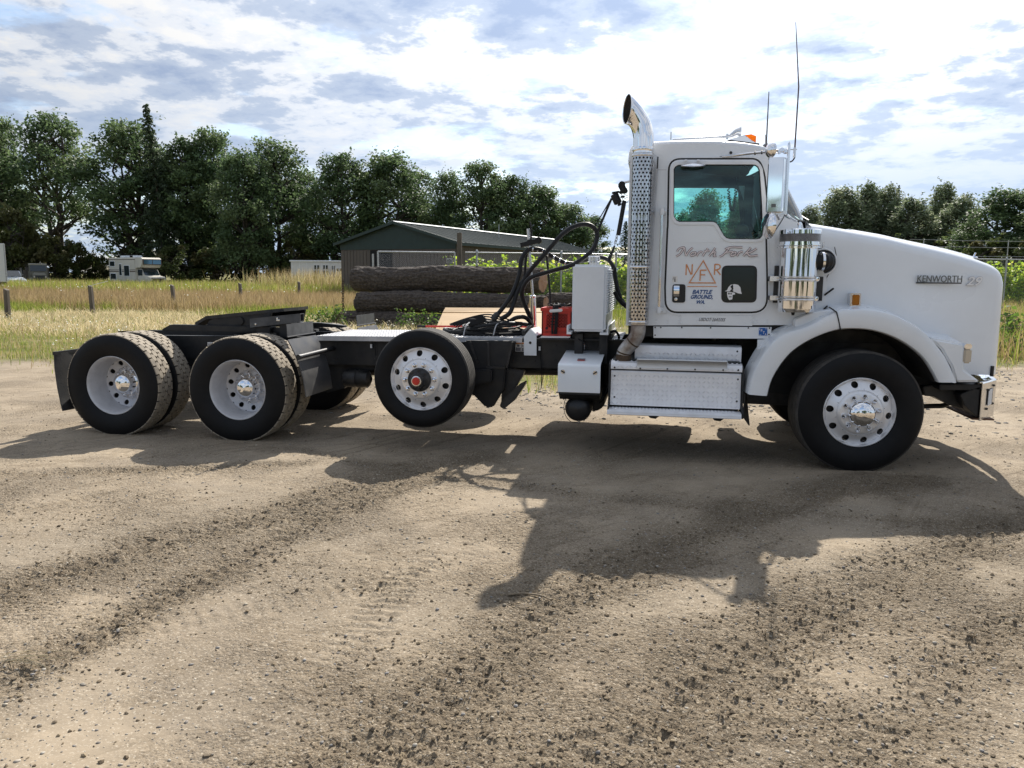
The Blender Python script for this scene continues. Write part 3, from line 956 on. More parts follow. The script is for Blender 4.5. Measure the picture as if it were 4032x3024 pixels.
def broadleaf(seed, H, W, lo=0.2, stems=1, clumps=60, per=150, leaf=0.3, pal=None, shape=0.5, lean=0.0, clump_r=0.085, vert=1.0, gaps=0.0):
    """trunk mesh and crown mesh of one leafy tree standing at the origin"""
    g = np.random.default_rng(seed); mb = MB()
    spine = []
    for s in range(stems):
        a = 2 * math.pi * s / max(stems, 1) + g.random()
        sp = (0.10 + 0.12 * g.random()) * W if stems > 1 else 0.03 * W
        top = Vector((math.cos(a) * sp + lean * H, math.sin(a) * sp, H * (0.80 + 0.08 * g.random())))
        base = Vector((math.cos(a) * 0.02 * W * (stems > 1), math.sin(a) * 0.02 * W * (stems > 1), -0.1))
        pts = []
        for t in np.linspace(0, 1, 9):
            q = base.lerp(top, t); q += Vector((g.normal() * 0.012 * H * t, g.normal() * 0.012 * H * t, 0)); pts.append(q)
        r0 = H * (0.016 if stems > 1 else 0.021)
        mb.tube(pts, [r0 * (1.25 - 1.1 * t) for t in np.linspace(0, 1, 9)], 8, cap=False)
        spine.append(pts)
    C = []; tries = 0
    lob = [(g.random() * 6.28, 0.3 + 0.7 * g.random(), g.random()) for _ in range(7)]
    while len(C) < clumps and tries < 8000:
        tries += 1
        t = 0.965 * g.random() ** 0.85
        z = H * (lo + (1 - lo) * t)
        prof = math.sin(math.pi * min(1, (0.12 + 0.88 * t) ** shape)) ** 0.6      # width along the height
        a = g.random() * 6.28
        lobe = 1 + 0.28 * sum(math.cos(a - la) * lw * (1 if abs(t - lt) < 0.3 else 0) for la, lw, lt in lob) / 2
        rad = W / 2 * prof * lobe * (0.35 + 0.65 * math.sqrt(g.random()))
        p = Vector((math.cos(a) * rad + lean * z, math.sin(a) * rad, z))
        if gaps and any((p - Vector((gx, gy, gz))).length < gr for gx, gy, gz, gr in [(0.25 * W, 0, 0.45 * H, gaps * W), (-0.3 * W, 0.1, 0.62 * H, gaps * W)]): continue
        if all((p - q).length > H * clump_r * 0.62 for q in C): C.append(p)
    V, F, T = [], [], []; nb = 0
    pal = np.array(pal or [(.11, .165, .07), (.135, .195, .085), (.085, .135, .06), (.165, .22, .10)])  # default leaf tones lightened in place of distance haze
    for c in C:
        st = spine[g.integers(0, len(spine))]
        cand = [q for q in st if q.z < c.z - 0.03 * H] or [st[1]]
        a = min(cand, key=lambda q: (Vector((q.x, q.y)) - Vector((c.x, c.y))).length + 0.55 * abs(c.z - q.z - 0.14 * H))
        limb(mb, a, c, H * 0.0085, H * 0.0026, g, 0.10, 5, 5)
        k = int(per * (0.6 + 0.8 * g.random()))
        r = H * clump_r * (0.7 + 0.6 * g.random())
        d = g.normal(size=(k, 3)); d /= np.linalg.norm(d, axis=1)[:, None]
        d *= (r * g.random(k) ** 0.55)[:, None] * np.array([1.0, 1.0, 0.72 * vert])
        # sub-sprays so the edge is ragged
        sub = g.normal(size=(9, 3)) * r * 0.5 * np.array([1, 1, 0.8 * vert])
        kk = k // 3
        d[:kk] = sub[g.integers(0, 9, kk)] + g.normal(size=(kk, 3)) * r * 0.16
        P = d + np.array(c)
        v, f = leaf_quads(P, leaf * (0.6 + 0.8 * g.random(k)), g)
        V.append(v); F.append(f + nb); nb += len(v)
        col = pal[g.integers(0, len(pal))] * (0.85 + 0.3 * g.random())
        T.append(np.repeat(col * (0.75 + 0.5 * g.random((k, 1))), 4, 0))
    crown = np_mesh('crown', np.concatenate(V), np.concatenate(F), col=np.concatenate(T))
    crown.materials.append(M['leaf'])
    trunk = mb.mesh('trunk', sharp=80); trunk.materials.append(M['bark'])
    return trunk, crown


def conifer(seed, H, W, lean=0.0, bare=0.1, droop=0.35):
    g = np.random.default_rng(seed); mb = MB()
    pts = [Vector((lean * H * t ** 2, 0, H * t)) for t in np.linspace(0, 1, 8)]
    mb.tube(pts, [H * 0.016 * (1.05 - t) for t in np.linspace(0, 1, 8)], 7, cap=False)
    V, F, T = [], [], []; nb = 0
    for i in range(int(150)):
        t = bare + (1 - bare) * (i / 150) ** 0.9
        L_ = W / 2 * (1 - t) ** 0.8 * (0.7 + 0.5 * g.random()) + 0.02 * H
        a = i * 2.399 + g.random() * 0.5
        base = np.array([lean * H * t ** 2, 0, H * t])
        n = int(10 + 60 * L_ / (W / 2))
        s = g.random(n) ** 0.8
        P = base + np.stack([np.cos(a) * s * L_, np.sin(a) * s * L_, -droop * L_ * s ** 1.5 + 0.12 * L_ * s], -1) + g.normal(size=(n, 3)) * np.array([.05, .05, .035]) * (0.4 + L_)
        v, f = leaf_quads(P, 0.20 * (0.6 + 0.8 * g.random(n)), g, 0.8, 2.4)
        V.append(v); F.append(f + nb); nb += len(v)
        T.append(np.repeat(np.array([.07, .10, .055]) * (0.7 + 0.6 * g.random((n, 1))), 4, 0))
    crown = np_mesh('crown', np.concatenate(V), np.concatenate(F), col=np.concatenate(T)); crown.materials.append(M['leaf'])
    trunk = mb.mesh('trunk', sharp=80); trunk.materials.append(M['bark'])
    return trunk, crown


def place_tree(kind, meshes, u, vtop, Y, H0, W0, wpx, label, group, rz=0.0, cat='tree', name=None):
    """stand a tree so that its top shows at 2212-px (u, vtop) at distance Y"""
    s = 4032 / 2212
    p = at(u * s, vtop * s, Y)
    d = float(np.dot(np.array(p) - CAM, FW))
    w = wpx * s * d / F_PX
    o = empty(name or kind, (p.x, Y, 0))
    o.scale = (w / W0, w / W0, p.z / H0); o.rotation_euler = (0, 0, rz)
    tag(o, label, cat, group)
    t = link('trunk', meshes[0], None, o); c = link('crown', meshes[1], None, o)
    return o


BR = [broadleaf(101, 18, 9, 0.14, 1, 84, 215, 0.25, shape=0.8),
      broadleaf(102, 18, 9, 0.20, 3, 76, 215, 0.25, shape=0.7),
      broadleaf(103, 18, 9, 0.16, 2, 82, 215, 0.25, shape=0.75),
      broadleaf(104, 18, 9, 0.38, 3, 54, 190, 0.24, shape=0.62, gaps=0.08),          # bare below
      broadleaf(105, 18, 9, 0.10, 2, 92, 225, 0.25, shape=0.9)]
POP_HAZE_PAL = [(.20, .245, .14), (.245, .29, .17), (.165, .21, .115), (.29, .32, .20)]  # paler leaf tones stand in for haze on the farther trees
PO = [broadleaf(111, 18, 8, 0.06, 2, 100, 170, 0.27, POP_HAZE_PAL, shape=0.7, clump_r=0.07, vert=1.9),
      broadleaf(112, 18, 8, 0.08, 3, 96, 170, 0.27, POP_HAZE_PAL, shape=0.62, clump_r=0.065, vert=1.9)]
CO = conifer(121, 18, 7, lean=-0.09); CO2 = conifer(122, 18, 8)

GL = 'dark leafy trees in the row along the far side of the field'
left = [  # u, vtop, Y, width px, mesh, label
    (-38, 262, 72, 150, 4, 'dense dark tree cut off by the frame edge behind the white box trailer'),
    (2, 258, 80, 100, 0, 'dark tree standing just behind and left of the open tree with bare trunks'),
    (103, 249, 74, 165, 3, 'open tall tree with bare forking trunks and a high thin crown'),
    (278, 256, 75, 180, 1, 'broad dark tree with the highest leafy crown, in front of the leaning conifer'),
    (398, 300, 76, 130, 4, 'dense dark tree filling the space just right of the leaning conifer'),
    (452, 284, 78, 130, 0, 'round topped dark tree above the middle of the motorhome side of the row'),
    (520, 330, 71, 120, 2, 'lower dark tree in front of two round topped trees in the row'),
    (582, 297, 76, 150, 1, 'tall round topped tree with a smooth dome behind the tall reeds'),
    (655, 372, 82, 90, 0, 'small tree in the dip of the row left of the white office trailer'),
    (738, 332, 77, 140, 4, 'full leafy tree rising directly above the white office trailer'),
    (838, 332, 78, 150, 2, 'wide leafy tree rising behind the gable peak of the barn'),
    (905, 372, 84, 90, 0, 'lower tree behind the barn roof between two taller trees'),
    (972, 364, 79, 85, 1, 'slim leafy tree behind the near end of the barn roof'),
    (1040, 352, 78, 120, 0, 'taller leafy tree behind the middle of the barn roof'),
    (1105, 380, 80, 110, 4, 'leafy tree behind the barn roof, next after the tall middle one'),
    (1172, 400, 82, 110, 2, 'round leafy tree behind the far third of the barn roof'),
    (1232, 436, 84, 105, 1, 'leafy tree behind the far end of the barn roof'),
    (1282, 468, 90, 80, 3, 'thin open tree at the far end of the row above the hose loop')]
for i, (u, vt, Y, w, k, lab) in enumerate(left):
    place_tree('leafy_tree', BR[k], u, vt, Y, 18, 9, w * 1.12, lab, GL, rz=i * 1.9)
place_tree('conifer_tree', CO, 335, 224, 72, 18, 7, 100, 'dark conifer with a thin leaning spire above the leafy row', 'conifers', rz=0.0)
place_tree('conifer_tree', CO2, 1352, 478, 88, 18, 8, 62, 'small pointed fir seen between the hoses and the exhaust stack', 'conifers')

GR = 'greyer poplars and leafy trees beyond the hood'
right = [(1752, 448, 118, 75, 0, 'small pale tree just past the windshield above the hood'),
         (1822, 408, 110, 115, 0, 'first tall poplar of the clump right of the windshield, with a spiky outline'),
         (1876, 402, 112, 90, 1, 'tall poplar beside the first one in the clump beyond the hood'),
         (1922, 404, 114, 95, 0, 'third poplar of the clump, beside the dark fir tip'),
         (1975, 432, 108, 110, 1, 'lower leafy tree in the dip beyond the hood'),
         (2040, 402, 122, 90, 1, 'thin pale tree standing up behind the dip beyond the hood'),
         (2085, 424, 108, 105, 0, 'broad leafy tree above the wire fence beyond the hood')]
for i, (u, vt, Y, w, k, lab) in enumerate(right):
    place_tree('poplar_tree', PO[k], u, vt, Y, 18, 8, w * 1.1, lab, GR, rz=i * 2.3 + 1)
place_tree('conifer_tree', CO2, 1942, 400, 116, 18, 8, 40, 'dark fir tip poking out of the poplar clump beyond the hood', 'conifers')
place_tree('leafy_tree', BR[2], 2182, 408, 96, 18, 9, 170, 'big dark dome shaped tree above the fence post beyond the hood', GR, rz=2)
place_tree('leafy_tree', BR[0], 2262, 412, 92, 18, 9, 160, 'dark tree at the frame edge right of the dome shaped tree', GR, rz=4)
for u, vt, w, Y, k, lab in [(1528, 414, 92, 108, 0, 'poplar seen in the middle of the cab windows'), (1596, 428, 66, 112, 1, 'thin poplar seen through the cab beside the coiled cord'),
                            (1476, 462, 70, 118, 1, 'low tree seen through the rear part of the cab window'), (1650, 440, 80, 118, 0, 'tree hidden mostly by the cab front pillar and mirror'), (1425, 480, 60, 120, 1, 'low tree behind the cab rear corner')]:
    place_tree('poplar_tree', PO[k], u, vt, Y, 18, 8, w * 1.1, lab, GR, rz=u)

# undergrowth along the foot of the row
SH = broadleaf(131, 6, 8, 0.0, 3, 46, 170, 0.24, [(.07, .095, .03), (.09, .115, .035), (.12, .115, .045)], shape=1.0, clump_r=0.13)
SH2 = broadleaf(132, 6, 8, 0.0, 3, 46, 170, 0.24, [(.11, .115, .04), (.14, .13, .05), (.09, .10, .03)], shape=1.0, clump_r=0.13)
for i, (u, vt, w, Y, k, lab) in enumerate([(25, 452, 150, 66, 1, 'olive bushy shrub behind the old flatbed truck'), (105, 510, 120, 68, 1, 'low olive shrub between the old truck and the motorhome'),
                                           (160, 522, 90, 70, 0, 'dark shrub under the bare trunked tree'), (225, 556, 90, 74, 0, 'dark shrub behind the rear of the motorhome'),
                                           (-40, 470, 130, 64, 0, 'dark shrub at the frame edge behind the white trailer'), (385, 530, 110, 70, 0, 'dark shrub just right of the motorhome'),
                                           (470, 535, 120, 72, 0, 'dark shrub behind the reeds'), (560, 528, 120, 73, 0, 'dark shrub under the round domed tree'),
                                           (640, 520, 110, 74, 0, 'dark shrub left of the white office trailer'), (705, 515, 110, 78, 0, 'dark shrub behind the white office trailer'),
                                           (310, 520, 110, 76, 0, 'dark shrub behind the motorhome cab')]):
    place_tree('shrub', (SH, SH2)[k], u, vt, Y, 6, 8, w, lab, 'undergrowth shrubs below the tree row', rz=i * 1.3, cat='shrub')
for i, (u, vt, w, Y) in enumerate([(1800, 520, 150, 104), (1880, 525, 150, 102), (1960, 520, 150, 103), (2050, 518, 160, 102), (2140, 520, 160, 90), (2220, 520, 150, 88), (1720, 525, 130, 106)]):
    place_tree('shrub', SH, u, vt, Y, 6, 8, w, ['dark undergrowth shrub under the first poplar beyond the hood', 'dark undergrowth shrub under the second poplar beyond the hood', 'dark undergrowth shrub in the dip beyond the hood',
               'dark undergrowth shrub under the broad tree above the wires', 'dark shrub left of the fence post beyond the hood', 'dark shrub at the frame edge beyond the hood', 'dark undergrowth shrub below the pale tree past the windshield'][i], 'undergrowth shrubs beyond the hood', rz=i, cat='shrub')

# ------------------------------------------------------------------ leafy vines on the fence, brambles, weeds
def vine_mesh(name, seed, w, h, n, leaf, pal, droop=0.0):
    g = np.random.default_rng(seed); mb = MB(); Ps = []
    k = max(5, int(w * 5))
    for i in range(k):
        x = -w / 2 + w * (i + g.random()) / k
        pts = [Vector((x, 0, 0))]
        hh = h * (0.65 + 0.5 * g.random())
        for t in np.linspace(0.15, 1, 8): pts.append(Vector((x + g.normal() * 0.10 * w / 3, g.normal() * 0.14, hh * t - droop * t * t)))
        pts = smooth_path(pts, 3); mb.tube(pts, 0.008, 4, cap=False)
        A = np.array([p[:] for p in pts]); m_ = n // k
        Ps.append(A[g.integers(2, len(A), m_)] + g.normal(size=(m_, 3)) * np.array([.13, .12, .10]))
    P = np.concatenate(Ps); P[:, 2] = np.abs(P[:, 2])
    v, f = leaf_quads(P, leaf * (0.5 + 0.8 * g.random(len(P))), g, 0.3, 1.15)
    c = np.repeat(np.array(pal)[g.integers(0, len(pal), len(P))] * (0.75 + 0.5 * g.random((len(P), 1))), 4, 0)
    me = np_mesh(name, v, f, col=c); me.materials.append(M['leaf_bright'])
    st = mb.mesh('stem', sharp=80); st.materials.append(M['twig'])
    return me, st


VPAL = [(.40, .55, .04), (.50, .62, .06), (.30, .45, .035), (.55, .60, .09), (.22, .34, .03)]
VM = [vine_mesh('foliage', 200 + i, 2.6, 2.9, 1150, 0.19, VPAL) for i in range(3)]
FA, FB = at_d(808, 547, 35.0), at_d(2240, 557, 41.5)
FA.z = FB.z = 0
fdir = (FB - FA).normalized(); fnor = Vector((-fdir.y, fdir.x, 0))


def fence_pt(u, z=0.0, back=0.0):
    """point on the fence line under 2212-px column u"""
    s = 4032 / 2212; d = _ray(u * s, 1080)
    a = np.array([[d[0], -fdir.x], [d[1], -fdir.y]]); b = np.array([FA.x - CAM[0], FA.y - CAM[1]])
    t = np.linalg.solve(a, b)[1]
    p = FA + fdir * float(t) + fnor * back
    return Vector((p.x, p.y, z))


vlist = [(1025, .95, 'bright green vine just right of the tall wooden post'), (1075, .85, 'bright vine spilling over the log pile by the post'), (1118, .98, 'bright green vine behind the black hose stand'),
         (1165, .92, 'bright vine left of the fence post behind the hoses'), (1215, .98, 'bright vine right behind the steel fence post'), (1262, .9, 'bright vine above the white hydraulic tank'), (1305, 1.0, 'bright yellow green vine between tank and exhaust stack'),
         (1345, 1.02, 'bright vine beside the exhaust stack'), (1400, .95, 'bright vine hidden behind the stack'), (2168, .97, 'green vine on the fence post beyond the hood'), (2205, .9, 'green vine at the frame edge beyond the hood'), (2240, .95, 'green vine on the fence outside the frame edge')]
for i, (u, sc, lab) in enumerate(vlist):
    p = fence_pt(u, 0, 0.55)
    o = empty('vine', p); o.rotation_euler = (0, 0, math.atan2(fdir.y, fdir.x) + (i % 2) * math.pi); o.scale = (sc * (0.85 if u > 2000 else 1), 1, sc * (0.80 if u > 2000 else 0.78))
    tag(o, lab, 'vine', 'leafy vines along the chain link fence')
    link('foliage', VM[i % 3][0], None, o); link('stem', VM[i % 3][1], None, o)

BPAL = [(.09, .16, .03), (.14, .22, .04), (.06, .11, .025)]
BMm = [vine_mesh('foliage', 230 + i, 1.6, 1.0, 260, 0.11, BPAL, 0.3) for i in range(2)]
for i, (u, Y, sc, lab) in enumerate([(690, 15.5, .7, 'green bramble beside the chain at the log pile'), (895, 15.3, 0.75, 'dark green bramble growing up in front of the lower logs'), (725, 16, 0.8, 'small bramble by the lowest log end'),
                                     (960, 14.8, 0.7, 'small leafy weed in front of the logs beside the plywood'), (2190, 13, 0.9, 'bushy green weed at the yard edge beyond the bumper'), (2165, 11.5, 0.55, 'small green weed at the yard edge beyond the bumper'),
                                     (1165, 8.0, 0.35, 'low weed under the truck beside the gravel edge')]):
    p = at(u * 4032 / 2212, 1200, Y)
    o = empty('bramble', (p.x, Y, 0)); o.scale = (sc, sc, sc * (1.25 if u > 2000 else 1.0)); o.rotation_euler = (0, 0, i * 1.1)
    tag(o, lab, 'weed', 'brambles and weeds at the yard edge')
    link('foliage', BMm[i % 2][0], None, o); link('stem', BMm[i % 2][1], None, o)


# ------------------------------------------------------------------ the wood behind the photographer, seen only in the chrome
def build_wood_behind():
    V, F, T = [], [], []; nb = 0
    g = np.random.default_rng(9)
    for i in range(11):
        c = BR[i % 5][1]; n = len(c.vertices)
        co = np.empty(n * 3, np.float32); c.vertices.foreach_get('co', co); co = co.reshape(-1, 3) * np.array([1.0, 1.0, .28 + .14 * g.random()])
        co = co + np.array([-58 + 11 * i + 2 * g.normal(), -33 - 5 * g.random(), -.4])
        f = np.empty(len(c.polygons) * 4, np.int32); c.loops.foreach_get('vertex_index', f)
        t = np.empty(n * 4, np.float32); c.color_attributes['tint'].data.foreach_get('color', t)
        V.append(co); F.append(f.reshape(-1, 4) + nb); T.append(t.reshape(-1, 4)[:, :3]); nb += n
    tag(link('distant_wood', np_mesh('distant_wood', np.concatenate(V), np.concatenate(F), col=np.concatenate(T)), M['leaf']), kind='stuff')


build_wood_behind()

# ------------------------------------------------------------------ barn beyond the yard
S4 = 4032 / 2212
M['barn_wall'] = mat('brown_barn_siding', (0.125, 0.105, 0.088), 0.75, var=0.25, vscale=2.5, stretch=(1, 1, .3))
M['barn_gable'] = mat('dark_green_siding', (0.020, 0.043, 0.038), 0.6, var=0.2, vscale=2)
M['barn_roof'] = mat('weathered_green_roof', (0.062, 0.075, 0.073), 0.85, spec=.15, var=0.2, vscale=1.2, stretch=(1, 1, 1))
M['ridge'] = mat('pale_ridge_cap', (0.5, 0.52, 0.52), 0.5)
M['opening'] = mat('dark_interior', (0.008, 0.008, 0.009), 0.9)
M['wood'] = mat('weathered_post_wood', (0.15, 0.125, 0.10), 0.85, var=0.5, vscale=9, stretch=(1, 1, .15), bump=0.3, bscale=30)
M['lumber'] = mat('fresh_lumber', (0.56, 0.38, 0.20), 0.6, var=0.18, vscale=5, stretch=(.25, 1, 3))


def build_barn():
    N = at_d(985, 522, 50.0); E = at_d(1292, 548, 73.0)
    N.z = E.z = 0
    a = (E - N); Ls = a.length; a.normalize()
    g = Vector((-a.y, a.x, 0))                                  # across the gable, to the left
    best = min(np.linspace(5, 16, 400), key=lambda w: abs(proj_u(N + g * float(w)) - 738))
    W = float(best)
    o = empty('barn', N); o.rotation_euler = (0, 0, math.atan2(a.y, a.x))
    tag(o, 'long brown metal barn with dark green gable and grey green roof behind the log pile', 'barn')
    ze = 3.72; zr = ze + 0.60 * W / 4 * 0.92
    # local frame: x along the side, y across the gable (0 near eave .. W)
    mb = MB(); mb.box(0.02, Ls, 0.02, W - 0.02, 0, ze - 0.05); mb.build('wall', M['barn_wall'], o)
    sb = MB(); sb.box(0, .245, -0.022, 0.019, 0, ze - 0.12); sb = sb.mesh('siding_board', bevel=.006, seg=1); sb.materials.append(M['barn_wall'])
    for k in range(int(Ls / 0.27)): q = link('siding_board', sb, None, o); q.location = (0.03 + k * 0.27, .004 * (k % 3), 0)
    sg = MB(); sg.box(-0.022, 0.019, 0, .245, 0, ze - 0.5); sg = sg.mesh('siding_board', bevel=.006, seg=1); sg.materials.append(M['barn_wall'])
    for k in range(int(W / 0.27)):
        y = 0.03 + k * 0.27
        if W * 0.505 < y < W * 0.735: continue
        q = link('siding_board', sg, None, o); q.location = (.004 * (k % 3), y, 0)
    gm = MB(); gm.add([(-0.03, 0, ze - 0.42), (-0.03, W, ze - 0.42), (-0.03, W, ze), (-0.03, W / 2, zr), (-0.03, 0, ze), (0.10, 0, ze - 0.42), (0.10, W, ze - 0.42), (0.10, W, ze), (0.10, W / 2, zr), (0.10, 0, ze)],
           [(4, 3, 2, 1, 0), (5, 6, 7, 8, 9), (0, 1, 6, 5), (1, 2, 7, 6), (2, 3, 8, 7), (3, 4, 9, 8), (4, 0, 5, 9)])
    gm.build('gable', M['barn_gable'], o)
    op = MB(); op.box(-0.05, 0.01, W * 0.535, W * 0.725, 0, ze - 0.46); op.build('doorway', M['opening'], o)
    # roof sheets, one object each
    n = 26; ov = 0.35; sl = (zr - ze) / (W / 2)
    def sheet(k, side):
        x0, x1 = -0.3 + (Ls + 0.5) * k / n, -0.3 + (Ls + 0.5) * (k + 1) / n - 0.015
        ya, yb = (-ov, W / 2) if side == 0 else (W + ov, W / 2)
        za = ze - ov * sl
        m = MB(); s = 1 if side == 0 else -1
        xs = [x0, x0 + .04, x0 + .08, (x0 + x1) / 2 - .03, (x0 + x1) / 2, (x0 + x1) / 2 + .03, x1]
        hs = [0.015, 0.05, 0.015, 0.015, 0.045, 0.015, 0.015]
        m.grid([[(x, ya, za + 0.06 + h) for x, h in zip(xs, hs)], [(x, yb, zr + 0.06 + h) for x, h in zip(xs, hs)]])
        m.build('roof_panel', M['barn_roof'], o, smooth=False, solid=0.02)
    for k in range(n): sheet(k, 0); sheet(k, 1)
    rc = MB(); rc.grid([[(-0.35, W / 2 + y, zr + z) for y, z in ((-.28, .07), (0, .16), (.28, .07))], [(Ls + .25, W / 2 + y, zr + z) for y, z in ((-.28, .07), (0, .16), (.28, .07))]])
    rc.build('ridge_cap', M['ridge'], o, smooth=False, solid=0.02)
    ft = MB(); ft.bar((-0.34, -ov, ze - ov * sl + 0.02), (-0.34, W / 2, zr + 0.04), 0.05, 0.18); ft.bar((-0.34, W + ov, ze - ov * sl + 0.02), (-0.34, W / 2, zr + 0.04), 0.05, 0.18)
    ft.box(-0.3, Ls + .2, -ov - .03, -ov, ze - ov * sl - .12, ze - ov * sl + .04); ft.build('roof_trim', M['barn_gable'], o)
    vp = MB(); vp.tube([(Ls * 0.42, W * 0.28, zr - 1.2), (Ls * 0.42, W * 0.28, zr + 0.55)], 0.03, 6); vp.build('vent_pipe', M['galv'], o)


def proj_u(P):
    q = np.array(P) - CAM
    return (2016 + F_PX * float(q @ RT) / float(q @ FW)) / S4


build_barn()

# ------------------------------------------------------------------ chain link fence, gate and posts
ZT = 2.66


def wire_ribbons(mb, p0, p1, z0, z1, pitch, r):
    """diagonal wires between two points of the fence line"""
    L_ = (p1 - p0).length; d = (p1 - p0) / L_; H = z1 - z0
    n = int((L_ + H) / pitch)
    for s in (1, -1):
        for k in range(n):
            t = k * pitch - H                             # start (at the bottom) may lie before the panel
            a, b = t, t + H
            za, zb = 0.0, H
            if a < 0: za, a = -a, 0.0
            if b > L_: zb, b = H - (b - L_), L_
            if a >= L_ or zb - za < 0.02: continue
            if s < 0: za, zb = H - za, H - zb
            A = p0 + d * a + Vector((0, 0, z0 + za)); B = p0 + d * b + Vector((0, 0, z0 + zb))
            off = Vector((-d.y, d.x, 0)) * r; up = Vector((0, 0, r))
            mb.add([A - off, A + off, A + up * 1.4, B - off, B + off, B + up * 1.4], [(0, 1, 4, 3), (1, 2, 5, 4), (2, 0, 3, 5)])


def fence_run(u0, u1, post_us, label, rail=True, z1=ZT, barbs=False):
    p0, p1 = fence_pt(u0), fence_pt(u1)
    o = empty('chain_link_fence', p0, absolute=True); tag(o, label, 'fence', None)
    for u in post_us:
        p = fence_pt(u); mb = MB(); mb.tube([p, p + Vector((0, 0, z1 + 0.04))], 0.045, 10)
        mb.lathe([(0.06, 0), (0.058, 0.05), (0.03, 0.09), (0.001, 0.10)], (p.x, p.y, z1 + 0.03), 'z', 10); mb.build('post', M['galv'], o)
    for z in (z1, 0.10):
        mb = MB(); mb.tube([p0 + Vector((0, 0, z)), p1 + Vector((0, 0, z))], 0.030, 8); mb.build('rail', M['galv'], o)
    mb = MB(); wire_ribbons(mb, p0 + fnor * -0.04, p1 + fnor * -0.04, 0.06, z1 - 0.02, 0.085, 0.0028)
    tag(mb.build('wire_mesh', M['galv'], o, smooth=False), kind='stuff')
    if barbs:
        for k, z in enumerate((z1 + 0.16, z1 + 0.62, z1 + 0.95)):
            mb = MB(); mb.tube([p0 + Vector((0, 0, z)), p0.lerp(p1, .5) + Vector((0, 0, z - .02)), p1 + Vector((0, 0, z))], 0.011, 5); mb.build('barbed_wire', M['galv'], o)
        for u in post_us:
            p = fence_pt(u); mb = MB(); mb.bar(p + Vector((0, 0, z1)), p + Vector((0, 0, z1 + 1.0)), 0.05, 0.03); mb.build('barb_arm', M['galv'], o)


fence_run(1005, 1212, [1030, 1212], 'chain link fence section from the tall wooden post to the steel post behind the hoses')
fence_run(1214, 1420, [1330, 1420], 'chain link fence section behind the white hydraulic tank and exhaust stack')
fence_run(1960, 2250, [1990, 2172, 2250], 'chain link fence with barbed wire strands beyond the hood', barbs=True)


def build_gate():
    p0, p1 = fence_pt(806, 0, -0.25), fence_pt(981, 0, -0.25)
    o = empty('chain_link_gate', p0, absolute=True); tag(o, 'wide galvanised chain link gate above the logs, left of the wooden post', 'gate')
    d = (p1 - p0).normalized()
    for p in (p0 + d * 0.22, p1): mb = MB(); mb.tube([p + Vector((0, 0, .05)), p + Vector((0, 0, ZT))], 0.04, 10); mb.build('upright', M['galv'], o)
    for z in (ZT - .02, 1.3, 0.12): mb = MB(); mb.tube([p0 + d * .22 + Vector((0, 0, z)), p1 + Vector((0, 0, z))], 0.035, 8); mb.build('rail', M['galv'], o)
    mb = MB(); wire_ribbons(mb, p0 + d * .22 + fnor * -0.05, p1 + fnor * -0.05, .1, ZT - .03, 0.085, 0.003); tag(mb.build('wire_mesh', M['galv'], o, smooth=False), kind='stuff')
    mb = MB(); mb.tube([p0, p0 + Vector((0, 0, ZT - .12))], 0.045, 10); q = mb.build('gate_post', M['galv'], o)
    # sign
    c0 = fence_pt(962, 0, -0.36); c1 = fence_pt(976.5, 0, -0.36)
    z1, z0 = at_d(962, 556.5, 35.2).z, at_d(962, 569.5, 35.2).z
    s = empty('fence_sign', (c0.x, c0.y, z0)); s.rotation_euler = (0, 0, math.atan2(d.y, d.x)); w = (c1 - c0).length; h = z1 - z0
    tag(s, 'small black and white sign reading PACIFIC wired to the gate mesh', 'sign')
    link('panel', MB().box(0, w, 0, .01, 0, h).mesh('panel', bevel=.003), mat('sign_black', (.02, .022, .025), .5), s)
    fr = MB(); t = .012
    for b in ((.02, w - .02, h - .02 - t, h - .02), (.02, w - .02, .02, .02 + t), (.02, .02 + t, .02, h - .02), (w - .02 - t, w - .02, .02, h - .02)): fr.box(b[0], b[1], -.004, -.001, b[2], b[3])
    fr.build('border', M['white_ink'], s)
    fit_text('lettering', 'PACIFIC', .06 * w, .94 * w, h * .56, h * .88, -.004, M['white_ink'], s)
    fit_text('phone_number', 'X 503-256-4288', .08 * w, .92 * w, h * .2, h * .36, -.004, M['white_ink'], s)
    mb = MB(); mb.box(.1 * w, .9 * w, -.004, -.001, h * .44, h * .47); mb.build('rule', M['white_ink'], s)


build_gate()


def round_post(name, u, vtop, D, r, label, cat='post', lean=0.0):
    t = at_d(u, vtop, D)
    o = empty(name, (t.x, t.y, 0)); tag(o, label, cat)
    mb = MB(); n = 10
    mb.tube([(0, 0, -.1), (lean * .5, 0, t.z * .5), (lean, 0, t.z)], [r * 1.05, r, r * .93], n)
    mb.build('shaft', M['wood'], o)
    return o


round_post('wooden_post', 992.5, 503, 33.5, 0.115, 'tall round weathered wooden gate post standing above the log pile')
round_post('wooden_post', 968, 552, 37, 0.10, 'short wooden post behind the gate beside the PACIFIC sign')
round_post('wooden_post', 1136, 549, 38, 0.10, 'short wooden post among the vines behind the hose stand')

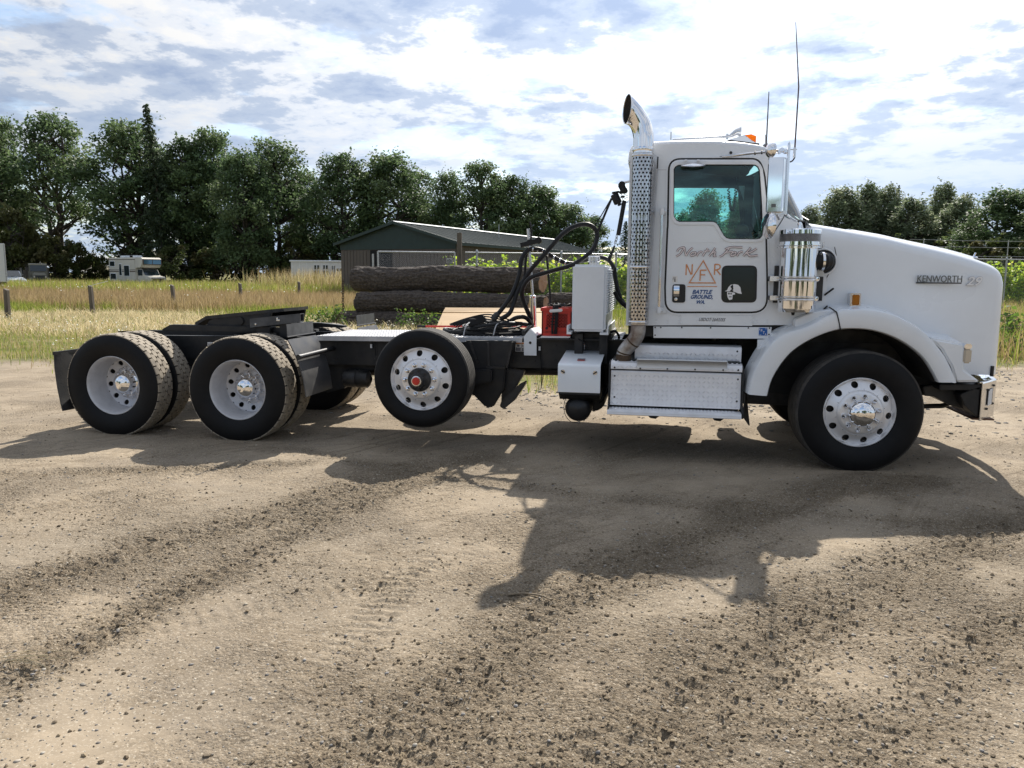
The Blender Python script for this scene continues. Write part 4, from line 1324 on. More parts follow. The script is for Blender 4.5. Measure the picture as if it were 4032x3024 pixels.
for (x, Y, zt, ln, lab) in [(-23.75, 20.8, 1.13, -.05, 'leaning weathered fence post in the field with a pale lath nailed at its top'),
                            (-23.35, 25.6, 1.12, -.07, 'weathered fence post in the field below the front of the motorhome'),
                            (-23.4, 31.6, 1.15, -.05, 'weathered fence post in the field below the tall reeds'),
                            (-23.35, 38.4, 1.18, 0.0, 'farthest weathered fence post in the field, nearest to the white office trailer'),
                            (-24.3, 17.2, 1.05, .02, 'weathered fence post at the frame edge of the field')]:
    o = empty('fence_post', (x, Y, 0)); tag(o, lab, 'fence post', 'wooden fence posts across the field')
    mb = MB(); h = .075
    pts = [(-h, -h), (h, -h), (h, h), (-h, h)]
    vs = [(px, py, -.1) for px, py in pts] + [(px * .95 + ln, py * .95, zt - (.06 if px > 0 else 0)) for px, py in pts]
    mb.add(vs, [(3, 2, 1, 0), (4, 5, 6, 7), (0, 1, 5, 4), (1, 2, 6, 5), (2, 3, 7, 6), (3, 0, 4, 7)])
    mb.build('shaft', M['wood'], o, bevel=.012)
    if Y == 20.8:
        q = MB(); q.bar((ln, 0, zt - .02), (ln + .55, .3, zt + .16), .03, .02); q.build('loose_lath', M['paper'], o)

# ------------------------------------------------------------------ log pile
M['log_bark'] = mat('rough_log_bark', (0.036, 0.028, 0.023), 0.95, col2=(0.105, 0.084, 0.07), vscale=13, stretch=(1.0, 1.3, 1.3), bump=1.0, bscale=22, detail=10)
M['log_end'] = mat('sawn_log_end', (0.42, 0.25, 0.165), 0.8, col2=(0.30, 0.16, 0.10), vscale=5, bump=0.25, bscale=30)


def log_thing(x0, x1, Y, z, r, label, seed, yaw=0.0, taper=0.92, chain_end=False):
    g = np.random.default_rng(seed)
    o = empty('log', ((x0 + x1) / 2, Y, z - r), absolute=False); o.rotation_euler = (0, 0, yaw); L_ = x1 - x0
    tag(o, label, 'log', 'bark covered logs in the pile')
    nx, na = 150, 110
    xs = np.linspace(-L_ / 2, L_ / 2, nx); A = np.linspace(0, 2 * math.pi, na, endpoint=False)
    X, AA = np.meshgrid(xs, A, indexing='ij')
    ru = 1.5 * vnoise(X * 2.4 + seed * 9.1 + 100, np.cos(AA) * 7 + np.sin(AA) * 3 + 50) + vnoise(X * 7 + 40, AA * 9 + seed)
    crack = np.abs(vnoise(X * 3.6 + seed * 3 + 60, AA * 5.5 + 31) - .5) * 2
    crack2 = np.abs(vnoise(X * 9 + seed * 5 + 90, AA * 13 + 11) - .5) * 2
    rr = r * (1 + (taper - 1) * (X / L_ + .5)) * (1 + .07 * (ru - 1.2) + .035 * (vnoise(X * 9 + seed, AA * 16 + 7) - .5) - .12 * np.clip(.38 - crack, 0, 1) - .08 * np.clip(.30 - crack2, 0, 1))
    endr = np.clip(1 - np.abs(X) / (L_ / 2), 0, .02) / .02
    rr = rr * (.955 + .045 * endr)
    V = np.stack([X + (vnoise(AA * 3 + seed, AA * 0 + 3) - .5) * .05 * (np.abs(X) > L_ * .499), rr * np.cos(AA), rr * np.sin(AA) + r], -1)
    bow = .05 * np.sin(X * .9 + seed) + .03 * np.sin(X * 2.1 + 2 * seed)
    V[..., 2] += bow * .6; V[..., 1] += bow
    idx = np.arange(nx * na).reshape(nx, na); nxt = np.roll(idx, -1, 1)
    F = np.stack([idx[:-1], nxt[:-1], nxt[1:], idx[1:]], -1).reshape(-1, 4)
    link('bark', np_mesh('bark', V.reshape(-1, 3), F, smooth=True, sharp=50), M['log_bark'], o)
    for e in (0, nx - 1):
        ring = V[e] * np.array([1, .93, .93]) + np.array([0, 0, r * .07]); c = ring.mean(0)
        ring2 = V[e] * np.array([1, .985, .985]) + np.array([0, 0, r * .015])
        vs = np.concatenate([[c + [(.012 if e else -.012), 0, 0]], ring]); fs = np.array([[0, 1 + k, 1 + (k + 1) % na] for k in range(na)])
        link('cut_end', np_mesh('cut_end', vs, fs, smooth=False), M['log_end'], o)
        vs = np.concatenate([ring, V[e]]); fs = np.array([[k, (k + 1) % na, na + (k + 1) % na, na + k] for k in range(na)])
        link('bark_rim', np_mesh('bark_rim', vs, fs), M['log_bark'], o)
    return o


def z6x(x, y, Y): return Z6.at(x, y, Y)
yaw0 = R(-13)                                  # the pile runs nearly across the view, its cut ends turned towards the camera
def pile_log(xl, yl0, yl1, xr, Y, label, seed, rot=0.0):
    a = Z6.at(xl, yl0, Y); b = Z6.at(xl, yl1, Y); c = Z6.at(xr, (yl0 + yl1) / 2, Y)
    r = (a.z - b.z) / 2 * .99
    L_ = (c.x - a.x) / math.cos(yaw0 + rot)
    o = log_thing(-L_ / 2, L_ / 2, 0, 0, r, label, seed)
    o.location = ((a.x + c.x) / 2, Y, (a.z + b.z) / 2 - r); o.rotation_euler = (0, 0, yaw0 + rot)
    return o


pile_log(150, 432, 662, 1885, 17.3, 'uppermost long log of the pile, with its pale red cut end towards the hoses', 1)
pile_log(190, 655, 842, 1790, 16.7, 'second log of the pile, directly under the uppermost log on the near side', 2)
pile_log(20, 835, 1010, 1760, 16.6, 'lowest log of the pile, its far end sticking out beyond the hanging chain', 3)
pile_log(330, 668, 842, 1905, 18.3, 'log at mid height at the back of the pile behind the second log', 4)
pile_log(260, 842, 1010, 1900, 18.4, 'log on the ground at the back of the pile', 5)
o = pile_log(1900, 655, 838, 2320, 18.6, 'short dark log lying behind the crate and tank, past the pile end', 6, R(4))
o = pile_log(1880, 838, 1000, 2420, 18.4, 'lower short log behind the red crate', 7, R(4))


def chain(name, pts, pitch, r, label, cat='chain', parent=None, m=None):
    P = smooth_path(pts, 30); D = [0]
    for a, b in zip(P[:-1], P[1:]): D.append(D[-1] + (b - a).length)
    n = int(D[-1] / pitch); mb = MB(); ch = None
    if parent is None: ch = empty(name, P[0], absolute=True); tag(ch, label, cat)
    for k in range(n):
        s = (k + .5) * pitch
        i = min(max(int(np.searchsorted(D, s)), 1), len(P) - 1)
        c = P[i]; t = (P[i] - P[i - 1]).normalized(); u = t.orthogonal().normalized(); w = t.cross(u)
        q = u if k % 2 else w
        mb.tube([c + t * math.cos(a) * pitch * .72 + q * math.sin(a) * pitch * .42 for a in np.linspace(0, 2 * math.pi, 8, endpoint=False)], r, 5, close=True)
        if ch: mb.build('link', m or M['galv'], ch); mb = MB()
    if ch: return ch
    o = mb.build(name, m or M['galv'], parent)
    return o


M['rust'] = mat('rusty_chain', (0.10, 0.065, 0.04), 0.7, metal=.3, var=.4, vscale=30)
cy = 15.6
chain('chain', [Z6.at(112, 545, cy), Z6.at(112, 640, cy), Z6.at(112, 740, cy), Z6.at(112, 822, cy), Z6.at(75, 870, cy - .25), Z6.at(40, 935, cy - .3)], 0.075, 0.011, 'rusty chain hanging down at the left end of the log pile', m=M['rust'])

# boards leaning behind the far side of the deck
def leaning_board(name, pts, label, th=.04):
    """pts: four (x6, y6, Y)"""
    P = [Z6.at(x, y, Y) for x, y, Y in pts]
    n = (P[1] - P[0]).cross(P[3] - P[0]).normalized() * th
    mb = MB(); mb.add(P + [p + n for p in P], [(3, 2, 1, 0), (4, 5, 6, 7), (0, 1, 5, 4), (1, 2, 6, 5), (2, 3, 7, 6), (3, 0, 4, 7)])
    tag(mb.build(name, M['lumber'], bevel=.006), label, 'board', 'pale boards leaning by the log pile')


leaning_board('board', [(1003, 797, 14.3), (1850, 802, 14.3), (1850, 838, 14.05), (980, 839, 14.05)], 'upper narrow pale timber board leaning below the logs')
leaning_board('board', [(978, 845, 14.03), (1850, 843, 14.03), (1850, 1010, 12.9), (906, 1010, 12.9)], 'wide pale plywood board behind the deck, below the narrow one')

# ------------------------------------------------------------------ things parked across the field
M['cream'] = mat('cream_body', (0.62, 0.59, 0.52), 0.4, var=0.12, vscale=1.5)
M['brown_stripe'] = mat('brown_stripe', (0.10, 0.07, 0.05), 0.5)
M['car_glass'] = mat('dark_car_glass', (0.02, 0.03, 0.035), 0.06, spec=0.8)
M['blue_glass'] = mat('sky_tinted_glass', (0.10, 0.22, 0.30), 0.05, spec=1.0, metal=.4)
M['old_green'] = mat('dusty_olive_paint', (0.16, 0.15, 0.11), 0.6, var=0.3, vscale=3)
M['shed_white'] = mat('white_siding', (0.70, 0.70, 0.68), 0.5, var=0.08, vscale=1.5)


def wheel_simple(par, x, y, r, w=.22):
    mb = MB(); mb.lathe([(r * .55, -w / 2), (r * .95, -w / 2), (r, -w * .3), (r, w * .3), (r * .95, w / 2), (r * .55, w / 2)], (x, y, r), 'y', 20); mb.build('tyre', M['rubber'], par)
    mb = MB(); mb.lathe([(.001, -w * .4), (r * .3, -w * .42), (r * .57, -w * .5)], (x, y, r), 'y', 16); mb.build('wheel_disc', M['alloy_dull'], par)


def build_motorhome():
    p = at_d(303, 600, 79); o = empty('motorhome', (p.x - .6, p.y, 0)); o.rotation_euler = (0, 0, R(-22)); o.scale = (.93, .93, 1.06)
    tag(o, 'cream motorhome with brown stripes and a cab-over bunk parked in tall grass', 'motorhome')
    # local: x forward, y to its left; right side (-y) faces the camera's left
    b = MB(); b.box(-2.9, 2.0, -1.15, 1.15, .55, 2.95); b.build('body', M['cream'], o, bevel=.07, seg=3)
    c = MB(); c.prism([(1.9, 1.95), (2.0, 2.95), (3.0, 2.95), (3.28, 2.78), (3.30, 2.45), (2.95, 2.02)], -1.13, 1.13); c.build('cab_over', M['cream'], o, bevel=.05, seg=2)
    n = MB(); n.prism([(1.9, .45), (1.9, 1.95), (2.7, 1.9), (3.2, 1.28), (4.05, 1.18), (4.15, .95), (4.12, .5)], -.95, .95); n.build('cab', M['cream'], o, bevel=.05)
    w = MB(); w.add([(2.74, -.82, 1.88), (2.74, .82, 1.88), (3.2, .86, 1.32), (3.2, -.86, 1.32)], [(0, 1, 2, 3)]); w.v = [(x + .02, y, z + .015) for x, y, z in w.v]; w.build('windscreen', M['car_glass'], o, solid=.01)
    for y0, y1 in ((-.98, -.04), (.04, .98)):
        w = MB(); w.box(3.285, 3.315, y0, y1, 2.34, 2.72); w.build('bunk_window', M['blue_glass'], o)
    w = MB(); w.box(3.27, 3.30, -1.1, 1.1, 2.28, 2.78); w.build('bunk_window_band', M['brown_stripe'], o)
    for x0, x1, z0, z1 in ((-2.6, -1.75, 2.15, 2.6), (-2.6, -1.6, .95, 1.45), (-.9, -.5, 1.3, 2.35), (.0, .9, 1.25, 2.2)):
        f = MB(); f.box(x0 - .05, x1 + .05, -1.175, -1.145, z0 - .05, z1 + .05); fo = f.build('window', M['white_trim'], o)
        f = MB(); f.box(x0, x1, -1.185, -1.17, z0, z1); f.build('pane', M['car_glass'], fo)
    for z0, z1 in ((1.62, 1.72), (1.80, 1.84), (2.74, 2.80)):
        f = MB(); f.box(-2.88, 1.98, -1.165, -1.148, z0, z1); f.build('stripe', M['brown_stripe'], o)
    f = MB(); f.box(2.1, 2.9, -.975, -.945, 1.3, 1.85); f.build('cab_side_window', M['car_glass'], o)
    for x in (-1.7, .6): f = MB(); f.box(x - .35, x + .4, -.3, .4, 2.94, 3.16); f.build('roof_unit', M['white_trim'], o, bevel=.05)
    f = MB()
    for s in (-.8, .8): f.tube([(-2.8, s, 2.95), (-2.8, s, 3.2), (-1.2, s, 3.2), (-1.2, s, 2.95)], .02, 6)
    f.build('roof_rack', M['galv'], o)
    f = MB(); f.box(4.1, 4.17, -.8, .8, .68, 1.05); f.build('grille', M['brown_stripe'], o)
    for y in (-.72, .72): f = MB(); f.lathe([(.001, .03), (.09, .02), (.1, 0)], (4.165, y, .88), 'x', 14); f.build('headlight', M['clear_lens'], o)
    f = MB(); f.box(4.12, 4.25, -1.0, 1.0, .42, .6); f.build('bumper', M['chrome_soft'], o, bevel=.03)
    for x in (-1.6, 3.1):
        for y in (-.95, .95): wheel_simple(o, x, y, .36)


build_motorhome()


def build_old_truck():
    p = at_d(82, 600, 78); o = empty('old_truck', (p.x, p.y, 0)); o.rotation_euler = (0, 0, R(-44)); tag(o, 'dusty olive old flatbed truck facing the yard, far left in the grass', 'truck')
    o.scale = (.92, .92, .96)
    f = MB(); f.prism([(-.3, .6), (-.3, 1.5), (-.2, 2.45), (.75, 2.5), (1.05, 1.75), (1.05, .6)], -.85, .85); f.build('cab', M['old_green'], o, bevel=.06)
    f = MB(); f.prism([(1.0, .65), (1.0, 1.68), (2.3, 1.5), (2.45, 1.35), (2.45, .65)], -.62, .62); f.build('hood', M['old_green'], o, bevel=.08, seg=3)
    f = MB(); f.box(-.25, .8, -.88, .88, 2.46, 2.56); f.build('cab_roof', M['cream'], o, bevel=.05)
    f = MB(); f.add([(.80, -.72, 2.38), (.80, .72, 2.38), (1.06, .74, 1.80), (1.06, -.74, 1.80)], [(0, 1, 2, 3)]); f.v = [(x + .02, y, z) for x, y, z in f.v]; f.build('windscreen', M['car_glass'], o, solid=.01)
    f = MB(); f.box(-.1, .65, -.865, -.84, 1.78, 2.36); f.build('side_window', M['car_glass'], o)
    for s in (-1, 1):
        f = MB(); f.prism([(1.3, .6), (1.35, .95), (1.6, 1.15), (2.1, 1.15), (2.45, .9), (2.5, .6)], min(s * .6, s * .95), max(s * .6, s * .95)); f.build('fender', M['old_green'], o, bevel=.06)
        f = MB(); f.lathe([(.001, .05), (.1, .03), (.11, 0)], (2.45, s * .5, 1.2), 'x', 14); f.build('headlight', M['clear_lens'], o)
        wheel_simple(o, 1.9, s * .8, .42); wheel_simple(o, -2.2, s * .8, .42)
    f = MB(); f.box(-3.8, -.4, -1.1, 1.1, 1.0, 1.16); f.build('flatbed', M['wood'], o)
    f = MB()
    for x in (-3.6, -2.6, -1.6, -.5):
        f.box(x - .04, x + .04, -1.1, -1.04, 1.1, 1.9)
    f.box(-.5, -.42, -1.1, 1.1, 1.1, 2.2); f.build('stake', M['wood'], o)
    f = MB(); f.box(2.44, 2.5, -.45, .45, .75, 1.35); f.build('grille', M['dull_black'], o)
    f = MB(); f.tube([(.5, -.95, 1.9), (.5, -1.08, 2.5)], .03, 6); f.build('exhaust', M['dull_black'], o)


build_old_truck()


def build_far_left():
    p = at_d(-1, 560, 56); o = empty('box_trailer', (p.x - 1.05, p.y, 0)); o.rotation_euler = (0, 0, R(44)); tag(o, 'tall white box trailer cut off by the frame edge', 'trailer')
    z = at_d(5, 525, 56).z
    f = MB(); f.box(-1.3, 1.15, 0, 7, .9, z); f.build('box', M['shed_white'], o, bevel=.03)
    f = MB()
    for x in (-1.2, 1.05): f.box(x, x + .08, -.02, .0, .95, z - .05)
    f.build('corner_post', M['galv'], o)
    f = MB(); f.box(-1.2, 1.1, .1, 6.8, .7, .9); f.build('chassis', M['black'], o)
    for y in (4.5, 5.6):
        for x in (-1.0, .85): wheel_simple(o, x, y, .48)
    p = at_d(24, 596, 74); o = empty('parked_car', (p.x, p.y, 0)); o.rotation_euler = (0, 0, R(-35)); o.scale = (.95, .95, 1.15); tag(o, 'white car half hidden in the grass between box trailer and old truck', 'car')
    f = MB(); f.prism([(-2.1, .35), (-2.15, .9), (-1.0, 1.0), (.9, 1.0), (2.0, .88), (2.2, .7), (2.2, .35)], -.85, .85); f.build('body', M['white'], o, bevel=.08, seg=3)
    f = MB(); f.prism([(-1.5, 1.0), (-1.0, 1.5), (.2, 1.52), (1.0, 1.0)], -.72, .72); co = f.build('cabin', M['white'], o, bevel=.06)
    f = MB(); f.prism([(-1.25, 1.05), (-.9, 1.42), (.15, 1.44), (.75, 1.05)], -.735, -.715); f.build('side_glass', M['car_glass'], o)
    f = MB(); f.add([(.26, -.6, 1.49), (.26, .6, 1.49), (.98, .66, 1.05), (.98, -.66, 1.05)], [(0, 1, 2, 3)]); f.v = [(x + .02, y, z + .02) for x, y, z in f.v]; f.build('windscreen', M['car_glass'], o, solid=.01)
    for x in (-1.35, 1.4):
        for y in (-.8, .8): wheel_simple(o, x, y, .32)
    p = at_d(62, 590, 84); o = empty('parked_van', (p.x, p.y, 0)); o.rotation_euler = (0, 0, R(-40)); tag(o, 'white van roof showing behind the old truck cab', 'van')
    f = MB(); f.prism([(-2.3, .4), (-2.3, 2.1), (1.2, 2.1), (1.9, 1.3), (2.5, 1.15), (2.5, .4)], -.95, .95); f.build('body', M['cream'], o, bevel=.1, seg=3)
    f = MB(); f.add([(1.26, -.8, 2.03), (1.26, .8, 2.03), (1.88, .85, 1.36), (1.88, -.85, 1.36)], [(0, 1, 2, 3)]); f.v = [(x + .03, y, z + .03) for x, y, z in f.v]; f.build('windscreen', M['car_glass'], o, solid=.01)
    for x in (-1.5, 1.7):
        for y in (-.85, .85): wheel_simple(o, x, y, .35)


build_far_left()


def build_office():
    ZL = Zm(0, 350, 1400 / 2212); D = 64
    def q(x, y):
        u, v = ZL.px(x, y); return at_d(u / S4, v / S4, D)
    a, b = q(1930, 1066), q(2240, 1066); l = q(1858, 1068)
    z1 = a.z
    o = empty('site_trailer', (a.x, a.y, 0)); d = (b - a); d.z = 0; L_ = d.length; o.rotation_euler = (0, 0, math.atan2(d.y, d.x)); tag(o, 'white portable office trailer with dark windows left of the barn', 'trailer')
    f = MB(); f.box(-1.6, L_, 0, 3.0, .55, z1 - .12); f.build('body', M['shed_white'], o, bevel=.03)
    f = MB(); f.box(-1.7, L_ + .1, -.1, 3.1, z1 - .12, z1); f.build('roof', M['white_trim'], o, bevel=.03)
    k = lambda x: (q(x, 1100) - a).dot(d.normalized())
    for x0, x1, y0, y1 in ((1955, 1985, 1097, 1155), (2010, 2038, 1097, 1155), (2064, 2081, 1100, 1150), (2094, 2123, 1117, 1136)):
        za, zb = q(x0, y1).z, q(x0, y0).z
        f = MB(); f.box(k(x0) - .05, k(x1) + .05, -.03, .0, za - .05, zb + .05); w = f.build('window', M['shed_white'], o)
        f = MB(); f.box(k(x0), k(x1), -.035, -.028, za, zb); f.build('pane', M['car_glass'], w)
        f = MB(); f.box((k(x0) + k(x1)) / 2 - .03, (k(x0) + k(x1)) / 2 + .03, -.05, -.036, za, zb)
        if x0 < 2060: f.box(k(x0), k(x1), -.05, -.037, (za + zb) / 2 - .03, (za + zb) / 2 + .03)
        f.build('glazing_bar', M['white_trim'], w)
    f = MB()
    for x in np.arange(-1.5, L_, .6): f.box(x, x + .025, -.012, .001, .6, z1 - .14)
    tag(f.build('siding_seam', M['white_trim'], o), kind='stuff')
    for x in (0.4, L_ - 1): wheel_simple(o, x, .15, .36)


build_office()

# ================================================================== the truck
T = empty('semi_truck', (-3.5, 1.2, 0), absolute=True)
tag(T, 'white day cab semi truck with chrome exhaust stack and raised lift axle on dirt', 'truck')
X_LIFT, Z_LIFT, X_D1, X_D2 = -3.859, 0.668, -5.725, -7.087


def ribbon(mb, pts, w, Y, close=False, t=0.0012):
    """flat painted stroke in the XZ plane"""
    P = [Vector((p[0], 0, p[1])) for p in pts]; n = len(P); L_, R_ = [], []
    for i in range(n):
        a = P[(i - 1) % n] if (close or i > 0) else P[i]; b = P[(i + 1) % n] if (close or i < n - 1) else P[i]
        d = (b - a).normalized(); s = Vector((-d.z, 0, d.x)); k = 1.0
        if 0 < i < n - 1 or close:
            d1 = (P[i] - a).normalized(); s1 = Vector((-d1.z, 0, d1.x)); k = 1 / max(s.dot(s1), .55)
        L_.append(P[i] + s * w / 2 * k + Vector((0, Y, 0))); R_.append(P[i] - s * w / 2 * k + Vector((0, Y, 0)))
    off = Vector((0, t, 0))
    vs = L_ + R_ + [p + off for p in L_] + [p + off for p in R_]
    fs = []
    for i in range(n if close else n - 1):
        j = (i + 1) % n
        fs += [(i, n + i, n + j, j), (2 * n + i, 2 * n + j, 3 * n + j, 3 * n + i), (i, j, 2 * n + j, 2 * n + i), (n + j, n + i, 3 * n + i, 3 * n + j)]
    if not close: fs += [(0, 2 * n, 3 * n, n), (n - 1, 2 * n - 1, 4 * n - 1, 3 * n - 1)]
    mb.add(vs, fs)


def rivets(mb, pts, Y, r=0.006):
    for x, z in pts: mb.lathe([(0.0005, -r * .55), (r * .7, -r * .4), (r, 0)], (x, Y, z), 'y', 8)


def lugs(mb, O, ux, uy, un, w, h, pitch=0.040, l=0.032, b=0.0105, t=0.007, margin=0.008):
    """raised tread-plate lozenges over a w x h sheet; O corner, ux/uy unit directions, un outward"""
    O, ux, uy, un = Vector(O), Vector(ux), Vector(uy), Vector(un)
    for i in range(int((w - margin * 2) / pitch) + 1):
        for j in range(int((h - margin * 2) / pitch) + 1):
            cx, cy = margin + pitch * (.35 + i), margin + pitch * (.35 + j)
            if cx > w - margin or cy > h - margin: continue
            s = 1 if (i + j) % 2 else -1
            d = (ux + uy * s).normalized(); e = un.cross(d)
            c = O + ux * cx + uy * cy
            v = [c - d * l / 2, c - e * b / 2, c + d * l / 2, c + e * b / 2, c - d * l * .22 + un * t, c + d * l * .22 + un * t]
            mb.add(v, [(0, 1, 4), (1, 2, 5), (1, 5, 4), (2, 3, 5), (3, 0, 4), (3, 4, 5)])


# ------------------------------------------------------------------ wheels
def tyre_profile(w=0.28, k=1.0):
    h = [(0.286, .050), (0.296, .030), (0.315, .018), (0.36, .004), (0.41, -.004), (0.45, .000), (0.485, .010), (0.505, .022)]
    h = [(.286 + (r - .286) * k, y) for r, y in h]
    return h + [(r, w - y) for r, y in h[::-1]]


def make_tyres():
    out = {}
    mb = MB(); mb.lathe(tyre_profile(), (0, 0, 0), 'y', 80); out['side'] = mb.mesh('tyre', sharp=50)
    # ribbed tread
    pr = [(0.505, .022), (0.5185, .034)]
    ys = np.linspace(.034, .246, 6)
    for i in range(5):
        a, b = ys[i], ys[i + 1]
        g = .005
        pr += [(0.5225, a + (g if i else .004)), (0.5225, b - (g if i < 4 else .004))]
        if i < 4: pr += [(0.509, b - g + .001), (0.509, b + g - .001)]
    pr += [(0.5185, .246), (0.505, .258)]
    mb = MB(); mb.lathe(pr, (0, 0, 0), 'y', 96); out['rib'] = mb.mesh('tread', sharp=30)
    mb = MB(); mb.lathe(tyre_profile(.36), (0, 0, 0), 'y', 80); out['wide_side'] = mb.mesh('tyre', sharp=50); out['wide_side'].materials.append(M['tyre'])
    mb = MB(); mb.lathe([(r, y if y < .1 else y + .08) if not .1 < y < .18 else (r, y + .04) for r, y in pr], (0, 0, 0), 'y', 96); out['wide_rib'] = mb.mesh('tread', sharp=30)
    KL = .735                                              # the lift axle runs on low tyres
    mb = MB(); mb.lathe(tyre_profile(.32, KL), (0, 0, 0), 'y', 80); out['low_side'] = mb.mesh('tyre', sharp=50); out['low_side'].materials.append(M['tyre'])
    mb = MB(); mb.lathe([(.286 + (r - .286) * KL + .002, y * .32 / .28) for r, y in pr], (0, 0, 0), 'y', 96); out['low_rib'] = mb.mesh('tread', sharp=30)
    # block tread
    mb = MB(); mb.lathe([(0.505, .022), (0.509, .034), (0.509, .246), (0.505, .258)], (0, 0, 0), 'y', 80); out['base'] = mb.mesh('tread_base', sharp=50)
    mb = MB(); n = 36; pitch = 2 * math.pi / n
    rows = [(.045, .030, 0, 1), (.0875, .0262, .5, 0), (.140, .0285, 0, 0), (.1925, .0262, .5, 0), (.235, .030, 0, 2)]
    for yc, hw, ph, edge in rows:
        for k in range(n):
            a0 = (k + ph) * pitch
            if edge == 0: pts = [(-.49, 0), (-.24, hw), (.24, hw), (.49, 0), (.24, -hw), (-.24, -hw)]
            elif edge == 1: pts = [(-.44, -.020), (-.44, .010), (-.25, .024), (.25, .024), (.44, .010), (.44, -.020)]
            else: pts = [(-.44, .020), (-.44, -.010), (-.25, -.024), (.25, -.024), (.44, -.010), (.44, .020)]
            m = len(pts); vs = []
            for r in (0.506, 0.5235):
                for i, (pa, py) in enumerate(pts):
                    a = a0 + pa * pitch * (.97 if r > .51 else 1.0)
                    rr = r
                    if edge == 1 and py < 0: rr = r - .007
                    if edge == 2 and py > 0: rr = r - .007
                    vs.append((math.cos(a) * rr, yc + py, math.sin(a) * rr))
            mb.add(vs, [tuple(range(m, 2 * m))] + [(i, (i + 1) % m, m + (i + 1) % m, m + i) for i in range(m)])
    out['block'] = mb.mesh('tread', sharp=20)
    for k in ('side',): out[k].materials.append(M['tyre'])
    for k in ('rib', 'base', 'block'): out[k].materials.append(M['tread'] if k != 'base' else M['rubber'])
    M['tread_rib'] = mat('worn_tread_rubber', (.058, .053, .047), .85, col2=(.030, .028, .026), vscale=18)
    for k in ('rib', 'low_rib', 'wide_rib'): out[k].materials.clear(); out[k].materials.append(M['tread_rib'])
    return out


TY = make_tyres()


def ring_plate(r0, y0, r1, y1, rh, nh, hr, th=.012, a_off=0.0):
    """conical ring with round hand holes, as verts/faces: one even patch of quads round every hole"""
    vs, fs = [], []; m = 32; da = math.pi / nh
    yr = lambda r: y0 + (y1 - y0) * (r - r0) / (r1 - r0)
    for k in range(nh):
        a0 = a_off + 2 * da * k; b = len(vs); rings = [[], [], [], []]
        for i in range(m):
            t = 2 * math.pi * i / m; c, s = math.cos(t), math.sin(t)
            # meet the edge of the sector in (angle, radius)
            ka = da * rh / abs(c) if abs(c) > 1e-6 else 9; kr = ((r1 - rh) if s > 0 else (rh - r0)) / abs(s) if abs(s) > 1e-6 else 9
            q = min(ka, kr)
            for j, f in enumerate((q, hr + (q - hr) * .45, hr)):
                da_, rr = f * c / rh, rh + f * s
                rings[j].append((math.cos(a0 + da_) * rr, yr(rr), math.sin(a0 + da_) * rr))
            da_, rr = hr * c / rh, rh + hr * s
            rings[3].append((math.cos(a0 + da_) * rr, yr(rr) + th, math.sin(a0 + da_) * rr))
        for rg in rings: vs += rg
        for j in range(3):
            for i in range(m):
                i2 = (i + 1) % m
                fs.append((b + j * m + i, b + j * m + i2, b + (j + 1) * m + i2, b + (j + 1) * m + i))
    return vs, fs


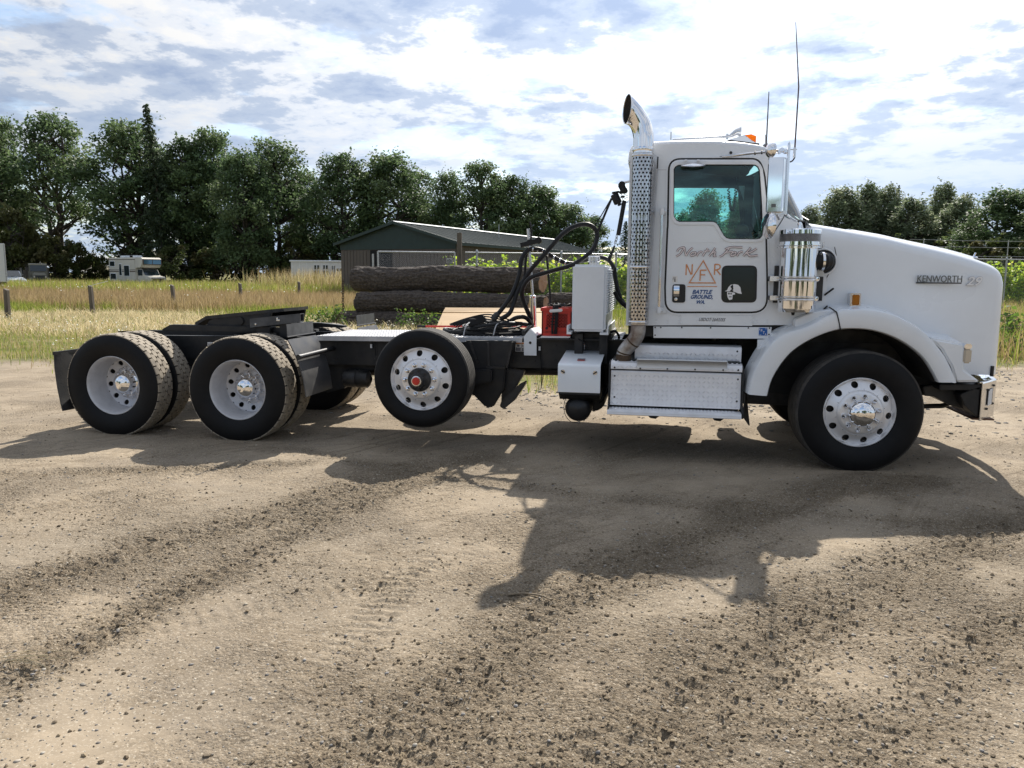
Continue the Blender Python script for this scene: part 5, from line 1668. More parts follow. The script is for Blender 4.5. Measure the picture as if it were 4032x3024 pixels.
def make_rims():
    o = {}
    mb = MB()
    mb.lathe([(.286, .06), (.2985, .046), (.2995, .030), (.293, .026), (.286, .034), (.280, .050), (.272, .060)], (0, 0, 0), 'y', 80)
    mb.add(*ring_plate(.192, .012, .273, .058, .2405, 10, .0285))
    mb.lathe([(.194, .013), (.186, .002), (.176, -.006), (.164, -.010), (.060, -.010)], (0, 0, 0), 'y', 64)
    mb.lathe([(.264, .07), (.264, .24), (.290, .25)], (0, 0, 0), 'y', 48)
    o['shade_disc'] = MB().lathe([(.2615, .10), (.2615, .09), (.05, .088), (.0005, .088)], (0, 0, 0), 'y', 40).mesh('hole_shade_disc', sharp=32); o['shade_disc'].materials.append(M['gasket'])  # black disc added behind the hand holes so they look dark
    o['disc'] = mb.mesh('rim', sharp=32); o['disc'].materials.append(M['alloy'])
    mb = MB()
    mb.lathe([(.286, .06), (.2985, .046), (.2995, .030), (.293, .026), (.284, .036), (.274, .062), (.268, .10), (.262, .17), (.259, .25), (.252, .268)], (0, 0, 0), 'y', 80)
    mb.add(*ring_plate(.172, .298, .253, .268, .2155, 10, .0255, a_off=.3))
    mb.lathe([(.173, .298), (.165, .290), (.150, .286), (.06, .286)], (0, 0, 0), 'y', 48)
    o['deep'] = mb.mesh('rim', sharp=32); o['deep'].materials.append(M['alloy_dull'])
    mb = MB(); mb.lathe([(.286, .06), (.297, .046), (.297, .03), (.285, .036), (.262, .08), (.255, .22), (.286, .25), (.297, .25)], (0, 0, 0), 'y', 40); o['inner'] = mb.mesh('inner_rim', sharp=32); o['inner'].materials.append(M['steel_black'])
    mb = MB(); mb.lathe([(.022, .0), (.0225, -.018), (.019, -.026), (.0165, -.030), (.010, -.048), (.0035, -.064), (.0005, -.066)], (0, 0, 0), 'y', 14); o['spike'] = mb.mesh('lug_nut', sharp=40); o['spike'].materials.append(M['chrome'])
    mb = MB(); mb.lathe([(.024, .0), (.024, -.006), (.019, -.008), (.019, -.024), (.013, -.034), (.0005, -.038)], (0, 0, 0), 'y', 12); o['nut'] = mb.mesh('lug_nut', sharp=40); o['nut'].materials.append(M['chrome'])
    mb = MB(); mb.lathe([(.113, -.008), (.113, -.030), (.108, -.052), (.094, -.074), (.070, -.090), (.038, -.098), (.0005, -.100)], (0, 0, 0), 'y', 48); o['cap'] = mb.mesh('hub_cap', sharp=50); o['cap'].materials.append(M['chrome'])
    mb = MB(); mb.lathe([(.128, .285), (.122, .250), (.108, .240), (.103, .225), (.102, .170), (.097, .160), (.088, .152), (.060, .140), (.0005, .134)], (0, 0, 0), 'y', 48); o['deepcap'] = mb.mesh('hub_cap', sharp=35); o['deepcap'].materials.append(M['chrome'])
    mb = MB(); mb.lathe([(.110, -.010), (.110, -.030), (.100, -.040), (.072, -.060), (.066, -.100), (.058, -.112), (.044, -.114)], (0, 0, 0), 'y', 36)
    for k in range(8):
        a = k * math.pi / 4 + .2; mb.box(math.cos(a) * .085 - .012, math.cos(a) * .085 + .012, -.058, -.03, math.sin(a) * .085 - .012, math.sin(a) * .085 + .012)
    o['hub'] = mb.mesh('hub', sharp=35); o['hub'].materials.append(M['steel_black'])
    mb = MB(); mb.lathe([(.046, -.110), (.046, -.118), (.036, -.120), (.036, -.132), (.026, -.134), (.0005, -.134)], (0, 0, 0), 'y', 24); o['red'] = mb.mesh('hub_plug', sharp=35); o['red'].materials.append(M['red'])
    mb = MB(); mb.lathe([(.0475, -.106), (.0475, -.121), (.037, -.123)], (0, 0, 0), 'y', 24); o['collar'] = mb.mesh('hub_ring', sharp=35); o['collar'].materials.append(M['chrome_soft'])
    return o


RM = make_rims()


def wheel(x, y, z, kind, flip=False, steer=0.0, label=None, roll=0.0):
    w = empty('wheel', (x, y, z), parent=T)
    w.rotation_euler = (0, roll, (math.pi if flip else 0) + steer)
    if label: w['label'] = label
    link('tyre', TY[{'lift': 'low_side', 'steer': 'wide_side'}.get(kind, 'side')], None, w)
    if kind == 'drive':
        link('tread_base', TY['base'], None, w); link('tread', TY['block'], None, w)
        link('rim', RM['deep'], None, w); link('hub_cap', RM['deepcap'], None, w)
        for nm, me in (('tyre', TY['side']), ('tread_base', TY['base']), ('tread', TY['block']), ('inner_rim', RM['inner'])):
            q = link(nm, me, None, w); q.location = (0, .335, 0)
            if nm == 'tread': q.rotation_euler = (0, .07, 0)
        for k in range(10):
            a = 2 * math.pi * k / 10 + .16; q = link('lug_nut', RM['spike'], None, w); q.location = (.1425 * math.cos(a), .286, .1425 * math.sin(a))
    else:
        link('tread', TY['low_rib' if kind == 'lift' else 'wide_rib'], None, w); link('rim', RM['disc'], None, w)
        for k in range(10):
            a = 2 * math.pi * k / 10 + .28; q = link('lug_nut', RM['spike' if kind == 'steer' else 'nut'], None, w); q.location = (.1425 * math.cos(a), -.010, .1425 * math.sin(a))
        link('hole_shade_disc', RM['shade_disc'], None, w)
        if kind == 'steer': link('hub_cap', RM['cap'], None, w)
        else:
            link('hub', RM['hub'], None, w); link('hub_ring', RM['collar'], None, w); link('hub_plug', RM['red'], None, w)
    return w


wheel(0, 0.0, .502, 'steer', label='front steering wheel with polished disc and chrome hub cap', roll=.1, steer=R(4))
wheel(X_LIFT, 0.0, Z_LIFT, 'lift', label='raised lift axle wheel with black hub and red plug', roll=.25)
wheel(X_D1, 0.0, .502, 'drive', label='front pair of dual drive tyres with deep dished white rim', roll=.5)
wheel(X_D2, 0.0, .502, 'drive', label='rear pair of dual drive tyres with deep dished white rim', roll=.2)
for x, z, k in ((0, .502, 'steer'), (X_LIFT, Z_LIFT, 'lift'), (X_D1, .502, 'drive'), (X_D2, .502, 'drive')): wheel(x, 2.4, z, k, flip=True, roll=.3 * x)

# ------------------------------------------------------------------ frame
YR = 0.77
top = [Z8.at(300, 356, YR), Z8.at(1940, 372, YR)]
slope = (top[1].z - top[0].z) / (top[1].x - top[0].x)
zf = lambda x, d=0.0: top[0].z + slope * (x - top[0].x) + d         # top of the frame rails
RH = 0.292
for y0, y1 in ((YR, YR + .085), (2.4 - YR - .085, 2.4 - YR)):
    mb = MB(); x0, x1 = -7.75, 1.15
    mb.prism([(x0, zf(x0) - RH * .8), (x0, zf(x0)), (x1, zf(x1)), (x1, zf(x1) - RH), (-5, zf(-5) - RH)], y0, y1)
    mb.build('frame_rail', M['black'], T, bevel=.008)
mb = MB()
for x in (-7.6, -6.4, -5.0, -4.2, -3.0, -1.2, .9): mb.box(x - .05, x + .05, .86, 1.54, zf(x) - .27, zf(x) - .05)
mb.build('crossmember', M['black'], T)
mb = MB()
for x, z in ((X_D1, .5), (X_D2, .5)):
    mb.tube([(x, .62, z), (x, .95, z), (x, 1.45, z), (x, 1.78, z)], [.075, .11, .11, .075], 14); mb.lathe([(.05, -.19), (.2, -.12), (.23, 0), (.2, .12), (.05, .19)], (x + .02, 1.15, z), 'x', 20)
mb.tube([(0, .25, .46), (0, .6, .36), (0, 1.8, .36), (0, 2.15, .46)], .055, 10); mb.tube([(X_LIFT, .25, Z_LIFT), (X_LIFT, 2.15, Z_LIFT)], .06, 12)
mb.build('axle', M['steel_black'], T)
mb = MB(); mb.tube([(X_D1 + .2, 1.2, .55), (-3.6, 1.2, .62), (-1.2, 1.2, .68)], .05, 12); mb.build('drive_shaft', M['steel_black'], T)
mb = MB()
for x in (X_D1, X_D2):
    for y in (.66, 1.74):
        mb.prism([(x - .38, .62), (x - .38, .74), (x + .38, .74), (x + .38, .62), (x + .12, .40), (x - .12, .40)], y - .05, y + .05); mb.lathe([(.09, 0), (.12, .08), (.12, .22), (.09, .3)], (x - .27, y, .70), 'z', 16)
mb.prism([(X_D2 - .2, .62), (X_D1 + .2, .62), (X_D1 + .2, .80), (X_D2 - .2, .80)], .78, .84)
mb.build('suspension', M['black'], T, bevel=.01)
mb = MB(); mb.prism([(-1.15, .42), (-1.15, 1.02), (-.6, 1.35), (.75, 1.35), (.85, .62), (.4, .40)], .82, 1.58); mb.prism([(-2.6, .42), (-2.6, .85), (-1.15, .95), (-1.15, .48)], .98, 1.42)
mb.build('engine', M['steel_black'], T, bevel=.03)
mb = MB(); mb.lathe([(.001, 0), (.29, 0), (.31, .02), (.31, 1.48), (.29, 1.5), (.001, 1.5)], (-2.75, 2.02, .66), 'x', 32); mb.build('shadow_tank', M['chrome_soft'], T)  # unseen far-side tank, added for the shadow under the truck

# bolts on the rail
mb = MB(); rivets(mb, [(x, zf(x) - dz) for x in np.arange(-5.0, -1.6, .21) for dz in (.06, .22)], YR - .001, .009); tag(mb.build('frame_bolt', M['steel_black'], T), kind='stuff')

# tread plate deck over the frame
for (xa, xb, nm) in ((Z8.at(296, 350, .72).x, Z8.at(1010, 350, .72).x, 'deck_plate'), (Z8.at(1016, 350, .72).x, Z8.at(1372, 350, .72).x, 'deck_plate'), (Z8.at(1376, 350, .72).x, Z8.at(1925, 350, .72).x, 'deck_plate')):
    mb = MB(); za, zb = zf(xa, .004), zf(xb, .004)
    mb.prism([(xa, za), (xa, za + .014), (xb, zb + .014), (xb, zb)], .70, 1.70)
    mb.prism([(xa, za - .035), (xa, za - .001), (xb, zb - .001), (xb, zb - .035)], .694, .704)
    d = Vector((xb - xa, 0, zb - za)).normalized()
    lugs(mb, (xa, .70, za + .0141), d, (0, 1, 0), Vector((0, 0, 1)), (xb - xa), 1.0, pitch=.045, l=.032, b=.011, t=.004)
    mb.build(nm, M['deck'], T, smooth=False)
mb = MB(); xa, xb = Z6.at(1838, 1055, .72).x, Z6.at(2092, 1055, .72).x
mb.prism([(xa, zf(xa, .02)), (xa, zf(xa, .034)), (xb, zf(xb, .034)), (xb, zf(xb, .02))], .70, 1.70); mb.build('deck_plate', M['diamond'], T)
mb = MB(); mb.prism([(xa - .02, zf(xa, .001)), (xa - .02, zf(xa, .018)), (xb + .5, zf(xb, .018)), (xb + .5, zf(xb, .001))], .68, 1.72); mb.build('deck_beam', M['black'], T)

# ------------------------------------------------------------------ fifth wheel and rear
mb = MB()
fw = Z7.xz([(1128, 322), (1240, 264), (1500, 238), (1755, 211), (1772, 232), (1700, 262), (1520, 292), (1300, 318)], .82)
fx0, fx1 = fw[0][0], fw[4][0]
zt = lambda x: np.interp(x, [fw[0][0], fw[1][0], fw[2][0], fw[3][0]], [fw[0][1], fw[1][1], fw[2][1], fw[3][1]])
out = [(fx0, .86), (fx0 + .03, .80), (fw[1][0], .76), (fx1 - .16, .76), (fx1 - .02, .9), (fx1, 1.2), (fx1 - .02, 1.5), (fx1 - .16, 1.64), (fw[1][0], 1.64), (fx0 + .03, 1.60), (fx0, 1.54), (fw[1][0] + .05, 1.30), (fw[1][0] + .30, 1.235), (fw[1][0] + .30, 1.165), (fw[1][0] + .05, 1.10)]
n = len(out)
mb.add([(x, y, float(zt(x))) for x, y in out] + [(x, y, float(zt(x)) - .035) for x, y in out],
       [tuple(range(n)), tuple(range(2 * n - 1, n - 1, -1))] + [(i, (i + 1) % n, n + (i + 1) % n, n + i) for i in range(n)])
mb.build('fifth_wheel_plate', M['steel_black'], T, smooth=False)
mb = MB()
for y in (.77, 1.59):
    mb.prism(Z7.xz([(1235, 330), (1250, 296), (1330, 270), (1700, 240), (1690, 300), (1540, 345), (1300, 345)], .80), y, y + .04)
mb.tube([(Z7.at(1480, 300, .8).x, .75, Z7.at(1480, 300, .8).z), (Z7.at(1480, 300, .8).x, 1.65, Z7.at(1480, 300, .8).z)], .045, 12)
mb.build('fifth_wheel_bracket', M['black'], T, bevel=.006)
# slide rails on the frame
mb = MB(); a, b = Z7.at(930, 330, .74), Z7.at(1800, 352, .74)
for y in (.72, 1.60):
    mb.prism(Z7.xz([(905, 362), (965, 328), (1120, 330), (1800, 350), (1990, 372), (1990, 388), (905, 372)], .74), y, y + .09)
mb.build('slide_rail', M['black'], T, bevel=.006)
mb = MB()
for x in np.arange(a.x + .1, b.x + .35, .085): mb.box(x - .018, x + .018, .735, .80, zf(x) + .06, zf(x) + .083)
tag(mb.build('slide_rail_tooth', M['steel_black'], T), kind='stuff')
# square tube beam across the frame, with drain holes
p0, p1 = Z7.at(1540, 318, .62), Z7.at(1899, 280, .62)
mb = MB(); h = .052
q0, q1 = [Z7.at(1535, y, .62) for y in (286, 350)], [Z7.at(1900, y, .62) for y in (248, 310)]
w = .10; t = .009
def beam(y0, y1, za, zb): mb.add([(q0[0].x, y0, za[0]), (q1[0].x, y0, za[1]), (q1[0].x, y1, za[1]), (q0[0].x, y1, za[0]), (q0[0].x, y0, zb[0]), (q1[0].x, y0, zb[1]), (q1[0].x, y1, zb[1]), (q0[0].x, y1, zb[0])],
                                 [(0, 3, 2, 1), (4, 5, 6, 7), (0, 1, 5, 4), (1, 2, 6, 5), (2, 3, 7, 6), (3, 0, 4, 7)])
zt_, zb_ = (q0[0].z, q1[0].z), (q0[1].z, q1[1].z)
sub = lambda z, d: (z[0] - d, z[1] - d)
beam(.62, .62 + w, sub(zt_, t), zt_); beam(.62, .62 + w, zb_, sub(zb_, -t)); beam(.621, .621 + t, sub(zb_, -t - .0005), sub(zt_, t + .0005)); beam(.619 + w - t, .619 + w, sub(zb_, -t - .0005), sub(zt_, t + .0005))
mb.build('square_tube', M['grey_black'], T, smooth=False)
mb = MB()
for x, y in ((1735, 283), (1748, 296), (1735, 296), (1578, 325)): c = Z7.at(x, y, .618); mb.lathe([(.0005, -.004), (.010, -.003), (.011, .002)], (c.x, .619, c.z), 'y', 10)
mb.build('tube_bolt', M['chrome_soft'], T)
mb = MB(); mb.box(q0[0].x + .05, q0[0].x + .2, .66, .80, zf(q0[0].x), q0[1].z + .01); mb.build('tube_foot', M['black'], T)
mb = MB(); mb.box(q1[0].x - .25, q1[0].x - .12, .66, .80, zf(q1[0].x), q1[1].z + .01); mb.build('tube_foot', M['black'], T)
# small sticker on the rear frame
c0, c1 = Z7.at(1229, 456, YR - .004), Z7.at(1290, 488, YR - .004)
mb = MB(); mb.box(c0.x, c1.x, YR - .004, YR - .002, c1.z, c0.z); s_ = mb.build('sticker', M['paper'], T)
fit_text('lettering', 'OF', c0.x + .01, c1.x - .02, c1.z + .012, c0.z - .012, YR - .006, M['grey_ink'], s_, offset=.015)

# rear mud flap
mf = [Z7.at(112, 540, -.02), Z7.at(160, 850, -.02), Z7.at(205, 948, .05)]
mb = MB(); X0 = mf[0].x
rows = []
for z, dx in ((mf[0].z, 0), (mf[0].z - .15, -.004), (mf[0].z - .35, .012), (mf[2].z + .03, .045), (mf[2].z, .055)):
    rows.append([(X0 + dx + .012 * math.sin(k * 1.3), -.02 + .66 * k / 6, z) for k in range(7)])
mb.grid(rows); mb.build('mud_flap', M['dull_black'], T, solid=.012)
mb = MB(); mb.box(X0 - .012, X0 + .02, -.02, .86, mf[0].z - .015, mf[0].z + .02); mb.build('flap_hanger', M['black'], T)
mb = MB(); mb.grid([[(x, 2.4 - y, z) for x, y, z in r] for r in rows]); mb.build('mud_flap', M['dull_black'], T, solid=.012)
# plastic quarter fender before the front drive tyre, both sides
qf = Z8.xz([(46, 258), (53, 362), (62, 380), (108, 470), (152, 575), (185, 690), (206, 832)], 0.0)
for s in (0, 1):
    Yq = (lambda y: y) if s == 0 else (lambda y: 2.4 - y)
    mb = MB(); mb.grid([[(x, Yq(y), z) for y in np.linspace(0.0, .62, 5)] for x, z in qf[2:]]); f_ = mb.build('quarter_fender', M['fender_black'], T, solid=.010)
    mb = MB(); mb.grid([[(x, Yq(y), z) for y in np.linspace(0.02, .60, 4)] for x, z in qf[:2]]); mb.build('fender_flap', M['grey_black'], f_, solid=.006)
    mb = MB(); mb.tube([(qf[1][0] + .012, Yq(.0), qf[1][1] + .006), (qf[1][0] + .012, Yq(.62), qf[1][1] + .006)], .008, 6); mb.build('flap_rod', M['black'], f_)
    a = Z8.at(150, 516, -.06); mb = MB(); mb.tube([(a.x, Yq(-.06), a.z), (a.x, Yq(.80), a.z + .01)], .023, 14); mb.lathe([(.026, 0), (.026, .03), (.012, .03)], (a.x, Yq(-.062), a.z), 'y', 14); mb.build('fender_rod', M['black'], f_)
# brake chamber and clutter at the drive axle
mb = MB(); c = Z8.at(600, 690, .75); mb.lathe([(.03, -.16), (.085, -.13), (.095, -.02), (.085, 0), (.095, .02), (.085, .13), (.03, .16)], (c.x, .8, c.z), 'x', 18); mb.build('brake_chamber', M['steel_black'], T)
mb = MB(); mb.prism(Z8.xz([(380, 545), (770, 545), (770, 610), (640, 640), (520, 760), (380, 800)], .9), .86, .95); mb.build('rear_bracket', M['black'], T, bevel=.01)

# lift axle hangers
mb = MB()
mb.prism(Z8.xz([(1480, 380), (1880, 385), (1800, 600), (1785, 760), (1700, 905), (1640, 905), (1540, 800), (1440, 790), (1400, 640)], .66), .60, .68)
mb.prism(Z8.xz([(1180, 560), (1450, 620), (1700, 600), (1700, 700), (1400, 760), (1180, 700)], .62), .50, .58)
mb.build('lift_axle_hanger', M['black'], T, bevel=.012)
mb = MB(); mb.prism(Z8.xz([(1760, 860), (1900, 730), (1952, 705), (1945, 735), (1900, 800), (1860, 860), (1780, 925), (1745, 905)], .52), .50, .62)
mb.prism(Z8.xz([(1780, 600), (1945, 620), (1930, 660), (1860, 780), (1760, 880)], .74), .70, .80); mb.build('lift_arm', M['steel_black'], T, bevel=.008)
mb = MB(); c = Z8.at(1660, 700, .5); mb.lathe([(.03, -.02), (.12, -.01), (.14, .08), (.12, .16), (.14, .24), (.12, .31), (.04, .32)], (c.x, .80, c.z - .1), 'z', 20); mb.build('air_spring', M['rubber'], T)
mb = MB()
for a, b in (((1505, 388), (1570, 560)), ((1845, 395), (1800, 600)), ((1640, 595), (1790, 600)), ((1655, 400), (1660, 590))): mb.bar(Z8.at(*a, .595), Z8.at(*b, .595), .022, .022, (0, 1, 0))
mb.build('hanger_rib', M['steel_black'], T)
mb = MB()
for a in ((728, 365, 728, 430), (750, 365, 760, 500), (2060, 400, 2075, 760), (2088, 600, 2070, 770)):
    mb.tube(smooth_path([Z8.at(a[0], a[1], .75), Z8.at((a[0] + a[2]) / 2 + 6, (a[1] + a[3]) / 2, .74), Z8.at(a[2], a[3], .75)], 4), .004, 5)
mb.build('loose_wire', M['rubber'], T)
mb = MB()
for x, y in ((727, 428), (2060, 447)): c = Z8.at(x, y, .735); mb.box(c.x - .009, c.x + .009, .73, .745, c.z - .02, c.z + .02)
mb.build('wire_tag', M['paper'], T)

# white house shaped bracket on the rail, with its warning labels
hp = Z6.xz([(1689, 1214), (1689, 1050), (1743, 985), (1798, 1045), (1798, 1217)], .70)
plate('light_bracket', hp, [], .690, .704, M['white_trim'], T, bevel=.002)
mb = MB(); a, b, c = Z6.at(1743, 985, .70), Z6.at(1798, 1045, .70), Z6.at(1835, 975, 1.0)
mb.add([(a.x, .704, a.z), (b.x, .704, b.z), (b.x + .03, 1.05, b.z), (a.x + .03, 1.05, a.z)], [(0, 1, 2, 3)]); mb.build('bracket_top', M['white_trim'], T, solid=.006)
c = Z6.at(1742, 1105, .688); mb = MB(); mb.lathe([(.0005, -.002), (.013, -.002), (.014, .003)], (c.x, .688, c.z), 'y', 16); mb.build('bracket_hole', M['gasket'], T)
c = Z6.at(1722, 1000, .80); mb = MB(); mb.bar(c + Vector((-.04, -.02, -.03)), c + Vector((.02, .1, .03)), .05, .05); mb.build('marker_lamp', M['steel_black'], T, bevel=.004)


def warn_label(x0, y0, x1, y1, name='warning_label'):
    a, b = Z6.at(x0, y0, YR - .005), Z6.at(x1, y1, YR - .005); Y = YR - .005
    mb = MB(); mb.box(a.x, b.x, Y, Y + .003, b.z, a.z); o_ = mb.build(name, M['paper'], T)
    h = a.z - b.z; w_ = b.x - a.x
    mb = MB(); mb.box(a.x + .002, b.x - .002, Y - .002, Y - .0005, a.z - h * .2, a.z - h * .03); mb.build('header', M['orange_ink'], o_)
    mb = MB(); mb.box(a.x + w_ * .3, a.x + w_ * .7, Y - .002, Y - .0005, a.z - h * .5, a.z - h * .27); mb.box(a.x + .004, b.x - .004, Y - .002, Y - .0005, b.z + h * .04, b.z + h * .42); mb.build('print', M['grey_ink'], o_)


warn_label(1613, 1098, 1664, 1182); warn_label(1668, 1100, 1688, 1184); warn_label(2196, 1110, 2218, 1162)

# ------------------------------------------------------------------ pogo stick, hoses, coil
yp = 1.15
pa, pb, pc = Z6.at(1772, 968, yp), Z6.at(1765, 706, yp), Z6.at(1722, 112, yp)
mb = MB(); mb.tube([pa, pb], .033, 20); mb.lathe([(.034, 0), (.036, .004), (.036, .02), (.018, .03)], (pb.x, yp, pb.z - .01), 'z', 16); po = mb.build('hose_stand', M['chrome'], T)
mb = MB(); mb.tube([pb, pc], .014, 12); mb.build('stand_rod', M['chrome_soft'], po)
cl = Z6.at(1745, 240, yp - .03); mb = MB()
mb.bar(cl + Vector((-.10, 0, -.02)), cl + Vector((.10, 0, .03)), .05, .045); mb.lathe([(.014, -.02), (.034, -.02), (.034, .02), (.014, .02)], (cl.x + .085, yp - .03, cl.z + .03), 'y', 12); mb.lathe([(.03, -.03), (.03, .03)], (cl.x - .01, yp, cl.z + .01), 'z', 12)
mb.tube(smooth_path([cl + Vector((0, 0, .03)), cl + Vector((.01, 0, .12)), cl + Vector((-.01, 0, .22))], 4), .009, 6); mb.build('hose_clamp', M['rubber'], po)


def hose(name, pts, r, m='rubber', par=None):
    P = smooth_path(pts, 8); mb = MB(); mb.tube(P, r, 12); return mb.build(name, M[m], par or T)


z6 = lambda x, y, Y: Z6.at(x, y, Y)
zh = lambda x, y, Y: ZH.at(x, y, Y)
hose('air_hose', [z6(1425, 892, .95), z6(1480, 832, .97), z6(1560, 725, 1.0), z6(1612, 620, 1.05), z6(1650, 500, 1.08), z6(1664, 390, 1.1), z6(1705, 315, 1.12), z6(1768, 288, 1.12), z6(1850, 302, 1.15), z6(1950, 362, 1.2), z6(2050, 408, 1.25), z6(2150, 418, 1.3),
                  zh(520, 905, 1.35), zh(640, 880, 1.4), zh(740, 862, 1.4), zh(822, 888, 1.35), zh(868, 960, 1.3), zh(884, 1060, 1.3), zh(925, 1230, 1.2), zh(985, 1318, 1.1)], .023)
mb = MB()
for x, y, d in ((1850, 302, .3), (1900, 330, .4), (1950, 362, .5), (2000, 388, .4), (2050, 408, .3), (1768, 288, 0), (1810, 290, .2)):
    c = z6(x, y, 1.12 + .15 * (x - 1768) / 400); mb.tube([c + Vector((-.007, 0, .0)), c + Vector((.007, 0, -.004))], .0245, 12)
mb.build('hose_wrap', M['chrome_soft'], T)
hose('air_hose', [z6(1480, 900, .92), z6(1560, 850, .95), z6(1600, 760, 1.0), z6(1625, 680, 1.02), z6(1672, 590, 1.05), z6(1755, 462, 1.05), z6(1865, 338, 1.05), z6(2000, 182, 1.05), z6(2100, 102, 1.08),
                  zh(395, 632, 1.1), zh(480, 582, 1.12), zh(560, 556, 1.12), zh(632, 556, 1.12), zh(690, 590, 1.12), zh(714, 645, 1.12), zh(704, 722, 1.1), zh(668, 792, 1.05), zh(600, 858, 1.0), zh(480, 932, .98), zh(300, 985, .96), zh(120, 1040, .95), zh(60, 1082, .95), zh(22, 1150, .97), zh(16, 1225, 1.0), zh(50, 1330, 1.05), zh(100, 1440, 1.1)], .023)
hose('air_hose', [z6(1640, 600, 1.2), z6(1690, 540, 1.2), z6(1700, 440, 1.2), z6(1710, 330, 1.2)], .014)
hose('air_hose', [z6(1440, 965, .95), z6(1540, 930, .95), z6(1620, 888, .97), z6(1690, 882, 1.0), z6(1735, 915, 1.05), z6(1760, 950, 1.12)], .022)
hose('air_hose', [z6(1885, 345, 1.5), z6(1895, 450, 1.5), z6(1905, 560, 1.5), z6(1916, 690, 1.5), z6(1920, 790, 1.5)], .012)
mb = MB(); mb.tube([z6(1418, 905, .945), z6(1440, 874, .95), z6(1462, 850, .96)], [.034, .034, .028], 12); mb.build('hose_coupling', M['steel_black'], T)
# coiled lines lying on the deck
g = np.random.default_rng(77)
for k in range(7):
    c = z6(1330 + 14 * k, 965, 1.08); xr, yr = .44 + .03 * g.normal() - .02 * k, .22 + .02 * g.normal()
    zb = zf(c.x) + .035 + .012 * k
    pts = [Vector((c.x + .05 + xr * math.cos(a) * (1 + .04 * math.sin(3 * a + k)), 1.08 + yr * math.sin(a), zb + .018 * math.sin(2 * a + k * 1.7) + .03 * (k > 3) * (1 + math.cos(a)) * .6)) for a in np.linspace(0, 2 * math.pi, 22, endpoint=False)]
    mb = MB(); mb.tube(smooth_path(pts, 3, True), [.020, .020, .011, .008, .011, .008, .02][k], 8, close=True)
    mb.build('coiled_hose', M['rubber'], T)
for k in range(5):
    a, b = z6(1040 + 18 * k, 945 + 7 * k, .92), z6(1560 - 20 * k, 905 + 14 * k, .92)
    hose('coiled_cable', [a, a.lerp(b, .3) + Vector((0, .05, .05 + .012 * k)), a.lerp(b, .65) + Vector((0, .02, .07 - .01 * k)), b], .007)
c = z6(1290, 925, .9); mb = MB(); mb.bar(c + Vector((-.1, 0, -.03)), c + Vector((.08, 0, .03)), .05, .05); mb.bar(c + Vector((-.02, 0, .02)), c + Vector((.06, 0, .05)), .03, .06); mb.build('cable_plug', M['rubber'], T, bevel=.008)
mb = MB()
for x in (1180, 1440): a, b = z6(x + 35, 930, .88), z6(x - 18, 1040, .70); mb.tube(smooth_path([a, a.lerp(b, .5) + Vector((0, -.03, .03)), b], 4), .007, 6)
mb.build('tie_strap', M['galv'], T)

# ------------------------------------------------------------------ white hydraulic tank
ty0, ty1 = .50, 1.72
tf = Z5.xz([(364, 100), (686, 98), (670, 722), (358, 722)], ty0)
x0, x1 = (tf[0][0] + tf[3][0]) / 2, (tf[1][0] + tf[2][0]) / 2; z0, z1 = min(p[1] for p in tf), max(p[1] for p in tf)
mb = MB(); mb.box(x0, x1, ty0, ty1, z0, z1); tk = mb.build('hydraulic_tank', M['white_trim'], T, bevel=.022, seg=3)
mb = MB(); nr = 19
for k in range(nr):
    z = z1 - .05 - (z1 - z0) * .68 * k / nr
    mb = MB(); mb.prism([(x1 - .004, z - .018), (x1 + .016, z - .004), (x1 + .016, z + .002), (x1 - .004, z + .008)], ty0 + .03, ty1 - .03); mb.build('cooling_fin', M['white_trim'], tk)
mb = MB(); c = Z5.at(563, 92, .95); mb.lathe([(.055, 0), (.055, .035), (.062, .04), (.062, .085), (.05, .095), (.001, .097)], (c.x, .95, z1 - .005), 'z', 24); mb.build('filler_cap', M['chrome_soft'], tk)
mb = MB(); mb.box(x0 - .045, x0 - .002, ty0 - .005, ty1, z0 - .028, z0 - .006); mb.box(x0 - .045, x0 - .03, ty0 - .005, ty1, z0 - .006, z0 + .055); mb.box(x1 - .05, x1 + .03, ty0 - .005, ty1, z0 - .028, z0 - .006); mb.box(x1 + .018, x1 + .03, ty0 - .005, ty1, z0 - .006, z0 + .05); mb.build('tank_cradle', M['white_trim'], T)
mb = MB()
for x in (x0 + .02, x1 - .06): mb.box(x, x + .08, .60, .72, zf(x) - .22, z0 - .03); mb.box(x, x + .08, 1.6, 1.7, zf(x) - .05, z0 - .03)
mb.box(x0 - .02, x1 + .05, .74, 1.65, zf(x0) + .0, z0 - .03); mb.build('tank_bracket', M['black'], T, bevel=.006)
hose('air_hose', [Z5.at(760, 130, 1.0), Z5.at(768, 250, 1.0), Z5.at(785, 350, 1.0), Z5.at(820, 430, 1.0), Z5.at(862, 480, .95)], .016)
hose('coiled_cable', [Z5.at(385, 760, .64), Z5.at(430, 800, .60), Z5.at(480, 835, .6), Z5.at(512, 880, .62)], .008)
hose('coiled_cable', [Z5.at(700, 740, .8), Z5.at(760, 718, .8), Z5.at(795, 760, .8), Z5.at(800, 800, .85)], .012)

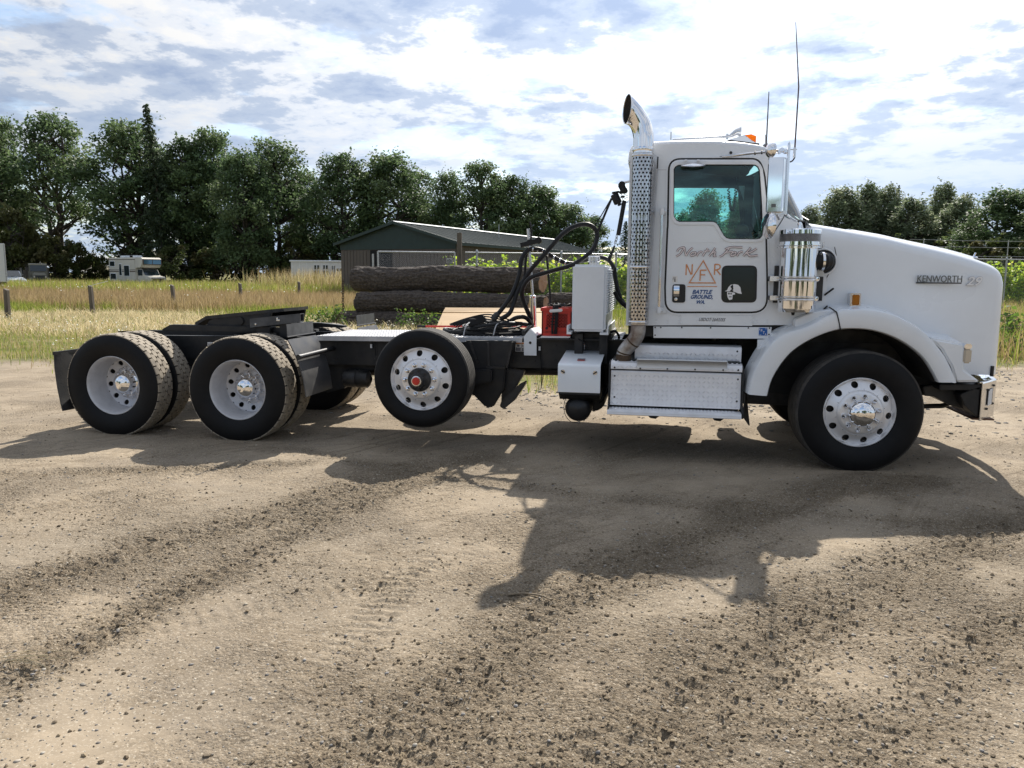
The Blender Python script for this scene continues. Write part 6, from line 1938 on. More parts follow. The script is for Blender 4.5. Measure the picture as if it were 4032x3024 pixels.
# battery box with sloping lid
by0, by1 = .10, .80
f0, f1 = ZS.at(122, 345, by0), ZS.at(562, 345, by0); b0, b1 = ZS.at(120, 632, by0), ZS.at(550, 645, by0)
kb = ZS.at(225, 200, by1)
xa, xb = (f0.x + b0.x) / 2, (f1.x + b1.x) / 2; zt_, zb_ = f0.z, b0.z
mb = MB(); n = 5
prof = [(by0, zb_), (by0, zt_ - .025), (by0 + .008, zt_ - .008), (by0 + .03, zt_ + .002), (by1, kb.z), (by1, kb.z - .06)]
rows = [[(x, y, z) for y, z in prof] for x in (xa, xb)]
mb.grid(rows); bb = mb.build('battery_box_cover', M['white'], T, solid=.006, sharp=60)
mb = MB(); mb.add([(x, y, z) for x in (xa + .008, xb - .008) for y, z in ((by0 + .012, zb_ - .02), (by0 + .012, zt_ - .03), (by1, kb.z - .02), (by1, zb_ - .08), (by0 + .1, zb_ - .08))], [(0, 1, 2, 3, 4), (9, 8, 7, 6, 5), (0, 5, 6, 1), (1, 6, 7, 2), (2, 7, 8, 3), (3, 8, 9, 4), (4, 9, 5, 0)]); mb.build('battery_box', M['black'], T)
for x in (173, 503):
    c = ZS.at(x, 425 if x < 300 else 437, by0 - .004); mb = MB(); mb.lathe([(.0005, -.004), (.018, -.004), (.020, .004)], (c.x, by0 - .004, c.z), 'y', 20); l_ = mb.build('latch', M['chrome_soft'], bb)
    mb = MB(); mb.bar((c.x - .018, by0 - .014, c.z + (.010 if x < 300 else -.012)), (c.x + .018, by0 - .014, c.z - (.010 if x < 300 else -.012)), .012, .010, (0, 1, 0)); mb.build('latch_handle', M['steel_black'], l_, bevel=.003)
a, b = ZS.at(330, 312, .25), ZS.at(390, 312, .25)
yy = lambda t: by0 + .03 + (by1 - by0 - .03) * t
zz = lambda t: zt_ + .002 + (kb.z - zt_) * t
for t0, t1, m_ in ((.18, .22, 'red'), (.225, .31, 'grey_ink')):
    mb = MB(); xm = ZS.at(360, 305, yy(.22)).x; mb.add([(xm - .035, yy(t0), zz(t0) + .007), (xm + .035, yy(t0), zz(t0) + .007), (xm + .035, yy(t1), zz(t1) + .007), (xm - .035, yy(t1), zz(t1) + .007)], [(0, 1, 2, 3)]); mb.build('lid_label', M[m_], bb, solid=.001)
# air tank under it
c = ZS.at(322, 815, .18); r = .122
mb = MB(); mb.lathe([(.0005, -.055), (r * .35, -.05), (r * .7, -.032), (r * .92, -.008), (r, .02), (r, .75), (r * .7, .80), (.0005, .82)], (c.x, .24, c.z), 'y', 36); at_ = mb.build('air_tank', M['black'], T)
mb = MB(); mb.lathe([(r + .006, .05), (r + .006, .085)], (c.x, .24, c.z), 'y', 36); mb.lathe([(r + .006, .55), (r + .006, .585)], (c.x, .24, c.z), 'y', 36); mb.build('tank_strap', M['steel_black'], at_)
d = ZS.at(332, 945, .22); mb = MB(); mb.lathe([(.012, .02), (.014, 0), (.010, -.014), (.0005, -.016)], (d.x, .26, c.z - r - .01), 'z', 10); mb.build('drain_valve', M['chrome_soft'], at_)
hose('loose_wire', [ZS.at(215, 660, .2), ZS.at(185, 760, .2), ZS.at(195, 860, .2), ZS.at(250, 935, .2), ZS.at(325, 948, .22)], .003)
hose('coiled_cable', [ZS.at(540, 745, .4), ZS.at(580, 720, .38), ZS.at(612, 640, .35), ZS.at(640, 560, .4)], .009)
mb = MB(); c2 = c + Vector((.07, 0, .02)); mb.lathe([(.0005, 0), (.10, .02), (.115, .05), (.115, .7), (.0005, .72)], (c2.x + .05, .50, c.z + .045), 'y', 24); mb.build('air_tank', M['steel_black'], T)

# ------------------------------------------------------------------ step box
def sx(x, y, Y): p = ZS.at(x, y, Y); return p.x, p.z


yr_, yl_, yf_, ys_ = .31, .13, .155, .01
a, b = ZS.at(912, 145, yr_), ZS.at(2000, 292, yr_)
ra, rb, rz0, rz1 = a.x, b.x, ZS.at(666, 325, yl_).z + .009, a.z
mb = MB(); mb.grid([[(x, yr_ + .12, rz1 + .005), (x, yr_ + .03, rz1 + .002), (x, yr_ + .008, rz1 - .008), (x, yr_, rz1 - .03), (x, yr_, rz0)] for x in (ra, rb)])
lugs(mb, (ra, yr_ - .0005, rz0), (1, 0, 0), (0, 0, 1), (0, -1, 0), rb - ra, rz1 - rz0 - .03); stp = mb.build('step_riser', M['diamond'], T, sharp=25)
a, b = ZS.at(666, 325, yl_), ZS.at(2010, 432, yl_)
la, lb, lz0, lz1 = a.x, b.x, b.z, a.z
mb = MB(); mb.grid([[(x, yr_ + .02, lz1 + .008), (x, yl_ + .03, lz1 + .004), (x, yl_ + .008, lz1 - .006), (x, yl_, lz1 - .025), (x, yl_, lz0), (x, yl_ + .03, lz0)] for x in (la, lb)])
lugs(mb, (la, yl_ - .0005, lz0), (1, 0, 0), (0, 0, 1), (0, -1, 0), lb - la, lz1 - lz0 - .02)
lugs(mb, (la, yl_ + .03, lz1 + .0055), (1, 0, 0), (0, 1, 0), (0, 0, 1), lb - la, .16); mb.build('upper_step', M['diamond'], T, sharp=25)
a, b = ZS.at(930, 300, yl_ - .012), ZS.at(1858, 415, yl_ - .012)
mb = MB(); mb.box(a.x, b.x, yl_ - .012, yl_ - .004, b.z, a.z - .004); mb.box(a.x, b.x, yl_ - .012, yl_ + .05, a.z - .004, a.z + .004); mb.build('step_edge_plate', M['white_trim'], T, bevel=.003)
mb = MB()
for x in (965, 1243, 1527, 1815): c = ZS.at(x, 392 + (x - 965) * .02, yl_ - .013); mb.lathe([(.0005, -.004), (.006, -.003), (.008, .001)], (c.x, yl_ - .013, c.z), 'y', 10)
for x, y, Y in ((703, 382, yl_), (1970, 410, yl_), (703, 468, yf_), (1966, 505, yf_), (700, 685, yf_ - .02), (1955, 730, yf_ - .02), (1960, 218, yr_)): c = ZS.at(x, y, Y - .002); mb.lathe([(.0005, -.004), (.007, -.003), (.009, .002)], (c.x, Y - .002, c.z), 'y', 10)
mb.build('step_screw', M['steel_black'], T)
a, b = ZS.at(668, 445, yf_), ZS.at(2000, 790, yf_ - .03)
fa, fb, fz1, fz0 = (la + a.x) / 2, lb - .004, lz0 - .018, b.z
fz0 = (ZS.at(625, 812, ys_).z + ZS.at(2000, 812, ys_).z) / 2 + .003
fm = (fz0 + fz1) / 2 + .01
mb = MB(); mb.grid([[(x, yf_ + .03, fz1 + .004), (x, yf_ + .004, fz1), (x, yf_, fz1 - .012), (x, yf_ - .004, fm), (x, yf_ - .032, fz0)] for x in (fa, fb)])
lugs(mb, (fa, yf_ - .0045, fm), (1, 0, 0), (0, .004 / (fz1 - fm), 1), (0, -1, 0), fb - fa, fz1 - fm - .012)
v_ = Vector((0, .028, fm - fz0)); lugs(mb, (fa, yf_ - .0325, fz0), (1, 0, 0), v_.normalized(), Vector((0, -v_.z, v_.y)).normalized(), fb - fa, v_.length); mb.build('tool_box_door', M['diamond'], T, sharp=14)
a, b = ZS.at(625, 812, ys_), ZS.at(2000, 912, ys_)
sa, sb, sz0, sz1 = a.x, (b.x + lb) / 2, b.z, a.z
mb = MB(); mb.grid([[(x, yf_ + .0, sz1 + .004), (x, yf_ - .03, sz1 + .0035), (x, ys_ + .02, sz1 + .002), (x, ys_ + .004, sz1 - .004), (x, ys_, sz1 - .02), (x, ys_ + .003, (sz0 + sz1) / 2), (x, ys_, sz0), (x, ys_ + .04, sz0)] for x in (sa, sb)])
lugs(mb, (sa + .03, ys_ + .018, sz1 + .003), (1, 0, 0), (0, 1, 0), (0, 0, 1), sb - sa - .06, .12, pitch=.03, t=.005); mb.build('lower_step', M['diamond'], T, sharp=30)
mb = MB(); mb.box(la + .012, lb - .012, yl_ + .06, 1.0, sz0 + .03, rz0 + .01); mb.box(ra + .01, rb - .01, yr_ + .05, .9, rz0, rz1 - .01); mb.box(sa, sb, ys_ + .05, .6, sz0 - .012, sz0 + .01); mb.build('step_box', M['black'], T)
for x in (la - .018, lb + .003):
    mb = MB(); mb.add([(xx, y, z) for xx in (x, x + .014) for y, z in ((ys_ + .01, sz0), (ys_ + .01, sz1), (yf_ - .04, sz1 + .08), (yl_ + .01, lz1 - .02), (yr_, lz1), (yr_, sz0))], [(0, 1, 2, 3, 4, 5), (11, 10, 9, 8, 7, 6)] + [(i, 6 + i, 6 + (i + 1) % 6, (i + 1) % 6) for i in range(6)]); mb.build('step_side', M['black'], T)
mb = MB()
for x in (1100, 1760): c = ZS.at(x, 930, .3); mb.prism([(c.x - .09, sz0 - .005), (c.x + .09, sz0 - .005), (c.x + .05, sz0 - .05), (c.x + .02, sz0 - .075), (c.x - .03, sz0 - .07)], .28, .34)
mb.build('step_bracket', M['black'], T)
hp_ = [ZS.at(2040, 650, .16), ZS.at(2145, 660, .16), ZS.at(2085, 972, .16), ZS.at(2022, 880, .16)]
mb = MB(); xx = [p.x for p in hp_]; mb.add([(hp_[0].x, .14, hp_[0].z), (hp_[1].x - .04, .5, hp_[1].z), (hp_[2].x + .02, .5, hp_[2].z + .10), (hp_[2].x, .14, hp_[2].z), (hp_[3].x, .13, hp_[3].z)], [(0, 1, 2, 3, 4)]); mb.build('front_splash_flap', M['dull_black'], T, solid=.01)

# ------------------------------------------------------------------ cab shell
YC = .27
P = lambda pts, Y=YC: ZF.xz(pts, Y)
glass_px = [(598, 870), (612, 848), (640, 832), (700, 828), (1330, 828), (1362, 832), (1384, 850), (1398, 880), (1420, 1200), (1428, 1440), (1424, 1490), (1400, 1518), (1362, 1524), (1120, 1522), (1086, 1512), (1062, 1488), (1010, 1396), (990, 1372), (962, 1362), (650, 1362), (626, 1352), (600, 1312), (596, 1280)]
side_px = [(1352, 703), (1357, 480), (1361, 345), (1410, 318), (1497, 314), (1571, 315), (1638, 322), (1655, 327), (1668, 350), (1684, 400), (1697, 470), (1733, 482), (1742, 520), (1786, 600), (1787, 668), (1772, 690), (1760, 702)]
G_OUT = Z1.xz(glass_px, YC)
wall_hole = grow(G_OUT, .012)
cabR = P(side_px)
roof_px = [(1357.5, 345), (1359, 328), (1364, 315), (1375, 307.5), (1413, 305), (1455, 303.5), (1497, 302.5), (1540, 302.5), (1571, 304), (1605, 307), (1638, 312), (1652, 316), (1661, 324)]
roofR = ZF.xz(roof_px, YC + .02)
cab = plate('cab_side', cabR, [wall_hole], YC, YC + .03, M['white'], T)
cab2 = plate('cab_side', cabR, [wall_hole], 2.4 - YC - .03, 2.4 - YC, M['white'], T)
# roof: the side profile carried across, edges rolled over
rows = []
cz = sum(z for x, z in cabR[:1]) ; cxm = sum(x for x, z in roofR) / len(roofR)
for y, d in ((YC - .001, .040), (YC + .004, .022), (YC + .014, .010), (YC + .03, .003), (YC + .06, -.003), (YC + .2, -.018), (.8, -.036), (1.2, -.042)):
    rows.append([(x + (d * .55 if x < cxm - .3 else (-d * .55 if x > cxm + .55 else 0)), y, z - d) for x, z in roofR])
full = rows + [[(x, 2.4 - y, z) for x, y, z in r] for r in rows[-2::-1]]
mb = MB(); mb.grid(full); mb.build('cab_roof', M['white'], T, sharp=75, solid=.01)
# upper band of the side between door and roof is the side plate; fill to the roof edge
up = [(x, z - .030) for x, z in roofR]
band = up + [(x, z) for x, z in P([(1660, 330), (1638, 325), (1571, 318), (1497, 317), (1410, 321), (1361, 348)])]
plate('cab_side_band', band, [], YC - .0005, YC + .02, M['white'], T)
# back wall with rounded corners and rear window
xb0, xb1 = cabR[0][0], cabR[2][0]; zb0, zb1 = cabR[0][1], roofR[0][1]
mb = MB(); rb_ = [[(xb0 + (xb1 - xb0) * (z - zb0) / (zb1 - zb0) + c, y, z) for y, c in ((YC + .001, .02), (YC + .006, .006), (YC + .02, -.002), (.8, -.006), (1.6, -.006), (2.4 - YC - .02, -.002), (2.4 - YC - .006, .006), (2.4 - YC - .001, .02))] for z in (zb0, zb0 + .5, zb1 - .25, zb1 + .01)]
mb.grid(rb_); mb.build('cab_back', M['white'], T, sharp=60, solid=.012)
# inside: floor, lining, far trim, seat, wheel, dash
xf = cabR[10][0]
mb = MB(); mb.box(xb0 + .05, xf + .1, YC + .04, 2.4 - YC - .04, zb0 + .05, zb0 + .12); mb.build('cab_floor', M['interior'], T)
lin = plate('cab_lining', [(x + .03 * (1 if x < cxm else -1), min(z, roofR[6][1] - .06)) for x, z in P([(1366, 700), (1368, 350), (1376, 322), (1497, 317), (1640, 325), (1690, 470), (1730, 520), (1730, 700)])], [grow(G_OUT, -.0005)], 2.4 - YC - .06, 2.4 - YC - .034, M['interior'], T)
plate('cab_lining', [(x + .03 * (1 if x < cxm else -1), min(z, roofR[6][1] - .06)) for x, z in P([(1366, 700), (1368, 350), (1376, 322), (1497, 317), (1640, 325), (1690, 470), (1730, 520), (1730, 700)])], [grow(G_OUT, .02)], YC + .034, YC + .05, M['interior'], T)
mb = MB(); mb.grid([[(x, y, z - .055) for x, z in roofR[2:-1]] for y in (YC + .05, 1.2, 2.35 - YC)]); mb.build('headliner', M['interior'], T, solid=.01)
mb = MB(); mb.box(xb1 + .03, xb1 + .05, YC + .05, 2.35 - YC, zb0 + .1, zb1 - .02); mb.build('back_lining', M['interior'], T)
zs = Z1.at(1000, 1362, YC).z
for yc in (.78, 1.62):
    mb = MB(); xs_ = Z2.at(860, 600, YC).x
    mb.prism([(xs_ - .22, zb0 + .12), (xs_ - .22, zs - .28), (xs_ - .28, zs + .02), (xs_ - .20, zs + .04), (xs_ - .08, zs - .25), (xs_ + .30, zs - .26), (xs_ + .30, zb0 + .12)], yc - .24, yc + .24); mb.build('seat', M['interior'], T, bevel=.04, seg=3)
mb = MB(); mb.prism([(xf + .22, zb0), (xf + .2, zs - .02), (xf + .0, zs + .02), (xf - .22, zs - .10), (xf - .16, zs - .40), (xf + .0, zb0)], YC + .06, 2.34 - YC); mb.build('dashboard', M['interior'], T, bevel=.03)
c = Z1.at(1240, 1430, 1.55); mb = MB(); mb.tube([(c.x + .06 * math.sin(a), 1.62 + .22 * math.cos(a), c.z + .19 * math.sin(a)) for a in np.linspace(0, 2 * math.pi, 28, endpoint=False)], .018, 8, close=True)
mb.bar((c.x + .0, 1.62, c.z), (c.x + .30, 1.62, c.z - .28), .06, .06); mb.bar((c.x, 1.42, c.z), (c.x, 1.82, c.z), .03, .03); mb.build('steering_wheel', M['rubber'], T)
c = Z1.at(1238, 1440, .62); mb = MB(); mb.lathe([(.0005, -.01), (.05, -.008), (.062, .01), (.0005, .03)], (c.x, .62, c.z), 'y', 20); mb.build('fan_guard', M['interior'], T)
c = Z1.at(1262, 880, .62); mb = MB(); mb.lathe([(.0005, -.012), (.035, -.01), (.045, .02), (.0005, .05)], (c.x, .62, c.z), 'y', 20); mb.bar((c.x, .64, c.z), (c.x, .66, c.z + .12), .02, .02); mb.build('cab_fan', M['interior'], T)
a = Z1.at(1192, 965, 1.0); b = Z1.at(1330, 1300, 1.0)
mb = MB(); mb.box(a.x, b.x, .98, 1.06, Z1.at(1200, 1020, 1.0).z, Z1.at(1200, 930, 1.0).z); mb.box(Z1.at(1265, 1000, 1.0).x, b.x, .98, 1.05, b.z - .1, a.z); mb.build('overhead_radio', M['interior'], T, bevel=.01)
# coiled cord
pts = []
for i in range(150):
    t = i / 149; k = (1110 + 70 * t, 1040 + 215 * math.sin(math.pi * t) ** .7); q = Z1.at(k[0], k[1], 1.45); q += Vector((math.cos(i * 1.3) * .012, math.sin(i * 1.3) * .012, 0)); pts.append(q)
mb = MB(); mb.tube(pts, .006, 5); mb.build('coiled_cord', M['rubber'], T)
# windscreen, curved across the cab
w0, w1 = ZF.at(1661, 325, YC), ZF.at(1697, 472, YC)
rows = []
for i in range(9):
    t = i / 8; x = w0.x + (w1.x - w0.x) * (t ** .8) ; z = w0.z + (w1.z - w0.z) * t
    rows.append([(x + (.10 + .20 * t) * (1 - (2 * s - 1) ** 2) ** .75, YC + .02 + (2.36 - 2 * YC) * s, z) for s in np.linspace(0, 1, 13)])
mb = MB(); mb.grid(rows); ws = mb.build('windscreen', M['glass'], T)
mb = MB()
for r in (rows[0], rows[-1]): mb.tube([Vector(p) for p in r], .008, 6)
for j in (0, 12): mb.tube([Vector(r[j]) for r in rows], .007, 6)
mb.build('windscreen_seal', M['gasket'], ws)
# cowl top
mb = MB(); cw = ZF.xz([(1697, 472), (1715, 478), (1736, 480), (1748, 492)], .4)
mb.grid([[(x, y, z) for y in (.28, .34, 1.2, 2.06, 2.12)] for x, z in cw]); mb.build('cowl', M['white'], T)
for yw in (.75, 1.5):
    q = rows[-1][3 if yw < 1 else 8]; mb = MB(); mb.bar((q[0] + .03, q[1], q[2] + .01), (q[0] - .02, q[1] + .45, q[2] + .12), .012, .02); mb.build('wiper', M['gasket'], T)

# ------------------------------------------------------------------ door
door_o = rpoly(Z1.xz([(556, 776), (1392, 774), (1442, 905), (1484, 1310)], YC) + Z2.xz([(1702, 100), (1712, 560), (1712, 910), (612, 910), (606, 640), (632, 10)], YC) + Z1.xz([(545, 1400)], YC), [.10, .10, .05, 0, 0, 0, .13, .11, 0, 0, 0])
hole0 = grow(G_OUT, .010)
seal = plate('door_seal', grow(door_o, .012), [hole0], YC - .006, YC - .0008, M['gasket'], T)
dr = plate('door', grow(door_o, -.006), [hole0], YC - .024, YC - .0075, M['white'], T, bevel=.004)
dr['label'] = 'white passenger door with hand lettered sign writing'
YD = YC - .024
mb = MB(); ribbon(mb, grow(door_o, .016), .012, YC - .010, close=True, t=.009); mb.build('drip_rail', M['white_trim'], T)
rim_o, rim_i = grow(G_OUT, .026), G_OUT
plate('window_frame', rim_o, [rim_i], YD - .007, YD - .0006, M['white_trim'], dr, bevel=.002)
plate('window_gasket', grow(G_OUT, .0085), [grow(G_OUT, -.007)], YD + .002, YD + .014, M['gasket'], dr)
plate('window_glass', G_OUT, [], YC - .010, YC - .006, M['glass'], dr)
plate('window_glass', G_OUT, [], 2.4 - YC - .010, 2.4 - YC - .006, M['glass'], cab2)
# pressed line round the lower door panel
mb = MB(); lowp = rpoly(Z2.xz([(665, 150), (1180, 150), (1240, 130), (1690, 130), (1680, 880), (650, 880)], YD), [.02, .02, .02, .02, .08, .08]); ribbon(mb, lowp, .004, YD - .0018, close=True, t=.0016); mb.build('door_crease', M['white_trim'], dr)
mb = MB(); rivets(mb, Z2.xz([(650, 120), (700, 115), (1150, 40), (1210, 115), (1335, 165), (1460, 165), (1590, 165), (690, 60)], YD), YD, .005); mb.build('door_rivet', M['white_trim'], dr)
# lower look-out window
pw = rpoly(Z2.xz([(1222, 402), (1608, 402), (1600, 806), (1216, 806)], YD), .05)
pk = plate('lower_window', pw, [], YD - .004, YD - .0006, M['gasket'], dr, bevel=.001)
M['dusk_glass'] = mat('dark_reflective_glass', (.012, .022, .020), .10, spec=.35)
plate('pane', grow(pw, -.016), [], YD - .0062, YD - .0045, M['dusk_glass'], pk)
# handle
hp_ = plate('door_handle', rpoly(Z2.xz([(686, 606), (828, 606), (824, 806), (680, 806)], YD), .025), [], YD - .008, YD - .0006, M['gasket'], dr, bevel=.003)
a, b = Z2.at(700, 622, YD), Z2.at(757, 738, YD)
mb = MB(); mb.grid([[(x, YD - .009 - .010 * math.sin(math.pi * s) , a.z + (b.z - a.z) * s) for s in np.linspace(0, 1, 7)] for x in (a.x, (a.x + b.x) / 2, b.x)]); mb.build('paddle', M['chrome'], hp_, solid=.002)
c = Z2.at(722, 768, YD); mb = MB(); mb.lathe([(.0005, -.012), (.014, -.011), (.016, -.006)], (c.x, YD, c.z), 'y', 18); mb.build('lock', M['chrome_soft'], hp_)
# extinguisher decal
d_ = rpoly(Z2.xz([(684, 517), (741, 517), (740, 584), (683, 584)], YD), .003)
dk = plate('decal', d_, [], YD - .0015, YD - .0005, M['paper'], dr)
mb = MB(); ribbon(mb, Z2.xz([(712, 540), (712, 579)], YD), .0085, YD - .003); ribbon(mb, Z2.xz([(722, 530), (702, 530), (693, 540), (692, 556)], YD), .003, YD - .0032); mb.build('symbol', M['gasket'], dk)

# --- sign writing
def strokes(name, lines, w, Y, m, zoom, par, n=5):
    mb = MB()
    for i, l in enumerate(lines):
        cl = l[0] == l[-1] and len(l) > 3
        q = [Vector((x, z, 0)) for x, z in zoom.xz(l[:-1] if cl else l, Y)]
        q = smooth_path(q, n, cl) if n > 1 else q
        ribbon(mb, [(p.x, p.y) for p in q], w, Y - .00035 * i, close=cl, t=.0003)
    return mb.build(name, M[m], par, smooth=False)


ell = lambda cx, cy, rx, ry, sh: [(cx + rx * math.cos(a) - sh * math.sin(a), cy + ry * math.sin(a)) for a in np.linspace(0, 2 * math.pi, 11)]
NF = [[(724, 302), (768, 276), (812, 212)], [(736, 250), (758, 218), (812, 206), (822, 250), (834, 296)], [(834, 296), (868, 242), (906, 208)], ell(912, 276, 24, 20, 14), [(948, 300), (978, 252)], [(962, 270), (990, 252), (1012, 258)],
      [(1012, 300), (1072, 214)], [(1030, 246), (1092, 243)], [(1085, 300), (1152, 210)], [(1106, 274), (1142, 252), (1150, 264), (1136, 298), (1164, 296)],
      [(1200, 306), (1242, 280), (1304, 214)], [(1256, 228), (1320, 203), (1446, 206)], [(1252, 260), (1342, 250)], ell(1348, 276, 24, 20, 14), [(1386, 300), (1416, 252)], [(1402, 270), (1430, 252), (1452, 256)],
      [(1456, 300), (1538, 206)], [(1488, 270), (1546, 252), (1602, 216)], [(1498, 266), (1530, 298), (1612, 290)]]
nf = strokes('script_lettering_edge', NF, .0175, YD - .0012, 'maroon_ink', Z2, dr)
strokes('script_lettering', NF, .0098, YD - .0090, 'pink_ink', Z2, dr)
N3 = [[(832, 508), (837, 388)], [(838, 390), (888, 502)], [(896, 500), (902, 388)], [(1142, 504), (1147, 388)], [(1147, 390), (1188, 392), (1206, 414), (1192, 440), (1150, 452)], [(1166, 452), (1208, 504)], [(984, 568), (990, 450)], [(990, 453), (1056, 453)], [(988, 502), (1042, 504)]]
strokes('initials', N3, .0112, YD - .0012, 'copper_ink', Z2, dr, 3)
strokes('triangle', [[(1021, 350), (868, 590), (1152, 592), (1021, 350)]], .0105, YD - .0050, 'copper_ink', Z2, dr, 1)
strokes('underline', [[(848, 631), (1172, 631)]], .0075, YD - .0012, 'copper_ink', Z2, dr, 1)
for s, x0, x1, y0, y1 in (('BATTLE', 900, 1122, 668, 710), ('GROUND,', 874, 1138, 722, 772), ('WA.', 934, 1050, 780, 820)):
    a, b = Z2.at(x0, y1, YD), Z2.at(x1, y0, YD); fit_text('town_lettering', s, a.x, b.x, a.z, b.z, YD - .002, M['blue_ink'], dr, shear=.32, offset=.034, half=.001)
# helmeted skull sticker on the lower window
YK = YD - .0085
k0 = plate('sticker', rpoly(Z2.xz([(1252, 682), (1278, 672), (1292, 640), (1318, 612), (1360, 604), (1400, 612), (1424, 640), (1430, 680), (1440, 712), (1400, 706), (1362, 690), (1318, 684)], YD), .006), [], YK, YK + .0012, M['white_ink'], pk)
plate('sticker', rpoly(Z2.xz([(1280, 688), (1318, 690), (1362, 698), (1368, 716), (1340, 722), (1336, 770), (1302, 778), (1286, 752), (1280, 726)], YD), .005), [rpoly(Z2.xz([(1290, 698), (1306, 698), (1308, 716), (1292, 718)], YD), .002), rpoly(Z2.xz([(1314, 702), (1330, 702), (1330, 716), (1316, 718)], YD), .002), Z2.xz([(1296, 740), (1330, 738), (1328, 746), (1298, 748)], YD)], YK, YK + .0012, M['white_ink'], pk)
mb = MB(); ribbon(mb, Z2.xz([(1322, 640), (1330, 618), (1338, 660), (1322, 676), (1345, 684)], YD), .014, YK - .001); mb.build('sticker_mark', M['gasket'], pk)

# --- lower cab panels
pa_, pb_ = Z2.at(775, 935, YC), Z2.at(1553, 1060, YC)
plate('sill_panel', [(pa_.x, pb_.z), (pb_.x, pb_.z), (pb_.x, pa_.z), (pa_.x, pa_.z)], [], YC - .006, YC - .0008, M['white'], T, bevel=.001)
a, b = Z2.at(968, 1006, YC), Z2.at(1266, 974, YC); fit_text('registration_lettering', 'USDOT\u00b72643355', a.x, b.x, a.z, b.z, YC - .008, M['grey_ink'], T, shear=.35, offset=.008, half=.001)
mb = MB(); rivets(mb, Z2.xz([(510, 993), (510, 1022), (635, 996), (635, 1027), (757, 955), (757, 997), (757, 1025), (790, 955), (790, 997), (790, 1025), (950, 955), (950, 997), (950, 1025), (1113, 955), (1113, 1027), (1175, 955), (1175, 1027), (1402, 955), (1402, 1027), (1467, 958), (1467, 1027), (1537, 955), (1537, 997), (1537, 1027), (1570, 955), (1570, 997), (1570, 1027), (1602, 997), (1602, 1027), (1713, 997), (1713, 1027)], YC - .006), YC - .006, .0065)
rivets(mb, Z2.xz([(600, y) for y in range(50, 700, 62)], YC), YC, .005); rivets(mb, Z2.xz([(1745, y) for y in (70, 160, 220, 300, 385, 490, 600, 690, 780)] + [(1775, y) for y in (70, 160, 385, 490, 600, 690, 800)], YC), YC, .005)
rivets(mb, Z1.xz([(530, 1135), (490, 860), (535, 1300)], YC), YC, .005); tag(mb.build('cab_rivet', M['white_trim'], T), kind='stuff')
sk = Z2.xz([(478, 1066), (1764, 1072), (1752, 1199), (478, 1189)], YC)
plate('side_skirt', sk, [], YC - .012, YC - .0012, M['white_trim'], T, bevel=.0015)
mb = MB()
for x, y in ((497, 1077), (558, 1077), (787, 1078), (1101, 1080), (1511, 1082), (1742, 1084), (496, 1161), (1736, 1152)): c = Z2.at(x, y, YC - .013); mb.lathe([(.0005, -.003), (.006, -.003), (.007, .001)], (c.x, YC - .013, c.z), 'y', 8)
mb.build('skirt_screw', M['gasket'], T)
st = Z2.xz([(1624, 1079), (1716, 1080), (1714, 1165), (1622, 1163)], YC)
sp_ = plate('permit_sticker', st, [], YC - .015, YC - .0125, M['blue_sticker'], T)
for ch, x0, y0, x1, y1 in (('I', 1629, 1084, 1636, 1106), ('F', 1645, 1094, 1664, 1120), ('T', 1664, 1118, 1688, 1144), ('A', 1686, 1138, 1708, 1163), ('22', 1692, 1083, 1712, 1094), ('WA', 1626, 1152, 1650, 1161)):
    a, b = Z2.at(x0, y1, YC), Z2.at(x1, y0, YC); fit_text('lettering', ch, a.x, b.x, a.z, b.z, YC - .0165, M['white_ink'], sp_, offset=.006, half=.0008)
mb = MB(); cx0 = Z2.at(470, 1200, .5).x; cx1 = Z2.at(1700, 1200, .5).x; mb.box(cabR[0][0] + .02, cx1 + .1, YC + .06, 2.1, zb0 - .10, zb0 + .02); mb.build('cab_underside', M['black'], T)
# small corner piece ahead of the skirt
plate('fender_bracket', Z2.xz([(1610, 1208), (1700, 1206), (1690, 1260), (1655, 1280), (1640, 1322), (1606, 1322)], YC - .02), [], YC - .03, YC - .01, M['white_trim'], T, bevel=.003)
# seam across the cab above the rear panel and small marker
mb = MB(); ribbon(mb, Z1.xz([(445, 874), (545, 874)], YC), .003, YC - .0022, t=.002); mb.build('panel_seam', M['outline_ink'], T)
c = Z1.at(1132, 714, YC); mb = MB(); mb.lathe([(.0005, -.008), (.010, -.007), (.013, 0)], (c.x, YC - .001, c.z), 'y', 14); mb.build('cab_knob', M['gasket'], T)

# visor mirror over the window
c = Z1.at(778, 825, YD); r_ = (Z1.at(893, 825, YD).x - c.x)
mb = MB(); pr = [(.0005, .020), (.4, .019), (.8, .010), (1.0, 0.0)]
rows = [[(c.x + r_ * q * math.cos(a), YD - .065 + .045 * math.sin(a) * q, c.z + .018 * (1 - q * q) - .012 + .016 * math.sin(a) * q) for a in np.linspace(0, 2 * math.pi, 29)] for q in (.02, .4, .75, .95, 1.0)]
mb.grid(rows); mb.build('look_down_mirror', M['chrome_soft'], dr, solid=.008)
mb = MB()
for x in (712, 828): a = Z1.at(x, 795, YD); mb.bar((a.x, YD + .004, a.z + .012), (a.x, YD - .05, a.z), .02, .012)
mb.build('mirror_hinge', M['white_trim'], dr)

